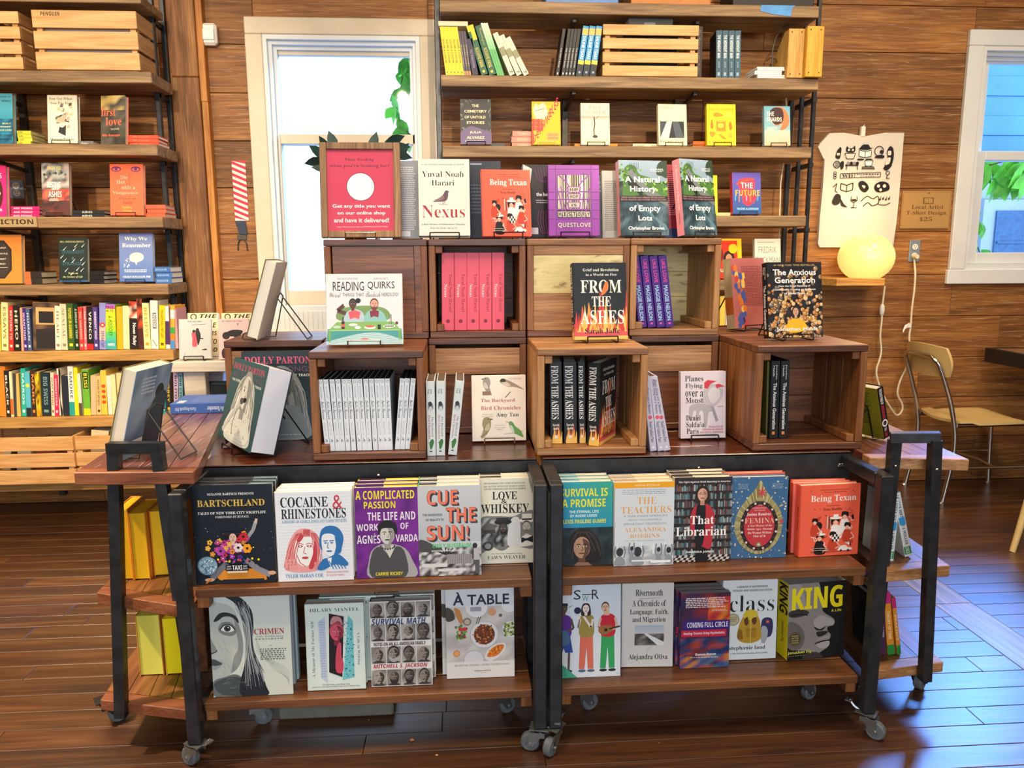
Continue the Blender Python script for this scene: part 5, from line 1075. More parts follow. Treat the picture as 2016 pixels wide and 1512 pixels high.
def c_balls(d):
    rn = random.Random(4); d.N(0, 0, 1, 1, ['24242a', '2e2c30', '1c1c22'], 4, 6, 3)
    for i in range(330):
        v = rn.random() ** .6; u = rn.random(); dist = abs(u - .5) + abs(v - .72) * .8; w = max(0, 1 - dist * 1.4)
        if v < .4 and rn.random() < .75 - v: continue
        c = rn.choice(['c88a48', 'd8a868', 'b87438', 'e0c088'] if rn.random() < w + .2 else ['8a7458', '6a5c4c', '4c5460', 'a08460', '8c6a44']); r = rn.uniform(.018, .042); d.k = 6 + 3 * (i % 60)
        d.C(u, v, r * 1.12, '4a3424', 9); d.C(u - .003, v - .003, r, c, 10); d.C(u - r * .3, v - r * .25, r * .3, 'ecd8b8', 6)
    d.k = 200
    d.B([(.3, .9), (.38, .78), (.5, .74), (.63, .78), (.7, .88), (.5, .94)], 'e8b42c'); d.F(.5, .66, .05, 'd0a088', '3a2a28', long=.08); d.T('#1 NEW YORK TIMES BESTSELLER', .12, .03, .87, .055, 'd8b878', ''); W = 'f2f0ec'
    d.T('The Anxious', .1, .095, .89, .175, W, 'b'); d.T('Generation', .13, .2, .87, .28, W, 'b'); 
    for i, t in enumerate(('How the Great Rewiring of', 'Childhood Is Causing an Epidemic', 'of Mental Illness')): a = (.2, .1, .3)[i]; d.T(t, a, .305 + .047 * i, 1 - a - .02, .335 + .047 * i, W, 'b')
    d.T('Jonathan Haidt', .14, .865, .9, .925, W, 'b'); d.M(.25, .955, .8, .965, 'd8c8a8', 1, 3)
def bird(d, u, v, s, c, b, k=1):
    d.B([(u, v - .1 * s), (u + k * .05 * s, v - .085 * s), (u + k * .07 * s, v - .02 * s), (u + k * .05 * s, v + .05 * s), (u + k * .09 * s, v + .13 * s), (u + k * .05 * s, v + .13 * s), (u - k * .02 * s, v + .06 * s), (u - k * .05 * s, v), (u - k * .045 * s, v - .08 * s)], c); d.B([(u - k * .03 * s, v - .03 * s), (u + k * .03 * s, v), (u + k * .03 * s, v + .05 * s), (u - k * .03 * s, v + .04 * s)], b); d.P([(u - k * .045 * s, v - .085 * s), (u - k * .085 * s, v - .075 * s), (u - k * .045 * s, v - .065 * s)], '3a342e'); d.C(u - k * .015 * s, v - .078 * s, .008 * s, '15120f', 6); d.L([(u, v + .06 * s), (u - .01, v + .1 * s)], .006, '6a5a48')
    for i in range(6): d.L([(u + k * (.0 + .008 * i) * s, v - .04 * s + .015 * i * s), (u + k * (.04 + .008 * i) * s, v + .02 * s + .015 * i * s)], .004, '6a6054')
def c_bird(d):
    bird(d, .27, .14, 1.15, '9a9088', 'c8c0b4', 1); d.R(.2, .24, .35, .3, '8a6c50'); d.B([(.52, .09), (.58, .05), (.66, .07), (.78, .12), (.97, .22), (.8, .18), (.66, .17), (.58, .14)], '9c8a78'); d.B([(.52, .09), (.56, .05), (.62, .06), (.62, .1), (.56, .1)], '26221f'); d.B([(.56, .11), (.66, .11), (.72, .16), (.62, .16)], 'd8c4ae'); d.L([(.62, .34), (.72, .25)], .018, '7a7668')
    R_ = 'b8585c'; d.T('The Backyard', .165, .355, .8, .42, R_, 's'); d.T('Bird Chronicles', .165, .465, .9, .525, R_, 's'); d.T('Written and', .19, .585, .38, .6, '8c847c', 's'); d.T('Illustrated by', .18, .62, .4, .638, '8c847c', 's'); d.T('Amy Tan', .45, .57, .87, .645, '3c3634', 's')
    bird(d, .28, .77, 1.35, '9c8a60', 'c0b48c', -1); d.L([(.15, .93), (.28, .87)], .015, '7a6c5c'); d.B([(.68, .72), (.74, .71), (.8, .78), (.9, .85), (.95, .95), (.86, .92), (.76, .88), (.71, .82)], '5a9a40'); d.B([(.7, .76), (.76, .8), (.78, .9), (.72, .84)], 'c8d4c4'); d.C(.715, .735, .022, '8a8478', 8); d.L([(.62, .7), (.7, .735)], .006, '3a342e'); d.L([(.58, .9), (.7, .89), (.95, .85)], .008, '8c8478'); d.T('Foreword by', .43, .755, .6, .768, '8c847c', 's'); d.T('David Allen', .42, .79, .62, .805, '8c847c', 's'); d.T('Sibley', .46, .82, .57, .838, '8c847c', 's'); d.M(.68, .04, .93, .07, 'c8a898', 2, 4)
def c_planes(d):
    d.N(0, 0, 1, 1, ['d8ccd4', 'd2c6d0', 'dcd2d8'], 3, 4, 2); k = '262226'
    for t, a, b, v in (('Planes', .09, .5, .065), ('Flying', .1, .48, .18), ('over a', .1, .5, .295), ('Monster', .11, .62, .39)): d.T(t, a, v, b, v + .085, k, 's')
    d.B([(.5, .33), (.56, .2), (.7, .19), (.86, .24), (.94, .3), (.88, .44), (.74, .53), (.52, .52)], 'b8b2b6'); d.B([(.6, .34), (.7, .24), (.86, .28), (.86, .4), (.7, .48)], 'd0cacc'); d.P([(.52, .17), (.6, .13), (.8, .15), (.66, .19), (.6, .26), (.52, .25)], 'c83844'); d.P([(.76, .2), (.85, .19), (.98, .23), (.86, .24), (.8, .26)], 'c83844')
    d.B([(.2, .52), (.4, .48), (.6, .5), (.72, .5), (.7, .6), (.62, .62), (.58, .82), (.52, .84), (.5, .62), (.42, .6), (.38, .74), (.34, .74), (.34, .6), (.28, .6), (.24, .74), (.19, .7)], 'b0aaae'); d.P([(.66, .52), (.74, .54), (.84, .74), (.78, .76)], '9a9498'); [d.L([(.5 + .05 * i, .3 + .01 * i), (.56 + .05 * i, .5)], .004, 'e4e0e2') for i in range(8)]
    d.T('ESSAYS', .82, .52, .95, .54, 'b83848', 'z')
    for t, a, b, v in (('Daniel', .12, .44, .655), ('Saldaña', .12, .53, .755), ('París', .13, .4, .855)): d.T(t, a, v, b, v + .08, k, 's')
    for i in range(3): d.T(('TRANSLATED BY', 'CHRISTINA MACSWEENEY', 'AND PHILIP K. ZIMMERMAN')[i], (.62, .48, .43)[i], .82 + .04 * i, .95, .845 + .04 * i, 'b83848', 'z')
def c_singer(d, dark=0):
    d.G(0, 0, 1, 1, '24303a' if dark else '41666a', '2c4450' if dark else '2c4a50'); d.T('DOLLY PARTON', .04, .055, .95, .135, 'd05a78', 's'); d.T('ALL THE SONGS', .06, .165, .95, .225, '7a5470', ''); d.T('THE STORY BEHIND EVERY TRACK', .06, .25, .94, .28, 'e8e8e4', 'B'); hc, sh = ('8a9298', '5c666c') if dark else ('c4c6be', '8c928e')
    d.B([(.2, .8), (.24, .5), (.32, .27), (.5, .16), (.66, .2), (.8, .36), (.84, .6), (.9, .8), (.86, .98), (.2, .98)], hc); rn = random.Random(3)
    for i in range(70): a = rn.random(); u = .26 + .56 * a; d.L([(.42 + .22 * a, .2 + .1 * rn.random()), (u + rn.uniform(-.03, .03), .45), (.2 + .68 * a, .62 + .3 * rn.random())], .01, rn.choice(['a4acb0', '6c767c', '56606a'] if dark else ['e6e8e2', 'a4a8a2', '7a827e', 'f2f2ee']), 1)
    d.B([(.14, .92), (.2, .68), (.34, .6), (.62, .6), (.78, .66), (.84, .95)], '7c8a96' if dark else 'd0d4ce'); [d.C(rn.uniform(.24, .78), rn.uniform(.66, .92), .006, '6c7472', 5) for i in range(50)]
    d.F(.56, .37, .13, '8c857f' if dark else 'd8d8d2', '6c7478' if dark else '9ca09a', sh, eye='16181a', lip='26282a'); d.E(.58, .455, .05, .025, '1c1e20'); d.L([(.1, .9), (.3, .68), (.5, .5)], .05, 'b8beb8'); d.E(.5, .48, .05, .04, '54595a'); d.L([(.42, .58), (.36, .78), (.4, .9)], .008, '2a2e30', 1); d.T('BY CARL P. MAGNUS', .4, .94, .75, .955, 'c8ccc8') if 0 else d.M(.25, .93, .8, .945, 'c8ccc8', 1, 3)
# ---------------------------------------------------------------- books on the carts, middle shelves
FO('black glossy book with disco ball and taxi cover', 387, 545, 1152, 954, ZM, .022, '101c28', c_disco, lean=2, stack=3, top=('2a2a2e', '5c7a84', .7), gap=.004)
FO('white book with red woman and blue man cover', 548, 697, 1147, 967, ZM, .024, 'e6ecf2', c_duo, 'e2dcd0', lean=2, stack=3, pages='e2cdbc', gap=.003)
FO('purple book with grey portrait cover', 703, 827, 1140, 960, ZM, .027, '6a2588', c_purple, 'e8d82a', lean=2, stack=3, top=('33163c', 'e2c81e'), gap=.004)
FO('pale grey book with coral lettering and green spine', 826, 948, 1136, 956, ZM, .029, 'c9ced2', c_cue, '35c45a', lean=2, stack=3, top=('201c20', 'e2cfbe', .3), gap=.004)
FO('cream book with three hatted men cover', 946, 1053, 1112, 941, ZM, .026, 'dcdccb', c_whisk, 'dcdccb', lean=3, stack=2, top=('2a2424', 'e0d2c0', .4))
FO('turquoise book with curly-haired portrait cover', 1100, 1205, 1116, 949, ZM, .028, '2a93b5', c_promise, '2a8098', lean=2, stack=3, top=('8ab0b4', 'd8cbb6', .4))
FO('pale blue book with raised hands and orange band', 1208, 1325, 1116, 949, ZM, .025, 'd4dbe0', c_teach, 'd8d8d4', lean=2, stack=3, top=('a8a49c', 'd4cab8', .4), gap=.004)
FO('dark book with woman in red coat cover', 1325, 1437, 1107, 940, ZM, .026, '2e2426', c_libr, 'd8cbb4', lean=2, stack=3, top=('4a4440', 'd8cbb4', .35), gap=.004)
FO('blue paperback with golden teardrop and red oval', 1437, 1546, 1101, 939, ZM, .024, '3d6892', c_tear, '3d6892', lean=2, stack=1)
FO('orange book copy tucked behind the blue teardrop paperback', 1420, 1538, 1093, 931, ZM, .02, 'c85a48', lean=1, stack=1, Y=1.985)
FO('orange illustrated book, front copy beside the blue paperback', 1572, 1688, 1094, 954, ZM, .025, 'f0644a', c_texan, 'e85c44', lean=2, sdraw=st(('Being Texan', .3, .3, .7, .62, '7c2c1e', 'z')), dy=4, Y=1.95)
FO('orange illustrated book, second copy showing only its edge', 1556, 1672, 1090, 950, ZM, .02, 'f0746a', c_texan, 'e85c44', lean=2, Y=1.983)
FO('orange illustrated book, third copy at the back', 1556, 1664, 1080, 946, ZM, .02, 'e8604a', None, 'e85c44', lean=2, Y=2.008)
SP('black book with yellow spine lettering between the two carts', 1081, 1090, 1085, 1081, 968, 1.905, ZM, .06, '16181a', st(('FEMINISTA', .2, .05, .8, .9, 'b8b030', 'B')))
# bottom shelves
b = FO('large softcover with drawn eye and dark hair', 421, 578, 1373, 1172, ZB, .004, 'd4ded6', c_eye, lean=3, hard=False, Y=None)
FO('pale blue-white softcover behind the drawn eye cover', 432, 583, 1365, 1170, ZB, .02, 'b8c8d8', None, lean=2, hard=False, pages='c8d2dc', Y=1.945)
FO('pale softcover at the back behind the drawn eye cover', 446, 590, 1356, 1170, ZB, .018, 'b4cfd4', None, lean=1, hard=False, pages='c8d2dc', Y=1.97)
FO('pale mint book with pink portrait strip', 606, 721, 1362, 1188, ZB, .036, 'd8e8e2', c_mant, 'd8e8e2', lean=3, stack=2, dx=.03, gap=.004, top=('5c7478', 'a8b8c0', .4), sdraw=None)
FO('black and white book with grid of faces', 732, 852, 1354, 1183, ZB, .032, 'e8e6e2', c_mugs, '26262a', lean=3, stack=2, gap=.006, dx=.008, top=('2c3438', '8a989e', .4))
FO('cookbook with plates of food cover', 880, 1013, 1337, 1157, ZB, .02, 'e0e2e2', c_table, 'd8dade', lean=3, stack=2, gap=.004, dx=-.012)
FO('pale magazine with three illustrated people', 1095, 1221, 1336, 1148, ZB, .005, 'd4e0ea', c_mag, lean=3, hard=False, stack=2, gap=.003)
FO('pale grey book with small road photograph', 1222, 1324, 1315, 1148, ZB, .034, 'd6d4d0', c_river, 'c8d0d8', lean=3, stack=2, gap=.004, top=('3a4044', 'd0d4d6', .4), dy=-3, pages='d8d4c8')
FO('swirled red and blue paperback with purple title band', 1338, 1434, 1317, 1168, ZB, .022, '4a2040', c_psy, '5a3a78', lean=2, stack=3, hard=False, dx=-.006, gap=.001, pages='a8a8a4', sdraw=st(('COMING FULL CIRCLE', .3, .2, .7, .7, 'e8dce8', 'B')))
FO('white book with yellow backpack cover', 1420, 1527, 1298, 1142, ZB, .03, 'dfe6e8', c_class, 'cfd8dc', lean=3, stack=2, top=('b8c0c4', 'd8dcdc', .4), Y=1.975)
FO('thick yellow and black book with close-up face', 1549, 1660, 1303, 1147, ZB, .058, '17181a', c_king, 'f2e01e', lean=3, hard=False, dy=6, pages='b4b0a6', sdraw=st(('KING', .15, .03, .95, .42, '17181a', 'c'), ('Jonathan Eig', .35, .52, .65, .8, '5a5420', 'B')))
# ---------------------------------------------------------------- on the stepped crates
YT = YU + .02
FO('white book with pigeon and red title', 825, 926, 463, 313, ZTT, .036, 'dbe0d6', c_nexus, 'd84858', Y=YT + .03, lean=9, easelab='black wire easel holding the white pigeon cover book')
FO('dark blue-black book standing behind the pigeon and orange books', 925, 988, 463, 317, ZTT, .03, '1d2538', lambda d: (d.R(.05, .03, .4, .05, '8a94a8'), d.M(.05, .3, .9, .7, '4a5468', 9, 3), d.R(.6, .87, .95, .97, 'c8ccd4')), Y=YT + .11, lean=9, tail='')
FO('grey softcover between the framed sign and the pigeon book', 772, 832, 463, 316, ZTT, .02, '8c9298', lambda d: (d.M(.1, .08, .8, .9, 'c4c8cc', 30, 3), d.R(.1, .9, .6, .97, 'd8dce0')), Y=YT + .09, lean=8, hard=False)
FO('orange illustrated book on the crate of red books', 951, 1047, 466, 334, ZTT, .024, 'f0644a', c_texan, 'e2583e', Y=YT + .02, lean=9, dy=6, sdraw=st(('Being Texan', .2, .22, .8, .62, 'f4d8c8', 's')), easelab='black wire easel under the orange illustrated book')
FO('black book with violet lightning lines, half hidden by the purple one', 1034, 1092, 467, 324, ZTT, .025, '1a1620', lambda d: (d.P([(0, .0), (.3, .06), (.12, .55), (0, .5)], 'c8b4b0'), d.T('the books', .42, .38, 1.0, .43, 'd8d4dc', 'b'), d.M(.4, .48, .95, .54, '9a94a4', 2, 3), [d.L([(.5 + .08 * i, .62), (.45 + .09 * i, .78), (.6 + .05 * i, .95)], .012, '8a3a74', 1) for i in range(5)], [d.L([(.4 + .1 * i, .05), (.5 + .08 * i, .2), (.7, .24)], .01, '7a2a80', 1) for i in range(5)], d.R(.1, .86, .45, .95, 'c8c4cc')), Y=YT + .09, lean=9, dy=6)
FO('bright purple book with milk crate cover', 1081, 1181, 468, 325, ZTT, .03, '8a3a9c', c_crate, '7a3090', Y=YT + .02, lean=9, easelab='black wire easel under the purple milk crate cover')
FO('slate tablet-like cover behind the purple book', 1150, 1204, 462, 345, ZTT, .012, '33434e', lambda d: (d.R(.9, .02, 1, .98, '46606c'), d.M(.2, .1, .85, .3, '5c7480', 3, 2)), Y=YT + .12, lean=10, dy=-10)
FO('grey-backed book behind the first overgrown lot cover', 1186, 1240, 463, 336, ZTT, .02, 'a4a29e', lambda d: d.M(.1, .15, .6, .9, '6c6a66', 26, 7), Y=YT + .10, lean=8)
FO('overgrown concrete cover book with thin pink spine edge', 1222, 1317, 467, 316, ZTT, .03, '3c5058', c_wild, 'dc8a94', Y=YT + .025, lean=9, dy=7, easelab='black wire easel under the first overgrown lot cover', sdraw=st(('A Natural History of Empty Lots', .3, .1, .7, .8, 'f0dcd8')))
FO('dark red book between the two overgrown lot covers', 1306, 1350, 463, 324, ZTT, .02, '8a1a30', lambda d: (d.M(.05, .1, .95, .7, 'c06a78', 22, 3), d.E(.4, .97, .5, .1, '1c2a5c')), Y=YT + .11, lean=8)
FO('overgrown concrete cover book turned to show its pink spine', 1348, 1412, 466, 315, ZTT, .034, '3c5058', c_wild, 'e0909a', Y=YT + .02, lean=9, dy=26, easelab='black wire easel under the turned overgrown lot cover', sdraw=st(('A Natural History of Empty Lots', .3, .07, .72, .66, 'f4e2de'), ('Christopher Brown', .35, .7, .6, .85, '6a2c38')))
# framed sign
def frame_sign(x0, x1, yb, yt, Y, z, lean):
    P0, P1 = ay(x0, yb, Y), ay(x1, yb, Y); w = P1.x - P0.x; h = ay((x0 + x1) / 2, yt, Y + .03).z - z
    e = empty('picture_frame', 'wood framed pink shop sign with a blank white disc', 'framed sign')
    fr = wood('frame_oak', ('7a5a3c', '97714c', 'ae8860'), 2, .5, 2, .15, stretch=20); m = MB(); k = .021
    for a, b in ((-w / 2, -w / 2 + k), (w / 2 - k, w / 2)): m.box(a, b, 0, .02, 0, h, bev=.002)
    m.box(-w / 2 + k, w / 2 - k, 0, .02, 0, k, bev=.002); m.box(-w / 2 + k, w / 2 - k, 0, .02, h - k, h, bev=.002); m.build('wood_frame', [fr], e)
    m = MB(); W2, H2 = w - 2 * k, h - 2 * k; m.box(-w / 2 + k, w / 2 - k, .008, .016, k, h - k, srgb('cc3f5e')); d = D(m, (-W2 / 2, .008, h - k), (W2, 0, 0), (0, 0, -H2), (0, -1, 0)); n = '4a1a34'
    d.T('Not finding', .28, .1, .71, .145, n); d.T('what you\u2019re looking for?', .04, .175, .94, .225, n)
    d.C(.5, .455, .212, n, 36); d.C(.5, .455, .205, 'eef2f4', 36)
    for i, t in enumerate(('Get any title you want', 'on our online shop', 'and have it delivered!')): a = (.07, .14, .09)[i]; d.T(t, a, .67 + .085 * i, 1 - a + .01, .725 + .085 * i, 'f2eaea', 'b')
    d.T('https://bookshop.org/shop/THEWILDDETECTIVES', .13, .94, .9, .962, 'eccad2'); m.build('printed_sheet', [GLOSS], e)
    L = R(lean); e.matrix_world = Matrix.Translation(((P0.x + P1.x) / 2, Y, z + .006)) @ Matrix.Rotation(-L, 4, 'X')
    easel('pale wire easel under the framed pink sign', Matrix.Translation(((P0.x + P1.x) / 2, Y, z)), w, .024, lean, .16, CHROME)
frame_sign(632, 790, 464, 282, YT + .015, ZTT, 7)
# dark leaves peeking from behind the sign
pb = ay(700, 464, YT + .2); pb.z = ZTT
e = empty('potted_plant', 'dark-leaved plant standing behind the framed pink sign', 'plant', pb)
m = MB(); m.lathe([(.035, 0), (.05, .08), (.052, .085), (.045, .085), (.04, .02)], n=18); m.build('pot', [BLACKP], e, smooth=True)
lm = MB(); sm = MB(); rn = random.Random(5)
for (x, y, a) in ((628, 300, 2.6), (622, 318, 3.4), (640, 288, 2.2), (655, 280, 1.9), (765, 284, .6), (775, 276, .3), (784, 290, 0), (735, 282, 1.3), (788, 305, -.3), (795, 345, -.2), (790, 300, .8), (636, 330, 3.0)):
    T_ = ay(x, y, pb.y + rn.uniform(-.03, .03)) - pb; sm.tube([(0, 0, .07), (T_.x * .4, T_.y, T_.z * .6), T_ * .92], .002, n=5); leafmesh(lm, T_ - Vector((math.cos(a), 0, math.sin(a))) * .03, .07, .034, a, rn.uniform(-.6, .6))
lm.build('foliage', [LEAFD], e, smooth=2); sm.build('stems', [STEM], e)
# middle tier
FO('wide white book with illustrated couple at a table', 643, 794, 684, 539, ZT, .014, 'dfe3e6', c_quirk, Y=None, lean=9, easelab='pale wire easel under the wide white illustrated book')
FO('black book with flames and cream title on the pale-edged crate', 1131, 1236, 676, 517, ZT, .03, '1e2428', c_ashes, '1e2428', lean=9, dy=5, sdraw=s_ashes, easelab='black wire easel under the flame cover book')
FO('dark book covered with golden balls', 1513, 1620, 672, 516, ZT, .03, '1e1e22', c_balls, '1a1a1e', lean=9, dy=6, sdraw=st(('Jonathan', .5, .06, .75, .22, 'e8e6e2', 'b'), ('Haidt', .2, .06, .45, .16, 'e8e6e2', 'b'), ('The Anxious Generation', .25, .3, .75, .88, 'f0eee8', 'b'), ('#', .3, .91, .7, .95, 'e08a3c')), easelab='black wire easel under the golden balls cover')
# pink book seen from behind, turned away, on two easels
def c_pinkback(d): d.N(0, 0, 1, 1, ['b86a68', 'c07470', 'b06260'], 3, 4, 2); d.M(.3, .12, .95, .7, '7a3a3c', 26, 3); rn = random.Random(2); [d.B([(u, v), (u + .08, v - .03), (u + .1, v + .05), (u + .02, v + .06)], rn.choice(['4a5ca8', 'd87a3a', 'e8c060', '3a3a5c', 'c84a4a'])) for u, v in [(rn.uniform(0, .3), rn.uniform(.1, .95)) for i in range(40)]]
FO('dusty pink book seen from behind on an easel', 1447, 1512, 650, 508, ZT, .036, 'b86a68', c_pinkback, 'd8c8a4', Y=YU + .09, lean=9, dy=24, sdraw=lambda d: (d.N(0, 0, 1, 1, ['c8b88c', 'd8c8a0', 'b8a87c'], 2, 5, 3), d.R(0, .55, 1, .8, 'c86a2c')), easelab='black wire easel propping the dusty pink book')
# white book leaning, seen along its page edges
def leanbook(label, eas, pts, z, Y, w, t, cov, yaw, lean, **k):
    """front turned away from us: foot px, top px"""
    P = ay(pts[0], pts[1], Y); P.z = z; h = (ay(pts[2], pts[3], Y).z - z) / math.cos(R(lean))
    b = book(w, h, t, cov, **k); tag(b, label, 'book')
    b.matrix_world = Matrix.Translation(P + Vector((0, 0, t * math.sin(R(lean)) + .004))) @ Matrix.Rotation(R(yaw), 4, 'Z') @ Matrix.Rotation(R(-lean), 4, 'X')
    easel(eas, Matrix.Translation(P) @ Matrix.Rotation(R(yaw), 4, 'Z'), w, t + .006, lean, .13, STEELG)
    return b
leanbook('cream-paged book leaning beside the illustrated couple book, seen edge on', 'thin wire easel propping the edge-on cream book', (497, 657, 530, 519), ZT, YU + .05, .15, .034, '6c5a38', -90, 17, pages='e8e2d2', back='d8d2c2', bdraw=lambda d: (d.N(0, 0, 1, 1, ['d8d6ce', 'c8ccd4'], 2, 3, 2)))
# ---------------------------------------------------------------- inside the upper crates
c = None
for i, (x0, x1) in enumerate(((870, 894), (895, 918), (919.5, 943), (944, 968), (969, 991))):
    r = SP('pinkish red book, ' + ORD[i] + ' in the crate', x0, x1, 648, x0 - .5, 498, YU + .03, ZT + .0205, .15, 'e85c72', st(('Yuval Noah Harari', .58, .27, .84, .76, 'a83048', 's'), ('Nexus', .2, .4, .45, .57, 'f6dcdc', 's'), ('o', .5, .88, .16, '8a2840')), group='red books in the upper crate', copyof=c, pages='c8c0b4'); c = c or r
    r[0]['label'] = ('pinkish red book, ' + ('first', 'second', 'middle', 'fourth', 'last')[i] + ' of the five counted from the framed sign side')
c = None
for i, (x0, x1, xt) in enumerate(((1258, 1274, 1242), (1276, 1292, 1260), (1294, 1310, 1278), (1311, 1327, 1296))):
    r = SP('violet book with pink and white spine letters, ' + ('first', 'second', 'third', 'last')[i] + ' of four from the flame book', x0, x1, 645, xt, 505, YU + .03, ZT + .021, .15, '4a2488', st(('LIKE LOVE', .3, .05, .75, .37, 'e0489c', 'b'), ('MAGGIE NELSON', .25, .41, .75, .9, 'a8d4f0', 'b'), ('#', .35, .93, .65, .955, 'd85aa8')), group='violet books in the upper crate', copyof=c); c = c or r
# ---------------------------------------------------------------- deck level
c = None; xs = [(641, 625), (651, 636), (661, 648.5), (670.5, 660), (681, 672), (692, 682), (704, 693), (714, 703), (723.5, 715), (735, 726), (745.5, 737), (755, 747), (764, 757.5)]
SW = st(('EDITION #0001', .3, .1, .62, .26, '8a949c', ''), ('Quito Swarna', .22, .3, .8, .55, '3a4248', 'k'), ('DALLAS TX', .3, .6, .6, .78, '9aa4ac', ''), ('Æ', .25, .82, .7, .88, '4a5258', 'k'), ('o', .5, .035, .3, '6a747c'), ('o', .5, .035, .22, 'dfe6ee'))
for i, (xb, xt) in enumerate(xs):
    r = SP('x', xb, xb + 9.6, 893 - (i % 3), xt, 748, YC + .022, ZC + .0205, .17, 'dbe3ec', SW, group='white spined books in the crate', copyof=c, back='20242a', hard=False, pages='1c2026'); c = c or r
    r[0]['label'] = 'white spined book leaning in the crate, ' + ORD[i].replace('front', 'first') + ' of thirteen from the singer book'
for i, (xb, xt) in enumerate(((777.5, 787.5), (787.5, 797.5), (797.5, 809))):
    r = SP('white spined book leaning the other way, ' + ('first', 'second', 'last')[i] + ' of three by the crate wall', xb, xb + 9.2, 890, xt, 746, YC + .022, ZC + .0205, .17, 'dbe3ec', group='white books leaning back', copyof=c)
c = None
AT = lambda d: (d.T('Amy', .45, .1, .72, .17, '5c6468', 's', 90), d.T('Tan', .2, .1, .42, .165, '5c6468', 's', 90), d.E(.5, .34, .3, .06, '6a7884'), d.E(.45, .3, .22, .03, '2c3238'), d.E(.5, .37, .2, .035, 'c4ccd0'), d.T('The Backyard', .52, .47, .78, .74, '7a6a70', 's', 90), d.T('Bird Chronicles', .2, .45, .46, .77, 'b47a84', 's', 90), d.B([(.3, .82), (.6, .77), (.8, .8), (.7, .86), (.5, .91), (.35, .9)], '3c7a3c'), d.L([(.15, .83), (.4, .81)], .05, '3c3830'), d.R(.3, .93, .6, .945, '33393c'))
for i, (x0, x1, xt) in enumerate(((841, 858, 838), (859, 878, 859), (882, 901, 897))):
    r = SP('pale blue spined book with small green bird, ' + ('first', 'second', 'the leaning')[i] + ' one by the bird cover', x0, x1, 884, xt, 751 if i < 2 else 752, YC + .035, ZD, .15, 'd3dde0', AT, pages='6a5c50', group='bird book spines', copyof=c); c = c or r
FO('cream book with four painted birds cover', 930, 1036, 874, 739, ZD, .028, 'ece2d2', c_bird, 'e4dccc', lean=6, easelab='pale wire easel under the painted birds cover')
c = None
for i, (x0, x1) in enumerate(((1084, 1107), (1111, 1136), (1139.5, 1153))):
    r = SP('black book with flame spine, ' + ('first', 'second', 'third')[i] + ' of three in the pale-edged crate', x0, x1, 866, x0 - 2, 712, YC + .055, ZC + .0205, .14, '1e2428', s_ashes, group='flame spine books', yaw=-12 if i == 2 else -6, front=c_ashes if i == 0 else None, copyof=None if i < 9 else c)
SP('black flame book turned so its cover shows, in the pale-edged crate', 1156, 1180, 872, 1158, 714, YC + .03, ZC + .0205, .145, '1e2428', s_ashes, yaw=-30, front=c_ashes)
c = None
for i, (x0, x1, xt) in enumerate(((1272, 1281, 1254), (1281, 1294, 1265), (1296, 1307, 1278), (1308, 1318, 1281))):
    if i == 0: continue
    r = SP('pale lilac spined book, ' + (0, 'first', 'second', 'last')[i] + ' of three leaning on the pale-edged crate', x0, x1, 871, xt, 742, YC + .03, ZD, .13, 'c4c4d8', st(('Planes Flying over a Monster', .25, .04, .75, .5, '4a3c58', 's'), ('o', .5, .545, .3, 'd85868'), ('Daniel Saldaña París', .25, .6, .75, .88, '4a3c58', 's'), ('o', .5, .95, .2, 'e8e8f0')), group='lilac spines', copyof=c, pages='6a5c50'); c = c or r
FO('pale lilac book with red-beaked papier sculpture cover', 1340, 1428, 868, 731, ZD, .024, 'd8ccd4', c_planes, 'ccc0c8', lean=6, easelab='black wire easel under the pale lilac cover')
c = None
for i, (x0, x1) in enumerate(((1514, 1531), (1533, 1552))):
    r = SP('black book with white spine letters, ' + ('nearer', 'farther')[i] + ' of two from the crate wall', x0, x1, 868, x0 + 5, 711, YC + .06, ZC + .0205, .15, '1a1c20', st(('Jonathan', .52, .05, .72, .24, 'd8d8d8', 'b'), ('Haidt', .22, .06, .42, .2, 'd8d8d8', 'b'), ('The Anxious Generation', .3, .28, .7, .88, 'f0eee8', 'b'), ('#', .3, .91, .62, .95, 'e08a3c')), group='golden balls spines', copyof=c, pages='3a342c'); c = c or r
    r[0]['label'] = 'black spined book in the crate nearest the tan chair, ' + ('first', 'second')[i] + ' from its plank wall'
SP('olive edged book beside the two black spines, mostly hidden', 1507, 1513, 866, 1511, 712, YC + .075, ZC + .0205, .14, '6a6430')
# the two singer-portrait books
FO('tall green-grey book of the curly-haired singer, turned aside', 430, 490, 872, 714, ZD, .072, '3c5c60', c_singer, '24262a', lean=16, dy=-56, xtop=500, pages='d6dbe8', easelab='black wire easel behind the tall singer portrait book', back='2a2e34')
FO('singer portrait book standing behind the turned one', 484, 626, 868, 692, ZD, .03, '2a343c', lambda d: c_singer(d, 1), lean=2, Y=YU - .042)
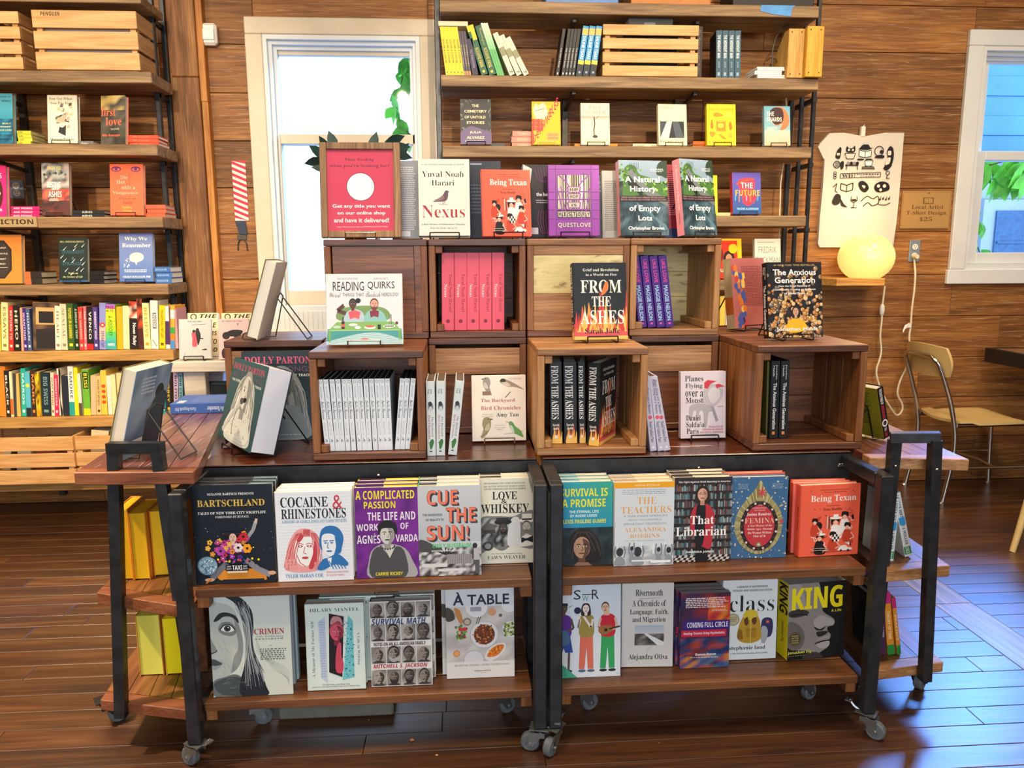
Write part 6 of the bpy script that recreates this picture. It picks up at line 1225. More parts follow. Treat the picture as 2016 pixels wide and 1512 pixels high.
# ---------------------------------------------------------------- end carts
pE = az(255, 895, ZE)
def c_blueback(d): d.N(0, 0, 1, 1, ['5c7698', '7c94b4', '4a6488', '8ca4c0'], 4, 5, 3); d.E(.75, .3, .12, .09, '14181c'); d.B([(.6, .4), (1, .36), (1, 1), (.55, 1)], '26384c'); d.R(.2, .8, .5, .92, 'd4d8dc'); [d.L([(.23 + .02 * i, .82), (.23 + .02 * i, .9)], .006, '333333') for i in range(12)]; d.M(.2, .1, .6, .3, 'b8c8dc', 5, 3)
leanbook('cream-paged book leaning on an easel, blue back cover turned to us', 'wire easel with silver ball tips propping the blue-backed book', (247, 884, 283, 724), ZE + .0005, pE.y, .165, .04, '8a7a44', -100, 16, pages='dcd4c0', back='6c86a8', bdraw=c_blueback)
FLAT('blue book lying at the far end of the plank cart', 333, 452, 2.6, ZE + .0005, .034, .17, '3f66b0', lambda d: (d.T('Charan Ranganath, PhD', .25, .08, .7, .42, 'c8d8f0', 's', -90), d.T('Why We Remember', .2, .6, .8, .98, 'dce8f8', 's', -90)), py=800, front=lambda d: (d.R(.08, .08, .35, .2, 'c8ccd8'), d.M(.1, .3, .9, .9, '6c86c8', 12, 3)), yaw=3)
def yb(label, x0, x1, yb_, yt, z, col, tail=None, dy=0, dep=.12, cov='e0902a'):
    P = az(x0, yb_, z); X1 = ay(x1, yb_, P.y).x; w = X1 - P.x; h = ay(x0, yt, P.y).z - z
    b = book(dep, h, w, cov, pages=col, edge=col, hard=True); tag(b, label, 'book', 'yellow-edged books on the end cart')
    B = Matrix(((0, 1, 0, 0), (-1, 0, 0, 0), (0, 0, 1, 0), (0, 0, 0, 1)))   # +x (fore edge) to the viewer
    b.matrix_world = Matrix.Translation((P.x, P.y, z + .0005)) @ Matrix.Rotation(R(dy), 4, 'Z') @ Matrix.Translation((0, dep / 2, 0)) @ B
yb('yellow-edged book nearest the steel leg on the middle shelf of the plank cart', 238, 263, 1143, 1004, .45, 'f4bc22', dy=3)
yb('yellow-edged book second along the middle shelf of the plank cart', 264, 296, 1143, 1010, .45, 'f2c024', dy=2)
yb('yellow-edged book third along the middle shelf of the plank cart', 304, 338, 1135, 1006, .45, 'f4c42a', dy=3)
yb('yellow-edged book at the inner end of the middle shelf of the plank cart', 342, 362, 1130, 1000, .45, 'eeb826', dy=3)
yb('pale lime-edged book on the bottom shelf of the plank cart', 276, 323, 1332, 1212, .15, 'ecea66', dy=1, cov='d89a3c')
yb('bright yellow-edged book beside the pale lime one on the bottom shelf', 328, 362, 1330, 1218, .15, 'fae820', dy=3, cov='e8c84a')
# right end cart
def olive():
    h = .165; w, t = .135, .028
    b = book(w, h, t, '15171a', '15171a', hard=True, pages='cfc8b8', back='8c8a24', bdraw=lambda d: (d.M(.08, .1, .8, .75, '4c4c16', 18, 4), d.R(.1, .82, .4, .95, 'a8a440')), sdraw=st(('THE BLACK PAGES OF', .3, .03, .7, .33, 'e8e6e0', 'B'), ('AMERICAN MUSIC', .3, .35, .7, .62, 'c83048', 'B'), ('o', .5, .7, .42, 'e8e8e8'), ('o', .5, .7, .26, '26282c'), ('TEA', .3, .79, .65, .85, 'e8e6e0', 'B'), ('LEE', .3, .87, .65, .96, 'c83048', 'B')))
    tag(b, 'olive-backed book with black spine leaning on the end plank cart', 'book')
    P = az(1752, 866, ZER); P.z = ZER + .012
    # spine (local -x) toward the viewer, back cover (+y) toward the singer side, top leaning back toward -X
    B = Matrix(((0, -1, 0, 0), (1, 0, 0, 0), (0, 0, 1, 0), (0, 0, 0, 1)))
    b.matrix_world = Matrix.Translation(P) @ Matrix.Rotation(R(22), 4, 'Z') @ Matrix.Rotation(R(-17), 4, 'Y') @ Matrix.Translation((0, w / 2, 0)) @ B
    easel('black wire easel holding the olive-backed book', Matrix.Translation(P + Vector((-.012, .075, -.012))) @ Matrix.Rotation(R(112), 4, 'Z'), w, .03, 17, .10)
olive()
for lb, x0, x1, xt, yb_, yt, col, sd in (('white spined book upright on the middle shelf of the end cart', 1744, 1759, 1757, 1106, 982, 'dfe4e2', 1), ('white spined book leaning on the middle shelf of the end cart', 1782, 1797, 1758, 1098, 973, 'e4e8e4', 1)):
    P = az(x0, yb_, .45); SP(lb, x0, x1, yb_, xt, yt, P.y, .4505, .13, col, st(('LAIDYA WATKINS & HOLLER,', .3, .04, .75, .82, '22303a', 'B'), ('#', .1, .38, .9, .5, '3a9cd8'), ('#', .05, .84, .95, .96, '2c8a4c'), ('CHILD', .25, .85, .75, .95, 'e8f4ea', 'B')), group='white spines on the end cart', pages='8a8478')
P = az(1755, 1290, .15)
for lb, x0, x1, xt, yt, col, sd in (('black spined book, innermost upright on the bottom shelf of the end cart', 1720, 1731, 1716, 1176, '17181a', st(('TTIGER', .2, .5, .8, .95, 'e0e0e0', 'B'))),
        ('dark plum spined book on the bottom shelf of the end cart', 1733, 1745, 1730, 1174, '4a2440', st(('CONTROL YOUR CHOICE', .3, .25, .7, .7, 'd8c0d0', 'B'))),
        ('orange and magenta spined book on the bottom shelf of the end cart', 1748, 1762, 1738, 1168, 'e0902a', st(('#', 0, 0, 1, .18, 'c82a7c'), ('#', 0, .84, 1, 1, '2c8a3c'), ('THEORY OF TIME', .3, .3, .7, .75, 'f4e0b0', 'B'))),
        ('outer orange and magenta spined book on the bottom shelf of the end cart', 1766, 1774, 1755, 1178, 'dc8c2c', st(('#', 0, 0, 1, .18, 'c02a70'), ('#', 0, .84, 1, 1, '2c8a3c'), ('PRACTICE', .3, .3, .7, .75, 'f4e0b0', 'B')))):
    SP(lb, x0, x1, 1292, xt, yt, P.y, .1505, .12, col, sd, group='spines on the bottom of the end cart', pages='a8a090')
FLAT('blue and red spined book lying on the plank divider, middle shelf', 1712, 1745, 2.1, .681, .026, .16, '5c3a9c', st(('BEGIN', .2, .2, .8, .8, 'd88ab8', 'B')), py=990, yaw=-4)
FLAT('red and violet spined book lying on the plank divider, bottom shelf', 1674, 1712, 2.12, .346, .03, .16, '4a2a6a', st(('BE', .2, .2, .8, .8, 'd86a4a', 'B'), ('#', 0, 0, 1, .15, '8a2a3c')), py=1200, yaw=-6)
# ---------------------------------------------------------------- the tall bookcase by the post
YB = YS + .03
def wf(desc, x0, x1, yb_, yt, k, cov, front, t=.028, lean=9, **kw):
    return FO(desc, x0, x1, yb_, yt, ZS[k] + .001, t, cov, front, Y=YB + .02, lean=lean, **kw)
def c_env(d): d.G(0, 0, 1, .5, '58b0c4', '3a96b0'); d.N(0, .5, 1, 1, ['1c6a8c', '2a88a8', '124c6c'], 5, 5, 3); d.T('GUIDE TO', .55, .05, .93, .08, '12303c', 'B'); d.T('WORLD', .6, .13, .93, .165, '12303c', 'B'); d.T('BUILT', .62, .58, .92, .61, 'd8e0a0', 'B'); d.T('ENVIRONMENT', .4, .645, .93, .675, 'd8e0a0', 'B'); d.T('OUR LIVES', .5, .71, .95, .74, 'd8e0a0', 'B'); d.T('WILLIAMS', .4, .81, .95, .85, '0e2430', 'B'); d.T('GOLDHAGEN', .3, .89, .95, .93, '0e2430', 'B')
def c_rose(d):
    d.T('You Get What', .06, .05, .84, .1, '5c5448', 's'); d.T('You Pay For', .1, .145, .8, .205, '5c5448', 's'); rn = random.Random(3)
    for i in range(34): u, v = .5 + rn.gauss(0, .12), .42 + rn.gauss(0, .1); d.P([(u, v), (u + .1, v - .02), (u + .08, v + .06), (u - .02, v + .05)], rn.choice(['b8a890', '8a7a70', 'd8cbb0', '6a5c58', 'c8b48c', '4a4444']))
    d.P([(.4, .66), (.5, .68), (.62, .62), (.6, .85), (.36, .78)], '2c282c'); d.T('Morgan Parker', .07, .9, .88, .95, '3a3630', 's')
def c_love(d):
    d.N(0, 0, 1, .4, ['c8a85c', '8a7850', '5c5648', 'd8c080', '3c3c3a'], 5, 4, 4); d.N(0, .3, 1, 1, ['3a3a34', '4c4a40', '2a2c2a', '5c5850'], 5, 7, 5); d.T('first', .02, .26, .6, .42, 'f06a48', 's'); d.T('love', .2, .45, .85, .62, 'f06a48', 's'); d.T('essays on friendship', .4, .66, .75, .72, 'e8dcc8', 'k'); d.T('lilly dancyger', .06, .79, .8, .85, 'f06a48', 's')
wf('teal environment book cut by the picture edge, on the bookcase', -28, 26, 281, 184, 2, '3a96b0', c_env)
wf('cream book with torn paper flower cover, on the bookcase', 94, 153, 279, 187, 2, 'e8dfc8', c_rose, easelab='black wire easel under the cream torn paper flower book')
wf('dark photographic book with orange lettering, on the bookcase', 198, 246, 278, 188, 2, '3c3a34', c_love, lean=9, spn='3c3a34', back='f06a48', dy=-8)
STK('lime spined book beside the teal book', 4, 33, 62, YB + .01, ZS[2], .0155, .13, 'c8c83a', st(('GUIDE', .2, .1, .8, .4, '6a7a2a', 'b')), py=270)
FLAT('grey book lying alone beside the cream flower book', 157, 184, YB + .02, ZS[2], .02, .12, '6a6a6c', st(('Parker', .2, .1, .7, .6, 'd0d0d0', 's')), py=278)
STK('orange-red spined book at the shelf end', 3, 254, 312, YB + .02, ZS[2], .0155, .13, 'e04a2c', st(('lilly dancyger', .25, .15, .75, .7, 'f08a6a', 's')), py=275)
def c_pink(d): d.C(.5, .6, .2, '5c1a3a'); d.E(.6, .55, .25, .3, '4a2020'); d.C(.62, .55, .12, 'f0d8c8', 12); d.T('DIVAS', .1, .15, .8, .25, 'f8d8e0', 'B'); d.T('MEMOIR', .1, .85, .8, .9, 'f8d8e0', 'B')
def c_rising(d):
    d.N(0, 0, 1, .5, ['8a9494', '5c6668', 'b0b4b0', '44484c', 'c8a8a8'], 7, 6, 4); d.N(0, .5, 1, .78, ['c84a3a', 'a83c34', '7a3c3c', 'e07058', '4c4044'], 6, 4, 6); d.N(0, .72, 1, 1, ['4a3436', '2c2628', '7a3a34', '5c2c2c'], 6, 4, 8); d.T('PAULA YOO', .22, .06, .72, .13, 'e8e08a', 'B'); d.T('RISING', .2, .36, .68, .47, 'f0eee4', 'B'); d.T('FROM THE', .36, .49, .62, .52, 'f0eee4', 'B'); d.T('ASHES', .24, .54, .72, .65, 'f0eee4', 'B'); d.M(.26, .67, .62, .74, 'e8d8c8', 3, 2)
    for i in range(12): d.C(.1 + .07 * i, .22 + .05 * math.sin(i * 2), .05, ['3c4044', 'b0a8a0', '6c6c70'][i % 3], 8)
def c_veng(d):
    for u in (.2, .78): d.E(u, .1, .15, .055, '6a2a6c', 14); d.E(u, .105, .11, .03, 'f06a44', 12); d.E(u, .1, .05, .03, '6a2a6c', 10)
    d.L([(.6, .14), (.58, .98)], .008, '8a2a30'); P_ = 'f4a494'
    for t, a, b, v in (('Die', .32, .54, .22), ('Hot', .2, .46, .31), ('with a', .34, .76, .42), ('Vengeance', .08, .84, .53)): d.T(t, a, v, b, v + .075, P_, 's')
    d.T('Essays on', .27, .655, .76, .7, '7a1c24', 's'); d.T('Vanity', .38, .73, .68, .79, '7a1c24', 's'); d.T('Sable', .34, .82, .64, .87, 'f0a83a', 's'); d.T('Yong', .38, .89, .64, .94, 'f0a83a', 's')
wf('magenta book cut by the picture edge, on the bookcase', -30, 13, 422, 326, 3, 'd82a7a', c_pink)
wf('red and grey protest photograph book on the bookcase', 83, 137, 420, 321, 3, '7a5050', c_rising, easelab='black wire easel under the protest photograph book')
wf('bright orange book with two violet eyes, on the bookcase', 217, 283, 421, 323, 3, 'f06440', c_veng, easelab='black wire easel under the orange eyes book')
STK('magenta spined book by the bookcase upright', 3, 20, 76, YB + .02, ZS[3], .0165, .14, 'cc1f6c', st(('AND PRIMAS', .22, .08, .75, .75, 'f4c8dc', 'B')), py=410)
STK('black spined book between the protest and eyes books', 2, 142, 204, YB + .03, ZS[3], .0165, .14, '1e2024', st(('ASHES', .2, .3, .75, .62, 'c8ccd0', 'B')), py=415)
STK('coral spined book beside the eyes book', 3, 287, 325, YB + .03, ZS[3], .019, .14, 'e85a40', None, py=410, pages='d0bca4')
def c_hex(d): d.R(0, 0, 1, 1, 'd8863a'); d.P([(0, .12), (.45, .12), (.68, .3), (.68, .72), (.45, .9), (0, .9)], '2c2824'); d.P([(0, .15), (.42, .15), (.62, .32), (.62, .7), (.42, .86), (0, .86)], '3a3430'); [d.T(t, .05, v, b, v + .035, 'e8e0d0', '') for t, v, b in (('I HEARD', .25, .5), ('SHE WAS', .37, .55), ('A SECRET', .48, .5), ('WORD', .58, .48))]; d.L([(0, .67), (.55, .67)], .01, 'd8d0c0')
def c_comet(d):
    d.G(0, 0, 1, 1, '22322e', '14242a'); d.T('NELL GREENFIELDBOYCE', .05, .07, .88, .11, 'c8c48a', 'B'); d.T('TRANSIENT', .07, .28, .9, .36, '3a6a80', ''); d.T('&', .45, .43, .55, .5, '4a7a90', 's'); d.T('STRANGE', .12, .55, .8, .62, '3a6a80', '')
    for u, v in ((.2, .24), (.55, .25), (.85, .17), (.2, .5), (.5, .52), (.8, .48), (.25, .72), (.65, .7), (.85, .58), (.1, .42), (.6, .17), (.45, .8), (.8, .72)): d.P([(u - .05, v + .035), (u - .035, v + .05), (u + .09, v - .05)], 'e8ecec')
    d.T('Notes on', .32, .78, .66, .82, 'c8d08a', 's'); d.T('the Science of Life', .13, .86, .83, .91, 'c8d08a', 'i'); d.R(0, .96, 1, 1, '2c5c8a')
def c_brain(d):
    d.G(0, 0, 1, 1, '7c90c8', '4a70b4'); d.T('Why We', .16, .08, .84, .17, 'f2f2f0', 's'); d.T('Remember', .09, .21, .94, .29, 'f2f2f0', 's'); d.B([(.3, .52), (.34, .44), (.48, .4), (.66, .42), (.73, .5), (.66, .57), (.54, .6), (.5, .66), (.46, .6), (.34, .58)], 'ece6cc'); rn = random.Random(2)
    for i in range(16): d.C(.3 - rn.random() * .16, .5 + rn.random() * .2, rn.uniform(.008, .025), 'd8dce0', 6)
    d.T('CHARAN RANGANATH, PHD', .1, .88, .92, .925, 'eef0f4', 's'); d.M(.14, .75, .86, .82, 'd0daf0', 2, 3)
wf('orange book with dark octagon panel, on the bookcase', -18, 44, 558, 462, 4, 'd8863a', c_hex)
wf('dark green book with falling comets, on the bookcase', 117, 173, 556, 468, 4, '1a2a2c', c_comet, easelab='black wire easel under the falling comets book')
wf('blue book with white brain drawing, on the bookcase', 236, 302, 556, 459, 4, '5c7cbc', c_brain, easelab='black wire easel under the white brain book')
STK('black and orange spined book beside the octagon book', 2, 50, 82, YB + .03, ZS[4], .03, .15, '2a2624', st(('#', 0, 0, 1, .35, 'c86a3a')), py=545, pages='d8ccb0')
STK('black spined book behind the comets book', 3, 176, 205, YB + .03, ZS[4], .02, .14, '16181c', None, py=545, pages='c8c4b8')
STK('blue spined book at the end beside the brain book', 3, 306, 338, YB + .03, ZS[4], .026, .15, '3a6ab0', st(('RANGANATH', .3, .1, .7, .8, 'a8c4e8', 's')), py=545)
# two rows of books standing spine out
def row(k, yb_, specs, where, dep=.14):
    rn = random.Random(k)
    for i, (x0, x1, yt, col, dsc, prn) in enumerate(specs):
        t = prn
        if isinstance(prn, str):
            hx = prn.split('|'); t = st((hx[0], .28, .1, .72, .75, hx[1], hx[2] if len(hx) > 2 else 'B'), ('#', .25, .86, .75, .92, hx[1]))
        SP(dsc + ' in ' + where, x0, x1 - .6, yb_, x0 - 3 + rn.uniform(-2.5, 2.5), yt, YB + rn.uniform(0, .012), ZS[k] + .001, dep, col, t, hard=rn.random() < .6, pages=rn.choice(['e8dcc0', 'dfd0b0']), group='spines in ' + where, back=None)
row(5, 688, [(-6, 2, 600, 'e8d03a', 'yellow book cut by the picture edge', None), (3, 17, 596, 'e8dca0', 'pale straw book beside a red one', 'ESSAYS|8a7a4a'), (18, 27, 603, 'c8302c', 'red book with pale lettering', 'RETURN TO|f0d8c8'), (28, 41, 603, '1e1c1c', 'black book beside the red one', 'HERO|d8d0b0'), (42, 47, 606, 'e0a090', 'thin pink book', None), (47, 55, 607, '3a2a80', 'violet book', 'WANTING|d8c8f0'), (55, 63, 608, '4a5c84', 'slate blue book', 'HUMAN|c8d4e8'),
    (109, 121, 603, 'e8e0cc', 'off-white book with faint letters', 'HEART|a07a6a|s'), (121, 134, 599, 'd8ccb0', 'beige book with grey letters', 'SEXUAL|8a8070|s'), (134, 148, 598, '3c5c2a', 'leafy green book with yellow letters', 'FUTURES IN GUERRERO|e8d83a'), (148, 157, 599, '17301e', 'dark green book', 'A DREAM OF TREES|b8d0b0'), (157, 166, 605, 'd83c3c', 'scarlet book', 'THE VAMPIRES|f0c0b0'), (166, 172, 604, 'd8707a', 'rose book', 'THE FUTURE|f4e0e0'), (172, 185, 606, '1c1a1e', 'black book with red foot', lambda d: (d.R(0, .86, 1, 1, 'c8282c'), d.T('VENCO', .3, .1, .7, .75, 'e8e4e0', 'B', 90))), (185, 195, 606, '4a3a84', 'indigo book', 'DIVERGENT MIND|e0d8f0'),
    (196, 209, 597, '8a90d0', 'lilac book with red ring', lambda d: (d.R(0, .5, 1, .8, 'e8b8b0'), d.C(.5, .47, .42, 'd83c30'), d.C(.5, .47, .18, 'e8e0c0'), d.T('SPEAK UP', .3, .6, .75, .95, '4a3a80', 'B', 90))), (209, 230, 600, 'b8e020', 'rainbow book of magenta, lime and teal bands', lambda d: (d.G(0, 0, 1, .1, 'b070d0', 'd050b0'), d.G(0, .1, 1, .6, 'e8e830', 'a0e030'), d.G(0, .6, 1, .85, '60d050', '40b0b0'), d.R(0, .82, 1, 1, '40a8a8'), d.T('PALO', .15, .03, .85, .09, '2a1c40', 'B'), d.T('ALTO', .15, .11, .85, .17, '2a3c20', 'B'), d.T('A HISTORY', .3, .25, .7, .7, '3a7a20', 'B', 90), d.T('HARRIS', .2, .86, .85, .92, 'e0f0f0', 'B'))),
    (231, 243, 605, 'e8a81c', 'amber book', None), (243, 256, 603, 'e8e0a8', 'straw book beside the amber one', None), (256, 273, 594, '201a1a', 'black book with white capitals and red flecks', lambda d: (d.N(0, 0, 1, .35, ['c84a2c', '2a2020', 'e0d8c8'], 2, 4, 2), d.T('Noon Ruby', .3, .45, .8, .92, 'f0f0ec', 'b', 90))), (273, 284, 589, '4a2420', 'dark brown book with orange flame', lambda d: d.N(0, 0, 1, .6, ['c8502c', '2c1a18', '6a2a20'], 2, 5, 4)), (284, 298, 597, 'e8dc9c', 'cream book with gold letters', 'BELIEVE|c89a3a'), (298, 313, 592, 'e8e4d8', 'white book with grey title block', lambda d: (d.R(.3, .25, .8, .58, '6a6a70'), d.T('NOISE', .38, .28, .72, .55, 'f0f0f0', 'B', 90), d.L([(.2, .8), (.8, .95)], .08, '4a4440'))),
    (314, 326, 602, 'ecc81c', 'bright yellow book with dark letters', 'THE EARTH IS ALL THAT LASTS|6a4c10'), (327, 336, 603, 'dcdad8', 'white book with violet block', lambda d: d.R(0, .35, 1, .9, '4a3060')), (336, 345, 602, 'e8a03a', 'striped book of orange, green and blue', lambda d: (d.R(0, .1, 1, .3, 'e8e4da'), d.R(0, .5, 1, .65, '3a9c4a'), d.R(0, .65, 1, .8, 'e8802c'), d.R(0, .8, 1, 1, '4a8ac8'))), (346, 352, 608, 'd8a0a8', 'thin rose book', None)], 'the upper spine row')
def c_house(d): d.N(0, 0, 1, 1, ['3a2c20', '5a4028', '2a2018', '7a5a38'], 4, 6, 3); d.R(.1, .1, .8, .45, 'c8a468'); d.R(.2, .18, .7, .42, '1c1612'); d.R(.1, .55, .9, .95, '241c18')
SP('tan book with a dark house picture, cover turned out in the upper spine row', 66, 73, 690, 64, 595, YB, ZS[5] + .001, .12, 'c89a5c', None, front=c_house, yaw=-62)
row(6, 812, [(-6, 12, 722, 'e8882c', 'orange book at the picture edge', None), (12, 21, 730, '2a2826', 'black book with white and orange letters', 'BLACK|e8e0d0'), (21, 27, 732, 'e8dcb0', 'cream book with orange foot', lambda d: d.R(0, .6, 1, .95, 'd86a2c')), (27, 33, 736, '3a3c40', 'charcoal book', None), (33, 41, 736, 'd0b060', 'mustard book', None), (42, 52, 726, '2ab0a0', 'teal green book', 'KAIROS|d8f0ec'), (52, 62, 733, '58b8d0', 'sky blue book with yellow sun', lambda d: (d.C(.5, .3, .42, 'e8d83a'), d.R(0, .8, 1, 1, '2a2a30'))), (62, 72, 728, '3c2a24', 'brown black book with orange letters', 'MARK|e08a3c'), (72, 81, 733, 'e8c020', 'yellow black speckled book', lambda d: d.N(0, 0, 1, 1, ['e8c020', '2a2418', 'e8d040', 'c89a18'], 2, 9, 3)), (82, 101, 734, '1e3038', 'wide dark petrol book', 'BIG SWISS|7a9aa0'), (101, 108, 734, 'e0d4b8', 'beige book', 'WALKING|8a5a4a'), (108, 116, 738, 'e8305c', 'hot pink book', 'MONSTERS|f8d0d8'), (116, 124, 726, 'e8dcc8', 'cream book with black curve', lambda d: d.B([(.5, 0), (1, .1), (.3, .5), (1, .9), (.5, 1)], '1c1a1a')), (124, 137, 740, '262a38', 'navy black book', None), (137, 148, 722, 'e4e4dc', 'white book with teal foot', lambda d: (d.R(0, .72, 1, 1, '2a9c94'), d.T('SMOKE', .25, .1, .8, .65, '4a6a8a', 'B', 90))), (148, 156, 724, 'e8d81c', 'acid yellow book', None), (156, 163, 736, 'e4dcc8', 'cream book with dark foot', lambda d: d.R(0, .7, 1, 1, '5a4a40')), (165, 179, 728, '6ab03a', 'grass green book with yellow block', lambda d: (d.R(.1, .05, .9, .42, '26301c'), d.T('BLISS', .25, .08, .75, .4, 'e8e03a', 'B', 90), d.R(0, .85, 1, 1, 'e8d01c'))), (179, 190, 740, 'e0b48c', 'peach book', None), (190, 200, 741, 'e8b878', 'apricot book with dark letters', 'NATURE OF WITNESS|5a3a2a'), (200, 212, 730, 'ecc04a', 'golden book with red hearts', lambda d: [d.E(.5, .35 + .12 * i, .35, .04, 'd84a2c') for i in range(4)]),
    (213, 222, 740, 'dcd8c8', 'off-white book', None), (222, 232, 738, 'e8d8a0', 'pale yellow book', None), (233, 245, 735, 'e0c890', 'sand coloured book', None), (246, 262, 738, 'd8b888', 'tan book', None), (263, 280, 732, 'e8d4a8', 'cream coloured book', None), (281, 298, 735, 'dcc08a', 'biscuit coloured book', None), (299, 307, 738, 'ead8b0', 'ivory book', None), (308, 317, 742, 'f0dfae', 'ivory yellow book', None), (318, 327, 722, '1f8a94', 'teal book beside the small white bench', 'PLAYING|c0e8e8'), (328, 338, 724, '2a2822', 'black book with gold letters by the bench', 'DISOBEY|c8a83a')], 'the lower spine row')
# sign strip on the shelf edge, outlet between the books
P = ay(-60, 436, YS); x1 = ay(74, 436, YS).x
m = MB(); zt, zb_ = ay(30, 426.5, YS).z, ay(30, 447, YS).z; w = x1 - P.x; m.box(P.x, x1, YS - .008, YS, zb_, zt, srgb('a08a64')); d = D(m, (P.x, YS - .0081, zt), (w, 0, 0), (0, 0, -(zt - zb_)), (0, -1, 0)); d.T('NON-FICTION', .02, .27, .95, .74, '2c2620', 'B')
tag(m.build('shelf_sign', [MATTE]), 'small section sign strip ending FICTION on the bookcase shelf edge', 'sign')
def outlet(label, x0, x1, y0, y1, Y, plate, face):
    a, b = ay(x0, y1, Y), ay(x1, y0, Y); w, h = b.x - a.x, b.z - a.z; e = empty('electrical_outlet', label, 'outlet', ((a.x + b.x) / 2, Y, (a.z + b.z) / 2))
    m = MB(); m.box(-w / 2, w / 2, -.007, 0, -h / 2, h / 2, bev=.003); m.build('plate', [plate], e)
    for s in (-1, 1):
        m = MB(Matrix.Translation((0, -.007, s * h * .2))); r = w * .26; m.mesh([(r * math.cos(t * .2618), 0, r * .95 * math.sin(t * .2618)) for t in range(24)] + [(r * math.cos(t * .2618), -.002, r * .95 * math.sin(t * .2618)) for t in range(24)], [tuple(range(24, 48))] + [(t, (t + 1) % 24, 24 + (t + 1) % 24, 24 + t) for t in range(24)], srgb('efe9d8'))
        for k in (-.35, .35): m.box(k * r - .0012, k * r + .0012, -.0024, -.0021, r * .05, r * .5, srgb('2a2826'))
        m.box(-.002, .002, -.0024, -.0021, -r * .55, -r * .25, srgb('2a2826')); m.build('socket', [face], e)
    return e
outlet('steel blue outlet with two cream sockets between the bookcase books', 22, 46, 355, 391, YW - .001, PLATE, MATTE)
# ---------------------------------------------------------------- slatted pine crates
def slat_crate(label, x0, x1, yt, yb_, Y, z, n, dep, bow=0, posts=True, text=None, name='pine_crate'):
    a, b = ay(x0, yb_, Y).x, ay(x1, yb_, Y).x; h = ay((x0 + x1) / 2, yt, Y).z - z; w = b - a; e = empty(name, label, 'crate', ((a + b) / 2, Y, z + .001)); hw = w / 2; g = .014; sh = (h - g * (n - 1) - .006) / n
    for i in range(n):
        zz = .006 + i * (sh + g); m = MB(); m.box(-hw, hw, 0, .011, zz, zz + sh, bev=.0015); o = m.build('front_slat', [PINEX], e)
        if text and i == n - 1:
            m2 = MB(); d = D(m2, (-hw, -.0002, zz + sh), (w, 0, 0), (0, 0, -sh), (0, -1, 0)); d.T(text, .085, .1, .27, .32, '2a1c12', 'z'); m2.build('handwriting', [MATTE], o)
        for s in (-1, 1): m = MB(); m.box(s * hw, s * (hw - .011), .012, dep - .012, zz, zz + sh, bev=.0015); m.build('side_slat', [PINEY], e)
        m = MB(); m.box(-hw, hw, dep - .011, dep, zz, zz + sh, bev=.0015); m.build('back_slat', [PINEX], e)
    for sx in (-1, 1):
        for q in (.0115, dep - .0285): m = MB(); m.box(sx * (hw - .0115), sx * (hw - .036), q, q + .017, 0, h - .008, bev=.001); m.build('corner_post', [PINEX], e)
    m = MB(); [m.box(-hw + .012, hw - .012, .013 + (dep - .03) * i / 4, .013 + (dep - .03) * (i + .85) / 4, .0, .008) for i in range(4)]; m.build('bottom_slats', [PINEX], e)
    return e
slat_crate('slatted pine crate cut by the picture edge, on the bookcase', -60, 46, 22, 130, YS + .01, ZS[1], 4, .24)
slat_crate('slatted pine crate with handwriting on its top slat, on the bookcase', 72, 276, 21, 132, YS + .01, ZS[1], 3, .24, text='PENGUIN')
a, b = ay(90, 90, YS + .06).x, ay(262, 90, YS + .06).x
for i, (dx, c, hh, lb) in enumerate(((0, 'e6e6e6', .20, 'front'), (.02, 'b8b4b0', .19, 'middle'), (.04, 'dcdad4', .21, 'rear'))):
    m = MB(); m.box(a + .03 * i, b - .02 * i, YS + .05 + .04 * i, YS + .054 + .04 * i, ZS[1] + .012, ZS[1] + hh, srgb(c)); o = m.build('paper_sheet', [PAPER]); tag(o, 'pale paper sheet standing in the handwritten pine crate, ' + lb + ' of three', 'paper', 'papers in the crate')
slat_crate('slatted pine crate on the floor board, cut by the picture edge', -70, 152, 862, 955, YS - .08, .238, 3, .3)
slat_crate('slatted pine crate on the floor board, half behind the plank cart', 152, 330, 858, 955, YS - .06, .238, 3, .28)
for i, (x0, x1, c) in enumerate(((5, 20, 'd8c8a8'), (22, 30, '2a2a30'), (33, 60, 'c8bca8'), (70, 110, '8a4a3a'), (178, 212, 'dcc8a0'), (216, 260, '4a5a6a'))):
    SP(('cream', 'black', 'stone grey', 'rust', 'sand', 'slate')[i] + ' book standing in the floor crates', x0, x1, 940, x0 + 2, 872 if i < 4 else 850, YS + .02, .249, .13, c, None, group='books in the floor crates', yaw=0)
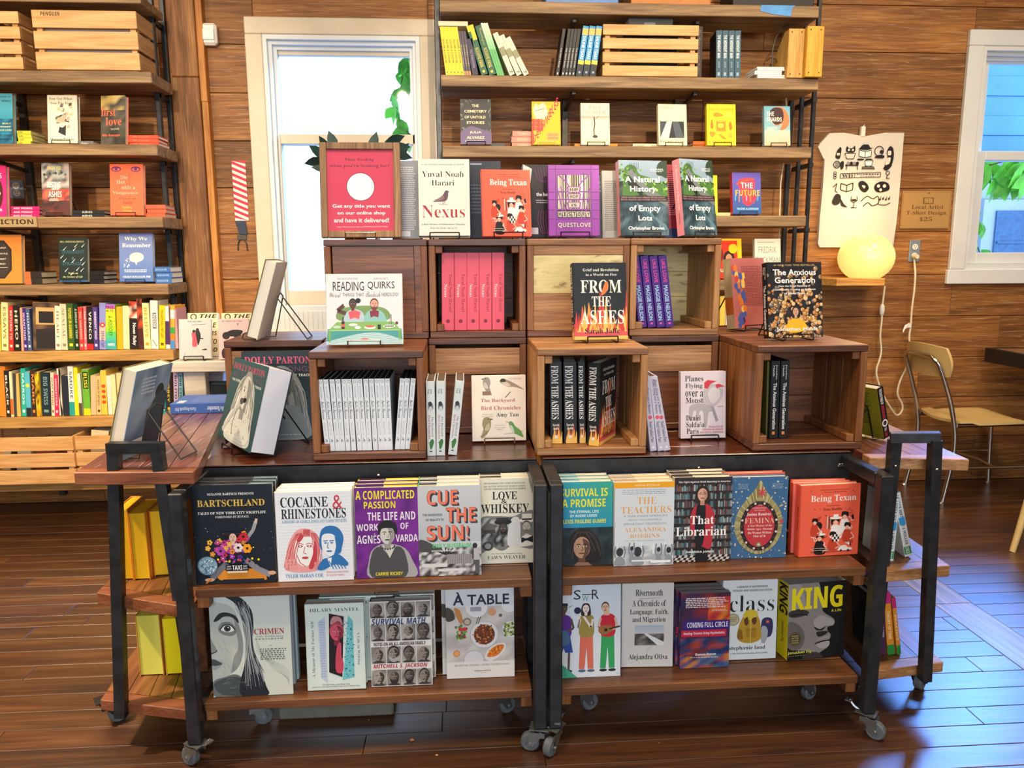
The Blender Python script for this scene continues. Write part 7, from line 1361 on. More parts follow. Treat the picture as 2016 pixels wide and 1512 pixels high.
# ---------------------------------------------------------------- small white bench behind the plank cart
YBn = 3.05; zb1 = ay(390, 712, YBn).z
xa, xb = ay(335, 715, YBn).x, ay(560, 715, YBn).x
e = empty('side_bench', 'small whitewashed bench behind the plank cart, with grey and pink books', 'bench', ((xa + xb) / 2, YBn, 0)); hw = (xb - xa) / 2
m = MB(); m.box(-hw, hw, 0, .34, zb1 - .042, zb1, bev=.003); m.build('bench_top', [WHITEW], e)
for x in (-hw + .035, hw - .13):
    for y in (.03, .25): m = MB(); m.box(x, x + .085, y, y + .05, 0, zb1 - .043, bev=.003); m.build('leg', [WHITEW], e)
m = MB(); m.box(-hw + .04, hw - .04, .06, .3, zb1 - .22, zb1 - .2, bev=.003); m.build('lower_shelf', [WHITEW], e)
def c_dance(d): d.T('THE RETURN', .27, .05, .72, .08, '4a4c50', 'b'); d.B([(.42, .5), (.4, .36), (.5, .33), (.55, .5), (.56, .68), (.42, .68)], 'c84a5c'); d.B([(.52, .3), (.62, .28), (.68, .44), (.6, .66), (.55, .5)], '1c1c20'); d.C(.47, .31, .05, '2a2020', 10); d.C(.58, .27, .05, '2a2020', 10); d.L([(.62, .48), (.76, .5)], .03, '1c1c20'); d.L([(.42, .15), (.85, .13)], .012, '2a2c30'); d.L([(.2, .85), (.15, .93)], .01, '2a2c30'); d.B([(.7, .78), (.84, .75), (.86, .79)], '2a2c30'); d.T('ROBERTO BOLAÑO', .2, .94, .8, .97, '4a4c50', 'b')
def c_moto(d): d.T('BY NIGHT IN CHILE', .12, .05, .8, .08, '5a3a40', 'b'); d.C(.25, .42, .13, '2a2024', 14); d.C(.62, .4, .13, '2a2024', 14); d.B([(.2, .38), (.45, .28), (.8, .3), (.7, .42), (.4, .44)], '1c181c'); d.L([(.62, .12), (.66, .14), (.63, .17)], .02, '2a2024'); d.B([(.1, .8), (.2, .72), (.22, .95), (.12, .95)], '2a2024')
def c_savage(d): d.T('THE', .4, .03, .97, .12, '221c18', 'z'); d.C(.2, .09, .11, '4a4238', 14); d.C(.2, .09, .07, 'e0c898', 12); d.T('SAVAGE', .05, .22, .95, .34, '221c18', 'z'); d.T('DETECTIVES', .05, .42, .95, .52, '221c18', 'z'); d.T('ROBERTO', .1, .6, .95, .72, '221c18', 'z'); d.T('BOLAÑO', .2, .78, .95, .9, '221c18', 'z')
FO('grey paperback with dancing couple on the small bench', 353, 416, 708, 628, zb1, .018, 'b4babc', c_dance, Y=YBn + .03, lean=10, hard=False, easelab='black wire easel under the dancing couple paperback')
FO('cream book with hand-drawn capitals behind the dancing couple', 371, 431, 700, 616, zb1, .022, 'e2cfa4', c_savage, Y=YBn + .14, lean=8, hard=False)
FO('pink paperback with black motorbike on the small bench', 431, 490, 707, 627, zb1, .018, 'dfb4b4', c_moto, Y=YBn + .03, lean=10, hard=False)
FO('cream book with hand-drawn capitals nearest the crate', 438, 497, 700, 616, zb1, .022, 'e2cfa4', c_savage, Y=YBn + .14, lean=8, hard=False)
for i, (x0, x1, c, tx) in enumerate(((341, 350, 'b8a0c0', 'BOLITO'), (351, 359, '6a98a8', 'FOR CYN'))):
    SP(('mauve', 'blue-green')[i] + ' spined book standing under the small bench', x0, x1, 790, x0, 734, YBn + .03, zb1 - .199, .12, c, st((tx, .25, .08, .75, .7, '2a3040', 'B')))
FO('dark green framed-looking book standing low behind the blue book', 412, 462, 790, 751, zb1 - .199, .02, '22302c', lambda d: (d.R(.06, .06, .94, .94, '4a5854'), d.R(.12, .12, .88, .88, '1c2826')), Y=YBn + .09, lean=3)
# ---------------------------------------------------------------- wide bookcase: top shelf to lower shelves
ZT0 = ZS[0] + .001
def boxthing(name, label, cat, x0, x1, h, mat, y0=.03, dep=.2, lid=None):
    a, b = ay(x0, 5, YS + y0).x, ay(x1, 5, YS + y0).x; e = empty(name, label, cat, ((a + b) / 2, YS + y0, ZT0)); hw = (b - a) / 2
    m = MB(); m.box(-hw + .008, hw - .008, .008, dep - .008, 0, h, bev=.004); m.build('box_body', [mat], e); m = MB(); m.box(-hw, hw, 0, dep, h - .05, h + .008, bev=.004); m.build('lid', [lid or mat], e); return e
boxthing('storage_box', 'blue storage box on top of the wide bookcase', 'box', 1071, 1222, .16, BIGP)
boxthing('storage_box', 'brown cardboard box on top of the wide bookcase', 'box', 1240, 1404, .2, CARD)
boxthing('storage_box', 'black box on top of the wide bookcase near its end', 'box', 1440, 1608, .2, BLACKP)
m = MB(); p0, p1 = ay(1497, 12, YS), ay(1566, 12, YS); zt = ZS[0]
m.mesh([(p0.x + .004, YS - .001, zt), (p1.x, YS - .001, zt), (p1.x - .016, YS - .0015, zt - .012), (p1.x - .02, YS - .0015, zt - .048), (p0.x + .06, YS - .0015, zt - .04), (p0.x, YS - .0015, zt - .026)], [(0, 1, 2, 3, 4, 5)]); m.mesh([(p0.x + .004, YS - .001, zt + .0006), (p1.x, YS - .001, zt + .0006), (p1.x, YS + .03, zt + .0006), (p0.x + .01, YS + .025, zt + .0006)], [(0, 1, 2, 3)])
tag(m.build('masking_tape', [TAPE]), 'strip of blue masking tape on the top shelf edge', 'tape')
Z1 = ZS[1] + .001; YR = YS + .02
c = None
for i in range(5):
    r = SP('yellow book, ' + ('first', 'second', 'middle', 'fourth', 'last')[i] + ' of five at the window end of the wide bookcase', 878 + i * 7.2, 885 + i * 7.2, 149, 865.5 + i * 7, 53, YR, Z1, .13, 'e6cc1c', st(('VOLVER A CONTAR', .25, .25, .75, .75, '4a3c10', 'b'), ('o', .5, .94, .2, '3a6a4a')), group='yellow spines', copyof=c, hard=False); c = c or r
FLAT('cream book lying across the yellow books', 863, 921, YR + .03, ay(890, 50, YR).z + .006, .021, .14, 'e8d4b8', None, py=46)
c = None
for i in range(3):
    r = SP('thin grey-brown book, ' + ('first', 'second', 'third')[i] + ' of three beside the yellow books', 913.5 + i * 5, 918 + i * 5, 149, 902 + i * 5, 62, YR, Z1, .12, '4a4450', st(('SPANISH DIARY', .25, .3, .75, .8, 'a89a8a', 'b'), ('#', 0, .9, 1, 1, 'b0845c')), group='thin spines', copyof=c, hard=False); c = c or r
SP('dark violet book leaning beside the thin books', 930, 942, 150, 918, 77, YR, Z1, .12, '2a2440', st(('NO SHADOWS', .3, .3, .7, .8, '8a84a8', 'b')))
for i, (x0, xt, c1_, c2_) in enumerate(((948, 918, 'e8c81c', 'leaning green and yellow book beside the violet book'), (964, 935, None, 'leaning green book with gold letters'))):
    SP(c2_, x0, x0 + 14, 150, xt, 52, YR, Z1, .13, '1c5c44', st(*([('#', 0, 0, 1, .12, 'e8c81c'), ('#', .4, .12, 1, .3, 'e8c81c')] if c1_ else [('Cosmologias', .3, .06, .8, .4, 'b8a040', 'k')]), ('SUZANNE FRISK', .25, .45, .75, .85, 'd8c04a', 's'), ('o', .5, .93, .2, 'd8c04a')))
c = None
for i in range(3):
    r = SP('light green thin book, ' + ('first', 'second', 'third')[i] + ' of three leaning', 979.5 + i * 4.6, 984 + i * 4.6, 150, 946 + i * 4.8, 46, YR, Z1, .13, '5cb06a', lambda d: d.G(0, 0, 1, .5, 'd8e0c8', '7cc488'), group='green spines', copyof=c, hard=False); c = c or r
c = None
for i in range(3):
    r = SP('cream and olive book marked seven, ' + ('first', 'second', 'third')[i] + ' of three leaning', 1004 + i * 14, 1015 + i * 14.2, 151, 970 + i * 12.5, 67 + i * 4.5, YR, Z1, .12, 'e8dcc4', st(('#', 0, .34, 1, .54, '8a8c68'), ('GATEWAY', .25, .06, .7, .3, 'b8ac94', 'b'), ('The Body Question', .3, .58, .7, .82, 'a89c88', 'k'), ('7', .25, .88, .8, .95, '2c2824', 'B')), group='cream seven spines', copyof=c if i < 0 else None); c = c or r
c = None
for i in range(5):
    r = SP('black paperback, ' + ('first', 'second', 'third', 'fourth', 'fifth')[i] + ' of five leaning on the blue and yellow books', 1094 + i * 6.8 + (4 if i else 0), 1100 + i * 6.8 + (4 if i else 0), 152, 1108 + i * 6.5 + (4 if i else 0), 57, YR, Z1, .13, '16171a', st(('THE NIGHT BOOK', .35, .4, .65, .82, 'c8ccd0', 'b'), ('#', .3, .92, .7, .96, 'c8ccd0')), group='black spines', copyof=c, hard=False); c = c or r
c = None
for i in range(3):
    r = SP('blue, yellow and black book, ' + ('first', 'second', 'third')[i] + ' of three beside the pine crate', 1134 + i * 13.5, 1145.5 + i * 13.5, 152, 1148.5 + i * 13, 52, YR, Z1, .13, '2a90c8', st(('#', 0, .05, 1, .18, 'e8b060'), ('#', 0, .68, 1, .76, 'e8c03a'), ('#', 0, .76, 1, 1, '1c1c22'), ('SALINE TEARS', .25, .2, .75, .66, 'e8f0f0', 'b'), ('o', .5, .92, .2, '8a9ab0')), group='blue yellow spines', copyof=c); c = c or r
slat_crate('slatted pine crate on the wide bookcase, black books inside', 1186, 1373, 49, 153, YS + .02, ZS[1], 4, .22)
c = None
for i in range(2):
    r = FLAT('black box file lying in the wide bookcase crate, ' + ('lower', 'upper')[i] + ' one', 1226, 1335, YS + .055, ZS[1] + .02 + i * .115, .11, .15, '17181c', None, py=90, copyof=c); c = c or r
FLAT('black book lying on top of the wide bookcase crate', 1238, 1325, YS + .04, ay(1280, 48, YS).z + .008, .046, .16, '1c2026', lambda d: d.R(.0, .35, .25, .6, '5c6a78'), py=40)
SP('dark brown book with faded script beside the pine crate', 1370, 1381, 153, 1373, 52, YR + .01, Z1, .13, '2a1f1e', st(('The Moon and the Fallen', .35, .05, .65, .92, '7a6a60', 'k')))
c = None
for i in range(4):
    r = SP('dark teal book with white capitals, ' + ('first', 'second', 'third', 'last')[i] + ' of four', 1409 + i * 12.4, 1420.4 + i * 12.4, 153, 1410 + i * 12.4, 60, YR, Z1, .15, '1f4a60', st(('THE MIDNIGHT MAN', .25, .1, .75, .58, 'd0dce0', 'B'), ('JULIE', .35, .65, .65, .78, '8aa0b0', 'b'), ('#', .3, .88, .7, .95, '8aa0b0')), group='teal spines', yaw=-7, copyof=c, back='0e1216'); c = c or r
# paper stack, wooden magazine boxes, cable
xa, xb = ay(1488, 140, YR).x, ay(1542, 140, YR).x; rn = random.Random(2)
for i in range(6):
    m = MB(); o_ = rn.uniform(-.006, .01); m.box(xa + o_, xb + o_, YR, YR + .15, 0, .0085, srgb(('e8e6e0', 'd4d8dc', 'eeeae2')[i % 3]), bev=.002); o = m.build('folded_paper_bundle', [PAPER]); o.location = (0, 0, Z1 + i * .0092)
    tag(o, 'white folded paper bundle in the wide bookcase, ' + ('lowest', 'second', 'third', 'fourth', 'fifth', 'topmost')[i] + ' of six', 'paper', 'paper bundles')
def magbox(label, x0, x1, yt, y0, mat, tall):
    a, b = ay(x0, 150, YS + y0).x, ay(x1, 150, YS + y0).x; h = ay((x0 + x1) / 2, yt, YS + y0).z - Z1; hw = (b - a) / 2; e = empty('magazine_box', label, 'box', ((a + b) / 2, YS + y0, Z1))
    m = MB(); m.box(-hw, hw, 0, .011, 0, h, bev=.002); m.build('front_board', [mat], e)
    for s in (-1, 1):
        m = MB(); x = s * (hw - .005); m.mesh([(x + q, y, z) for q in (-.005, .005) for y, z in ((.0112, 0), (.2, 0), (.2, h * .42), (.05, h * .98), (.0112, h * .98))], [(0, 1, 2, 3, 4), (9, 8, 7, 6, 5)] + [(i, (i + 1) % 5, 5 + (i + 1) % 5, 5 + i) for i in range(5)]); m.build('side_board', [mat], e)
    m = MB(); m.box(-hw + .0102, hw - .0102, .19, .2, .001, h * .4); m.build('back_board', [mat], e); m = MB(); m.box(-hw + .0102, hw - .0102, .0115, .189, .001, .01); m.build('bottom_board', [mat], e)
    for u in (-.6, .6):
        for v in (.08, .93): bolt(e, (a + b) / 2 + u * hw, YS + y0, Z1 + h * v, .0028, STEELG)
PINEZ = wood('magazine_pine', ('b8863c', 'c99a4e', 'd6aa60'), 2, .55, 1, .08); PINEG = wood('magazine_pine_golden', ('c8901c', 'd8a232', 'e2b04a'), 2, .55, 1, .05)
magbox('pale pine magazine box, the inner one beside the papers', 1549, 1580, 56, -.005, PINEZ, 1); magbox('golden pine magazine box at the very end of the shelf', 1585, 1618, 51, -.03, PINEG, 1)
m = MB(); pts = [ay(*q, YR + .12) for q in ((1500, 82), (1512, 72), (1530, 66))]; pts2 = [ay(*q, YR + .1) for q in ((1552, 50), (1540, 55), (1527, 75), (1521, 100), (1520, 125), (1522, 140))]; o0 = pts2[0].copy()
m.tube([p - o0 for p in pts2], .0035, n=8); m.tube([ay(*q, YR + .1) - o0 for q in ((1510, 120), (1516, 114), (1526, 116), (1532, 124))], .003, n=6); o = m.build('cable_loop', [STEELG], smooth=True); o.location = o0; tag(o, 'dark cable looping beside the pine magazine boxes', 'cable')
# face-out books on the second shelf of the wide bookcase
Z2 = ZS[2]
def wr(desc, x0, x1, yt, k, cov, front, t=.026, yb_=None, lean=9, Yo=.03, **kw): return FO(desc, x0, x1, yb_ or 288, yt, ZS[k] + .001, t, cov, front, Y=YS + Yo, lean=lean, **kw)
def c_cem(d):
    rn = random.Random(2); d.R(0, 0, 1, 1, '3a3a40')
    for i in range(60): a = rn.random() * 6.28; q = rn.uniform(.42, .62); u, v = .5 + q * math.cos(a), .42 + q * math.sin(a); d.L([(u, v), (u + rn.uniform(-.12, .12), v + rn.uniform(-.08, .08))], .025, rn.choice(['5a6a4a', '7a8a5a', '8a9a78', '3c4a3a', '5c6c78']))
    d.B([(0, .75), (.2, .64), (.35, .6), (.5, .62), (.75, .68), (1, .74), (1, 1), (0, 1)], '6a5c84'); Y = 'e8e0b0'
    for t, a, b, v in (('THE', .38, .6, .12), ('CEMETERY', .13, .86, .24), ('OF UNTOLD', .14, .82, .37), ('STORIES', .2, .78, .49), ('JULIA', .3, .68, .71), ('ALVAREZ', .2, .78, .82)): d.T(t, a, v, b, v + .06, Y, 'b')
    d.M(.14, .91, .8, .95, 'c8c8b8', 2, 3)
def c_tehr(d):
    d.R(0, 0, 1, 1, 'f0b81c'); d.B([(.05, .2), (.15, .04), (.22, .1), (.4, .02), (.5, .12), (.55, .3), (.4, .42), (.15, .4)], 'ecd8b8'); d.L([(.1, .22), (.45, .16)], .02, '8a4a3a'); [d.C(.06 + .09 * (i % 4), .45 + .09 * (i // 4), .075, ('d83a2c', 'e85a3a')[i % 2], 10) for i in range(12)]; d.P([(0, .5), (0, 1), (.1, .95)], 'd8482c')
    for i, ch in enumerate('TEHRANGELES'): u, v = .08 + .078 * i, .93 - .082 * i; h = .16 + .005 * i; d.T(ch, u, v - h, u + .075, v, 'd82a4c', 'B')
    d.R(.52, .72, .94, .9, 'e8a45c'); d.T('POROCHISTA', .55, .745, .9, .79, 'c85a2c', 'B'); d.T('KHAKPOUR', .55, .82, .9, .87, 'c85a2c', 'B')
def c_aust(d): d.T('PAUL', .28, .07, .74, .15, 'b8a488', 's'); d.T('AUSTER', .15, .18, .88, .26, 'b8a488', 's'); d.G(0, .31, 1, .37, 'b0a090', 'c8b8a4'); d.L([(.46, .33), (.48, .5), (.45, .65), (.46, .8)], .04, '4a3a34'); d.L([(.46, .42), (.62, .31)], .015, '5a4a40'); d.E(.49, .8, .09, .035, '3a2e2a'); d.T('BAUMGARTNER', .13, .88, .94, .93, 'b8a488', 's')
def c_par(d): d.T('PARADE', .08, .06, .52, .11, '8a8470'); d.R(.06, .42, .9, .82, '3a4250'); d.P([(.06, .82), (.3, .42), (.48, .42), (.36, .82)], 'ece6cc'); d.P([(.48, .42), (.9, .42), (.9, .82), (.36, .82)], '22262e'); d.P([(.48, .42), (.7, .42), (.9, .82), (.6, .82)], '4a5460'); d.T('RACHEL CUSK', .06, .88, .92, .94, '3a3a30'); d.M(.08, .38, .4, .4, '8a8470', 1, 2)
def c_yel(d):
    d.T('UNDISCOVERED', .05, .1, .94, .16, 'c8860c', 'B'); O = 'e08a1c'; d.B([(.22, .24), (.36, .2), (.58, .27), (.4, .31), (.26, .3)], O); d.R(.32, .38, .66, .66, O); d.E(.5, .4, .17, .03, 'f0b82c'); d.E(.48, .52, .1, .06, 'f2c43a'); d.B([(.12, .55), (.17, .36), (.22, .5), (.2, .6)], 'd87018'); d.B([(.76, .5), (.82, .42), (.88, .56), (.8, .64)], 'd87018'); d.B([(.08, .7), (.18, .66), (.3, .7), (.18, .8)], O); d.B([(.4, .72), (.5, .74), (.68, .84), (.54, .84)], O); d.E(.8, .76, .09, .06, 'e8a82c'); d.E(.78, .27, .12, .06, 'f0e040'); d.T('GABRIELA WIENER', .05, .89, .93, .94, 'b8780c', 'B')
def c_shard(d): d.G(0, 0, 1, .6, '6aa4b8', '8ab8c0'); d.G(0, .6, 1, 1, 'a8c4b8', 'e8b890'); d.B([(.2, .2), (.35, .05), (.7, .03), (.92, .2), (.95, .45), (.8, .58), (.6, .6), (.7, .45), (.5, .5), (.3, .4)], 'd8784c'); d.B([(.2, .2), (.35, .05), (.65, .05), (.75, .2), (.7, .4), (.4, .46)], '3a2428'); [d.T(t, .1, v, b, v + .11, 'ecead8', 'B') for t, v, b in (('THE', .14, .38), ('SHARDS', .28, .68))]; [d.T(t, .12, v, b, v + .09, 'e4dcb8', 'B') for t, v, b in (('BRET', .53, .5), ('EASTON', .67, .66), ('ELLIS', .83, .54))]
wr('dark violet book with leaf border on the wide bookcase', 907, 968, 195, 2, '3a3a40', c_cem, easelab='black wire easel under the leaf border book')
wr('yellow and red book with slanting letters on the wide bookcase', 1048, 1104, 200, 2, 'f0b81c', c_tehr, lean=9, easelab='gold wire easel under the slanting letters book')
wr('pale cream book with thin tree figure on the wide bookcase', 1144, 1201, 203, 2, 'e6dac2', c_aust, easelab='black wire easel under the thin tree figure book')
wr('pale yellow book with dark square picture on the wide bookcase', 1297, 1353, 205, 2, 'ece6bc', c_par, easelab='black wire easel under the dark square picture book', dy=3)
wr('bright yellow book with orange objects on the wide bookcase', 1392, 1449, 205, 2, 'f2d81c', c_yel, easelab='black wire easel under the orange objects book')
wr('blue and coral book with a turned face on the wide bookcase', 1505, 1556, 209, 2, '8ab8c0', c_shard, easelab='black wire easel under the turned face book')
Yk = YS + .07
FLAT('slate book lying behind the leaf border book', 950, 994, Yk, Z2, .021, .12, '3c4a50', None, py=285)
STK('salmon spined book beside the slanting letters book', 3, 1010, 1062, Yk, Z2, .026, .13, 'e08a78', st(('TEHRANGELES', .25, .2, .75, .8, 'f0c0a8', 'B')), py=280)
FLAT('orange book lying behind the thin tree figure book', 1131, 1216, Yk, Z2, .021, .13, 'd8861c', None, py=285)
FLAT('cream book lettered along its spine, lying beside the dark square picture book', 1246, 1320, Yk, Z2, .022, .13, 'e0d4b0', st(('PARADE', .25, .05, .75, .3, '6a6450', 's'), ('RACHEL CUSK', .25, .5, .75, .95, '6a6450', 's')), py=285)
STK('deep orange spined book behind the orange objects book', 2, 1362, 1400, Yk, Z2, .017, .12, 'c8641c', None, py=280)
# third and lower shelves of the wide bookcase
def c_fut(d): d.G(0, 0, 1, 1, '6a5cc0', '2c5c9c'); d.B([(.2, .25), (.3, .15), (.6, .12), (.8, .2), (.75, .5), (.85, .6), (.6, .8), (.4, .75), (.3, .5)], 'd8405c'); d.L([(.15, .28), (.4, .2), (.75, .15)], .06, 'e85a3a', 1); d.T('THE', .3, .24, .72, .38, '8ae0d8', 'B'); d.T('FUTURE', .1, .42, .96, .56, 'f0b83a', 'B'); d.T('NAOMI ALDERMAN', .15, .85, .9, .9, 'a8e0f0', 'B'); [d.L([(.1 + .13 * i, .55), (.1 + .13 * i, .68 + .03 * (i % 3))], .03, ('58c0d0', 'f0903a', 'e04a5c')[i % 3]) for i in range(7)]
FO('violet and red book with rainbow letters on the lower grey shelf', 1443, 1499, 422, 340, ZS[3] + .001, .03, '5c50b0', c_fut, 'd83a3c', Y=YS + .03, lean=9, dy=4, easelab='black wire easel under the rainbow letters book')
FO('yellow book standing behind the turned overgrown cover book', 1376, 1413, 420, 345, ZS[3] + .001, .02, 'ecd81c', lambda d: (d.T('IS', .6, .05, .8, .12, '8a7a10', 's'), d.T('AND', .5, .2, .9, .27, '8a7a10', 's'), d.E(.6, .55, .3, .08, 'e0a81c')), Y=YS + .03, lean=9)
FLAT('cream book lying beside the rainbow letters book', 1405, 1438, YS + .06, ZS[3], .018, .13, 'd8c890', None, py=421)
FO('red and yellow book with two hooded figures on the lower shelf', 1405, 1461, 555, 470, ZS[4] + .001, .024, 'd8341c', lambda d: (d.R(.85, 0, 1, 1, 'ecc01c'), d.R(0, 0, 1, .05, 'ecc01c'), d.E(.55, .5, .2, .2, '2a1a18'), d.E(.55, .5, .11, .12, 'c88a68'), d.E(.2, .4, .16, .2, '7a1c14'), d.C(.7, .25, .16, 'ecc01c', 14), d.T('OUT!', .1, .75, .5, .84, 'f4e4c0', 'B')), Y=YS + .03, lean=9, dy=5)
FO('pale grey book with thin tall capitals on the lower shelf', 1486, 1537, 558, 470, ZS[4] + .001, .028, 'd8d4c4', lambda d: (d.T('FREDRIK', .15, .2, .85, .36, '8a8a84'), d.T('BACKMAN', .06, .46, .96, .62, '8a8a84'), d.M(.1, .08, .8, .12, '9a9a94', 1, 3)), Y=YS + .03, lean=9)
m = MB(); pz = [(1530, 735 / 4), (1546, 180), (1548, 200)]
pts = [ay(*q, 3.95) for q in ((1540, 176), (1547, 186), (1548, 205), (1546, 300), (1541, 330), (1537, 360), (1535, 420), (1534, 470))]; m.tube([p - pts[0] for p in pts], .0035, n=7); o = m.build('white_wire', [CORD], smooth=True); o.location = pts[0]; tag(o, 'pale wire hanging down the end of the wide bookcase', 'wire')
for i, (x0, x1, c, t_) in enumerate(((1418, 1428, 'e8c050', 'amber'), (1429, 1438, 'dcd4bc', 'bone'), (1440, 1449, 'c8442c', 'brick red'), (1530, 1545, '4a6a5a', 'sage'))):
    SP(t_ + ' book on the lowest visible shelf of the wide bookcase', x0, x1, 640, x0, 583, YS + .04, ZS[5] + .001, .13, c, None)
# ---------------------------------------------------------------- wall things on the other side
# hung T-shirt
YTS = YW - .012
P = [(1631, 263), (1660, 262), (1682, 266), (1700, 269), (1722, 265), (1740, 262), (1777, 262), (1775, 300), (1768, 380), (1762, 440), (1757, 484), (1752, 487), (1690, 487), (1612, 487), (1609, 480), (1612, 430), (1618, 370), (1622, 312), (1620, 314), (1609, 290), (1613, 283)]
o0 = ay(1695, 375, YTS); W3 = [ay(x, y, YTS) - o0 for x, y in P]
e = empty('t_shirt', 'white T-shirt printed with small black doodles, hung on the wall above the lit globe', 'shirt', o0)
m = MB(); n = len(W3); rn = random.Random(3); F_ = [Vector((p.x, -.012 + rn.uniform(-.003, .003), p.z)) for p in W3]
m.mesh([(p.x, .011, p.z) for p in W3] + F_, [tuple(range(n)), tuple(range(2 * n - 1, n - 1, -1))] + [(i, (i + 1) % n, n + (i + 1) % n, n + i) for i in range(n)], srgb('d8d2c6'))
A = ay(1640, 285, YTS) - o0; B_ = ay(1758, 285, YTS) - o0; C_ = ay(1640, 412, YTS) - o0
d = D(m, (A.x, -.0165, A.z), (B_.x - A.x, 0, 0), (0, 0, C_.z - A.z), (0, -1, 0)); K = '1c1a1c'; Wt = 'd8d2c6'
def ring(u, v, r, w=.012): d.L([(u + r * math.cos(t * .524), v + r / d.ar * math.sin(t * .524)) for t in range(13)], w, K)
d.B([(.03, .2), (.05, .1), (.08, .06), (.1, .04), (.12, .06), (.12, .12), (.1, .22)], K); d.R(.05, .13, .1, .17, Wt)            # bottle
d.B([(.2, .1), (.21, .03), (.25, .06), (.31, .05), (.34, .02), (.35, .1), (.28, .14)], K); d.C(.245, .085, .02, Wt, 8); d.C(.31, .085, .02, Wt, 8); d.B([(.18, .14), (.36, .14), (.33, .22), (.22, .22)], Wt); d.L([(.18, .14), (.36, .14), (.33, .22), (.22, .22), (.18, .14)], .012, K)
d.B([(.42, .06), (.48, .0), (.56, .0), (.6, .05), (.65, .05), (.55, .08), (.4, .07)], K); d.P([(.42, .09), (.52, .11), (.62, .09), (.62, .18), (.52, .2), (.42, .18)], 'f4f0e8'); d.L([(.42, .09), (.52, .11), (.62, .09), (.62, .18), (.52, .2), (.42, .18), (.42, .09)], .01, K); d.L([(.52, .11), (.52, .2)], .01, K); d.E(.45, .23, .06, .015, K); d.E(.59, .23, .06, .015, K)
ring(.75, .1, .075); d.C(.79, .11, .03, K, 8); d.B([(.68, .2), (.74, .16), (.84, .17), (.82, .21)], K)                              # doughnut
d.B([(.92, .03), (.98, .06), (1.0, .2), (.96, .34), (.86, .34), (.9, .2), (.88, .12)], K); d.B([(.9, .1), (.95, .1), (.95, .16), (.9, .16)], Wt); d.B([(.88, .22), (.95, .2), (.93, .3), (.87, .31)], Wt)
ring(.06, .31, .055); [d.L([(.03, .28 + .02 * i), (.1, .28 + .02 * i)], .008, K) for i in range(4)]; d.B([(.12, .28), (.17, .26), (.17, .36), (.13, .38)], K)
d.L([(.2, .32), (.42, .32)], .02, K); d.L([(.23, .32), (.22, .39)], .012, K); d.L([(.4, .32), (.41, .39)], .012, K); [d.C(.25 + .05 * i, .29, .028, K if i % 2 else '8a8680', 8) for i in range(4)]
d.B([(.52, .25), (.66, .25), (.64, .33), (.54, .33)], 'f4f0e8'); d.L([(.52, .25), (.66, .25), (.64, .33), (.54, .33), (.52, .25)], .012, K); d.P([(.48, .38), (.48, .34), (.68, .34), (.7, .38)], K); d.L([(.49, .36), (.69, .36)], .006, Wt)
d.B([(.84, .36), (.92, .3), (.98, .32), (.9, .4)], K)
d.L([(.13, .45), (.8, .43), (.8, .5), (.13, .52), (.13, .45)], .01, K); d.T('WD', .16, .46, .34, .51, K, 's'); d.L([(.37, .445), (.37, .515)], .008, K); d.M(.4, .45, .78, .475, K, 1, 4); d.M(.45, .485, .74, .5, K, 1, 6)
for i in range(3): ring(.04, .44 + .035 * i, .022, .01)
ring(.92, .44, .03); d.L([(.92, .47), (.9, .52), (.96, .52)], .012, K)
d.L([(.15, .6), (.25, .63), (.35, .59), (.35, .7), (.25, .73), (.15, .7), (.15, .6)], .014, K); d.L([(.25, .63), (.25, .73)], .012, K); d.L([(.02, .66), (.08, .6), (.06, .72), (.1, .74)], .012, K)
d.B([(.44, .6), (.5, .56), (.58, .6), (.62, .68), (.56, .74), (.48, .7)], K); d.B([(.5, .63), (.56, .64), (.54, .68)], Wt); d.B([(.72, .62), (.82, .57), (.94, .6), (.96, .7), (.8, .74), (.72, .7)], K); d.C(.78, .64, .028, Wt, 8); d.C(.88, .64, .03, Wt, 8); d.C(.82, .7, .025, Wt, 8)
d.B([(.02, .9), (.05, .8), (.1, .76), (.16, .8), (.15, .9), (.08, .94)], K); ring(.08, .88, .05); d.B([(.16, .84), (.22, .92), (.28, .97), (.18, .95)], K)
d.L([(.34, .8), (.33, .87), (.38, .9), (.44, .87), (.43, .8)], .012, K); d.E(.385, .86, .045, .018, K); d.L([(.385, .9), (.385, .97), (.34, .98), (.44, .98)], .012, K)
d.L([(.5, .88), (.6, .8), (.7, .84), (.78, .8), (.8, .9), (.7, .95), (.62, .9), (.54, .96)], .014, K, 1); d.L([(.78, .92), (.9, .94), (1.0, .9)], .012, K, 1)
for i in range(4): d.C(.82 + .05 * i, .85 - .01 * (i % 2), .016, K, 8); d.L([(.833 + .05 * i, .85), (.833 + .05 * i, .8)], .008, K)
m.build('shirt_body', [MATTE], e)
c0 = ay(1697, 258, YTS) - o0; m = MB(); m.box(c0.x - .012, c0.x + .012, -.018, .006, c0.z - .03, c0.z + .022, bev=.003); m.tube([(c0.x, -.005, c0.z + .02), (c0.x + .006, -.012, c0.z + .03), (c0.x, -.016, c0.z + .022)], .002, n=6); m.build('hanger_clip', [PLASTIC], e)
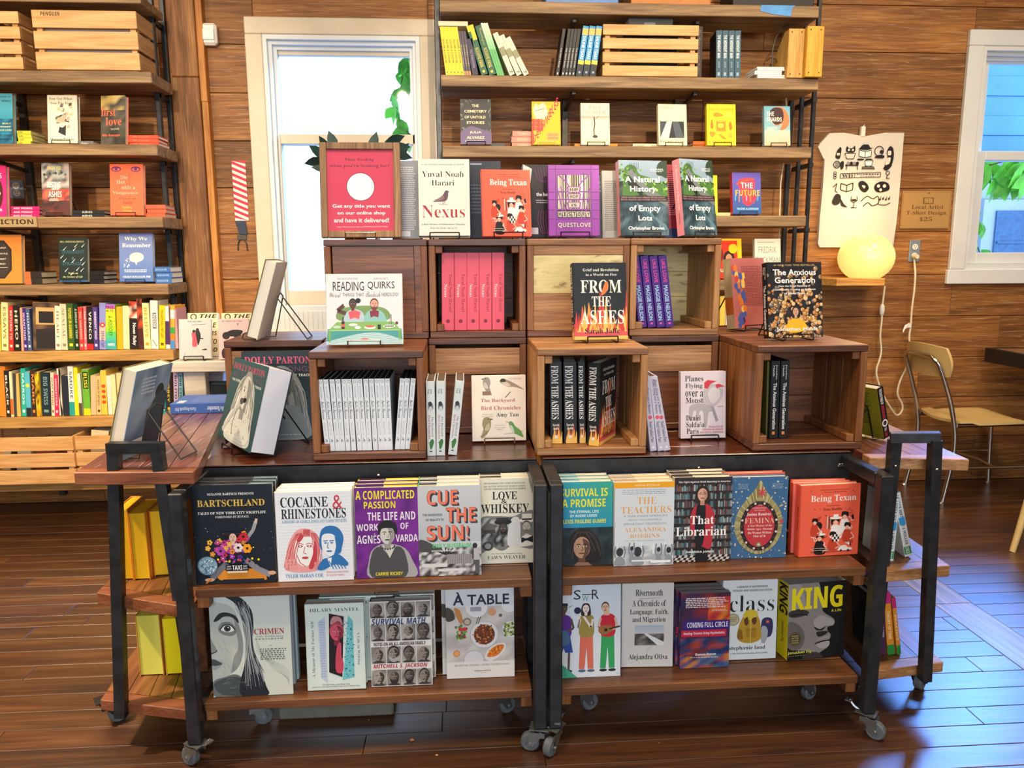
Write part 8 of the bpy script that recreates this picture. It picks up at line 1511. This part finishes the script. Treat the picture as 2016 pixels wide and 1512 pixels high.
# kraft price sign
a, b = ay(1771, 450, YW - .006), ay(1873, 376, YW - .006); w, h = b.x - a.x, b.z - a.z
m = MB(); m.box(0, w, -.006, .004, 0, h, srgb('b48c54'), bev=.001); d = D(m, (0, -.0061, h), (w, 0, 0), (0, 0, -h), (0, -1, 0)); k = '6a4a28'
d.R(.425, .175, .64, .345, k); d.R(.44, .19, .625, .33, '9a7442'); d.T('WD', .455, .2, .61, .32, 'c8a468', 's'); d.C(.53, .06, .014, '3a2c1c', 8)
d.T('Local Artist', .2, .37, .85, .48, k, 's'); d.T('T-Shirt Design.', .1, .53, .94, .66, k, 's'); d.T('$25', .38, .69, .64, .82, k, 's'); d.L([(.02, .03), (.98, .03), (.98, .97), (.02, .97), (.02, .03)], .006, '8a6a3c')
o = m.build('card_sign', [MATTE]); o.location = (a.x, YW - .006, a.z); tag(o, 'brown card sign with price lettering, on the wall beside the T-shirt', 'sign')
outlet('steel plate outlet with a cord plugged in, below the brown card sign', 1787, 1812, 473, 516, YW - .001, PLATE, MATTE)
# globe lamp on its bracket shelf
Lc = ay(1705, 507, 3.99); rx = .142
zs_ = ay(1700, 547, 3.99).z
e = empty('globe_lamp', 'lit yellow glass globe lamp on a small wall shelf', 'lamp', (Lc.x, Lc.y, zs_ + .001)); H = Lc.z - zs_
m = MB(); prof = []
for i in range(15): t = -1.25 + (1.25 + 1.57) * i / 14; prof.append((max(rx * math.cos(t), .001), H + .128 * math.sin(t)))
m.lathe(prof, n=36); m.build('glass_globe', [GLOBE], e, smooth=2)
m = MB(); m.lathe([(.05, 0), (.05, .008), (.045, .012)], n=20); m.build('base_ring', [PLASTIC], e)
pl_ = bpy.data.lights.new('globe_glow', 'POINT'); pl_.energy = 2.2; pl_.color = (1, .66, .28); pl_.shadow_soft_size = .15
for i, q in enumerate(((-.02, -.19, .02), (.0, .02, .29))):
    lo = bpy.data.objects.new('globe_glow', pl_); COL.objects.link(lo); lo.location = (Lc.x + q[0], Lc.y + q[1], Lc.z + q[2])
xa, xb = ay(1633, 555, 3.87).x, ay(1760, 555, 3.87).x
BRK = wood('bracket_pine', ('b07c3c', 'c8934c', 'd8a55c'), 0, .5, 1, .1)
e = empty('bracket_shelf', 'small pine bracket shelf holding the lit globe', 'shelf', ((xa + xb) / 2, YW - .001, zs_)); hw = (xb - xa) / 2
m = MB(); m.prism([(-hw, 0), (hw, 0), (hw, -.1), (hw * .75, -.27), (-hw * .75, -.27), (-hw, -.1)], -.038, 0); m.build('shelf_board', [BRK], e, bev=.002)
m = MB(); m.box(-hw, -hw + .02, -.02, 0, -.085, -.0385, bev=.002); m.box(-hw + .021, hw, -.016, 0, -.07, -.0385, bev=.002); m.build('cleat', [BRK], e)
# cord: from under the shelf to the floor, and up to the outlet
e0 = ay(1742, 565, 4.08); e = empty('lamp_cord', 'cream cord with inline switch hanging from the globe shelf to the outlet', 'cord', e0)
pts = [ay(*q, 4.09) for q in ((1742, 563), (1738, 595), (1736, 612), (1736, 630), (1733, 660), (1735, 690), (1731, 710), (1726, 725), (1727, 745), (1740, 780), (1760, 812), (1768, 817), (1776, 808), (1776, 795), (1767, 775), (1772, 750), (1784, 725), (1791, 700), (1793, 690), (1790, 665), (1793, 640), (1795, 610), (1799, 580), (1801, 560), (1802, 540), (1807, 520), (1808, 505))]
pts[-2].y = YW - .03; pts[-1].y = YW - .02; cv = []
for i in range(len(pts) - 1):
    p = [pts[min(max(i + k, 0), len(pts) - 1)] for k in (-1, 0, 1, 2)]
    for j in range(5):
        t = j / 5; cv.append(.5 * (2 * p[1] + (p[2] - p[0]) * t + (2 * p[0] - 5 * p[1] + 4 * p[2] - p[3]) * t * t + (3 * p[1] - p[0] - 3 * p[2] + p[3]) * t ** 3) - e0)
m = MB(); m.tube(cv + [pts[-1] - e0], .0052, n=8); m.build('wire', [CORD], e, smooth=True)
s0 = ay(1736.5, 610, 4.09) - e0; m = MB(); m.lathe([(.004, -.034), (.012, -.022), (.0145, 0), (.012, .022), (.004, .034)], s0, 14); m.build('inline_switch', [PLASTIC], e, smooth=True)
g0 = ay(1790, 644, 4.085) - e0; m = MB(); m.mesh([g0 + Vector(q) for q in ((.008, -.004, .02), (-.006, -.004, .024), (-.03, -.006, .012), (-.044, -.012, -.018), (-.04, -.014, -.03), (-.03, -.012, -.01), (-.012, -.006, -.002), (.01, -.004, -.004))], [(0, 1, 6, 7), (1, 2, 5, 6), (2, 3, 4, 5)]); m.build('paper_tag', [PLASTIC], e)
p1 = pts[-1] - e0; m = MB(); m.lathe([(.012, -.02), (.014, .0), (.012, .014)], p1 + Vector((0, -.012, 0)), 14, axis='Y'); m.build('plug', [CORD], e, smooth=True)
# school chair
CX, CY = 2.79, 3.88
e = empty('chair', 'tan laminate school chair with chrome legs beside the wall', 'chair', (CX, CY, 0))
def panel(name, u0, u1, v0, v1, f, th):
    nu, nv = 12, 12; vs = []
    def rr(a, b):   # rounded-corner square map
        r = .3; aa, bb = a, b; m_ = max(abs(a), abs(b)); l = math.hypot(a, b) or 1
        k = 1 if abs(a) + abs(b) < 1e-6 else (m_ / l) ** .35
        return a * k, b * k
    for s in (0, 1):
        for j in range(nv + 1):
            for i in range(nu + 1):
                a, b = rr(-1 + 2 * i / nu, -1 + 2 * j / nv); p, n_ = f((u0 + u1) / 2 + a * (u1 - u0) / 2, (v0 + v1) / 2 + b * (v1 - v0) / 2); vs.append(Vector(p) - Vector(n_) * (th * s))
    N = (nu + 1) * (nv + 1); fs = []
    for s in (0, 1):
        for j in range(nv):
            for i in range(nu): q = j * (nu + 1) + i + s * N; fs.append((q, q + 1, q + nu + 2, q + nu + 1) if s == 0 else (q, q + nu + 1, q + nu + 2, q + 1))
    for i in range(nu): fs += [(i, N + i, N + i + 1, i + 1), (nv * (nu + 1) + i, nv * (nu + 1) + i + 1, N + nv * (nu + 1) + i + 1, N + nv * (nu + 1) + i)]
    for j in range(nv): a = j * (nu + 1); b = a + nu + 1; fs += [(a, b, N + b, N + a), (a + nu, N + a + nu, N + b + nu, b + nu)]
    m = MB(); m.mesh(vs, fs); return m.build(name, [LAMIN], e, smooth=True)
hw = .2
panel('seat', -.24, .22, -hw, hw * .95, lambda u, v: ((u, v, .452 - .012 * math.cos(v / hw * 1.4) + (.012 if u < -.15 else 0) - max(0, u - .14) * .25 + u * .02), (0, 0, 1)), .014)
panel('backrest', -.19, .19, .675, .845, lambda u, v: ((-.275 - (v - .67) * .16 - .03 * (1 - (u / .19) ** 2), u, v), (1, 0, 0)), .013)
def leg(pts, name='leg', r=.0125): m = MB(); m.tube([(p[0], p[1], p[2]) for p in cr3(pts)], r, n=10); return m.build(name, [CHROME], e, smooth=True)
def cr3(p):
    p = [Vector(q) for q in p]; out = []
    for i in range(len(p) - 1):
        q = [p[min(max(i + k, 0), len(p) - 1)] for k in (-1, 0, 1, 2)]
        for j in range(5): t = j / 5; out.append(.5 * (2 * q[1] + (q[2] - q[0]) * t + (2 * q[0] - 5 * q[1] + 4 * q[2] - q[3]) * t * t + (3 * q[1] - q[0] - 3 * q[2] + q[3]) * t ** 3))
    return out + [p[-1]]
leg([(-.27, -.17, .0), (-.225, -.165, .3), (-.25, -.16, .5), (-.325, -.15, .72), (-.35, -.13, .77), (-.355, -.08, .785), (-.355, .08, .785), (-.35, .13, .77), (-.325, .15, .72), (-.25, .16, .5), (-.225, .165, .3), (-.27, .17, .0)], 'back_frame')
for s in (-1, 1):
    leg([(.23, s * .17, 0), (.215, s * .168, .25), (.2, s * .16, .405), (.16, s * .155, .428), (-.12, s * .155, .428), (-.225, s * .163, .428)], 'leg')
    m = MB(); m.tube([(-.228, s * .166, .2), (.222, s * .17, .2)], .008, n=8); m.build('side_rail', [CHROME], e, smooth=True)
    for x in (-.27, .23): m = MB(); m.lathe([(.017, 0), (.017, .012), (.013, .02)], (x, s * .17, 0), 12); m.build('foot_cap', [CHROME], e)
m = MB(); m.tube([(.0, -.165, .2), (.03, .0, .2), (.0, .165, .2)], .008, n=8); m.build('cross_rail', [CHROME], e, smooth=True)
# dark cafe table, only its corner in view
tz = .79; A = ay(1902, 668, 4.06); B_ = az(2016, 716, tz)
dv = (B_ - A); dv.z = 0; dv.normalize(); e = empty('cafe_table', 'black edged wooden cafe table beyond the tan chair, cut by the picture edge', 'table', (3.2, 3.55, 0))
x0 = 2.93; l = Vector((3.2, 3.55, 0))
m = MB(Matrix.Translation(-l)); [m.box(x0 + .03 + .11 * i, x0 + .137 + .11 * i, 2.95, 4.03, tz - .02, tz, bev=.002) for i in range(4)]; m.build('table_top', [POSTW], e)
m = MB(Matrix.Translation(-l)); m.box(x0, x0 + .028, 2.93, 4.06, tz - .075, tz + .002, bev=.002); m.box(x0 + .029, x0 + .5, 4.032, 4.06, tz - .075, tz + .002, bev=.002); m.box(x0 + .029, x0 + .5, 2.92, 2.948, tz - .075, tz + .002, bev=.002); m.build('steel_edge', [BLACKP], e)
bx, by = ay(2030, 960, 3.85).x + .12, 3.62
m = MB(Matrix.Translation(-l)); m.lathe([(.03, .03), (.03, tz - .08), (.07, tz - .076)], (bx, by, 0), 16); m.build('pedestal', [CAST], e, smooth=True)
m = MB(Matrix.Translation(-l)); m.lathe([(.24, 0), (.245, .012), (.22, .022), (.21, .014), (.18, .014), (.17, .026), (.1, .03), (.04, .05)], (bx, by, 0), 36); m.build('cast_base', [CAST], e, smooth=True)
m = MB(Matrix.Translation(-l)); [m.lathe([(.006, -.004), (.006, .004)], (bx + .243 * math.cos(t * .14), by + .243 * math.sin(t * .14), .012), 6, axis='Y') for t in range(45)]; m.build('beaded_rim', [CAST], e)
# pale wooden stool leg at the picture edge
f0 = az(1993, 1086, 0); e = empty('wooden_stool', 'pale wooden stool whose tapered leg shows at the picture edge', 'stool', (f0.x + .28, f0.y + .05, 0))
m = MB()
for q, sx, sy in ((0, -.28, -.05), (1, .0, -.33), (2, .28, -.02), (3, .02, .26)):
    m = MB(); m.tube([(sx, sy, 0), (sx * .62, sy * .62, .44)], [.013, .021], n=10); m.build('leg', [LAMIN], e, smooth=True)
m = MB(); m.lathe([(.17, .44), (.185, .45), (.185, .462), (.17, .47)], n=28); m.build('seat', [LAMIN], e, smooth=True)
# ---------------------------------------------------------------- near the first window
s0 = ay(416, 71, YW - .004); e = empty('motion_sensor', 'white plastic motion sensor on the wall above the striped tape', 'sensor', s0)
m = MB(); m.box(-.037, .037, -.045, 0, -.052, .052, bev=.012); m.build('sensor_body', [PLASTIC], e); m = MB(); m.box(-.028, .028, -.052, -.0455, -.03, .022, bev=.005); m.build('lens', [WHITET], e)
t0 = ay(473, 376, YW - .003); a, b = ay(459, 376, YW - .003).x, ay(486, 376, YW - .003).x; h = ay(473, 317, YW).z - ay(473, 435, YW).z
m = MB(); w = b - a; m.box(-w / 2, w / 2, -.002, 0, -h / 2, h / 2, srgb('eae0dc'), bev=.0008); d = D(m, (-w / 2, -.0021, h / 2), (w, 0, 0), (0, 0, -h), (0, -1, 0))
for i in range(-1, 11):
    v = i * .1; q = [(0, v), (1, v + .1), (1, v + .15), (0, v + .05)]; q = [(u, min(max(vv, 0), 1)) for u, vv in q]
    if i == 10: q = [(0, 1.0), (.0, .999), (.01, 1.0)]
    d.P(q, 'cf2a44')
o = m.build('striped_tape', [GLOSS]); o.location = t0; tag(o, 'red and white striped tape strip on the wall beside the cream window', 'tape')
m0 = ay(475, 449, YW - .006); m = MB(); m.mesh([(-.03, 0, .035), (.024, 0, .035), (.03, 0, -.035), (-.012, 0, -.03), (-.02, 0, .005)] + [(-.03, -.006, .035), (.024, -.006, .035), (.03, -.006, -.035), (-.012, -.006, -.03), (-.02, -.006, .005)], [(0, 1, 2, 3, 4), (9, 8, 7, 6, 5)] + [(i, (i + 1) % 5, 5 + (i + 1) % 5, 5 + i) for i in range(5)]); o = m.build('navy_flag_tag', [plain('navy_tag', '1a2a44', .5)]); o.location = m0; tag(o, 'small navy tag stuck on the wall under the striped tape', 'tag')
m0 = ay(477, 476, YW - .005); m = MB(); m.tube([(-.024, 0, -.045), (-.022, 0, -.01), (-.01, 0, .012), (.01, 0, .012), (.022, 0, -.01), (.024, 0, -.045)], .0035, n=6); m.box(-.024, .024, -.003, .003, .01, .034); o = m.build('wire_bracket', [STEELG]); o.location = m0; tag(o, 'small forked grey bracket on the wall under the navy tag', 'bracket')
# flat board on the floor under the cart, crumbs
a, b = az(548, 1420, 0), az(776, 1402, 0)
m = MB(); m.box(a.x, b.x, a.y, a.y + .3, .001, .04, bev=.006); o = m.build('flat_board', [GREYF]); tag(o, 'flat grey board lying on the floor under the cart', 'board')
for i, (x, y, s) in enumerate(((811, 1457, .009), (726, 1418, .004), (860, 1487, .005), (1297, 1463, .003))):
    p = az(x, y, 0); m = MB(); rn = random.Random(i); m.mesh([(s * math.cos(t * 1.05) * rn.uniform(.6, 1), s * math.sin(t * 1.05) * rn.uniform(.6, 1), .0012) for t in range(6)] + [(0, 0, s * .6 + .001)] + [(0, 0, .0011)], [(t, (t + 1) % 6, 6) for t in range(6)] + [((t + 1) % 6, t, 7) for t in range(6)]); o = m.build('wood_crumb', [CARD]); o.location = p
    tag(o, ('largest pale crumb on the floor before the carts', 'tiny crumb on the floor near the grey board', 'small crumb on the floor nearest the picture bottom', 'tiny crumb on the floor before the turquoise cart')[i], 'crumb')
bpy.data.scenes.remove(TS)
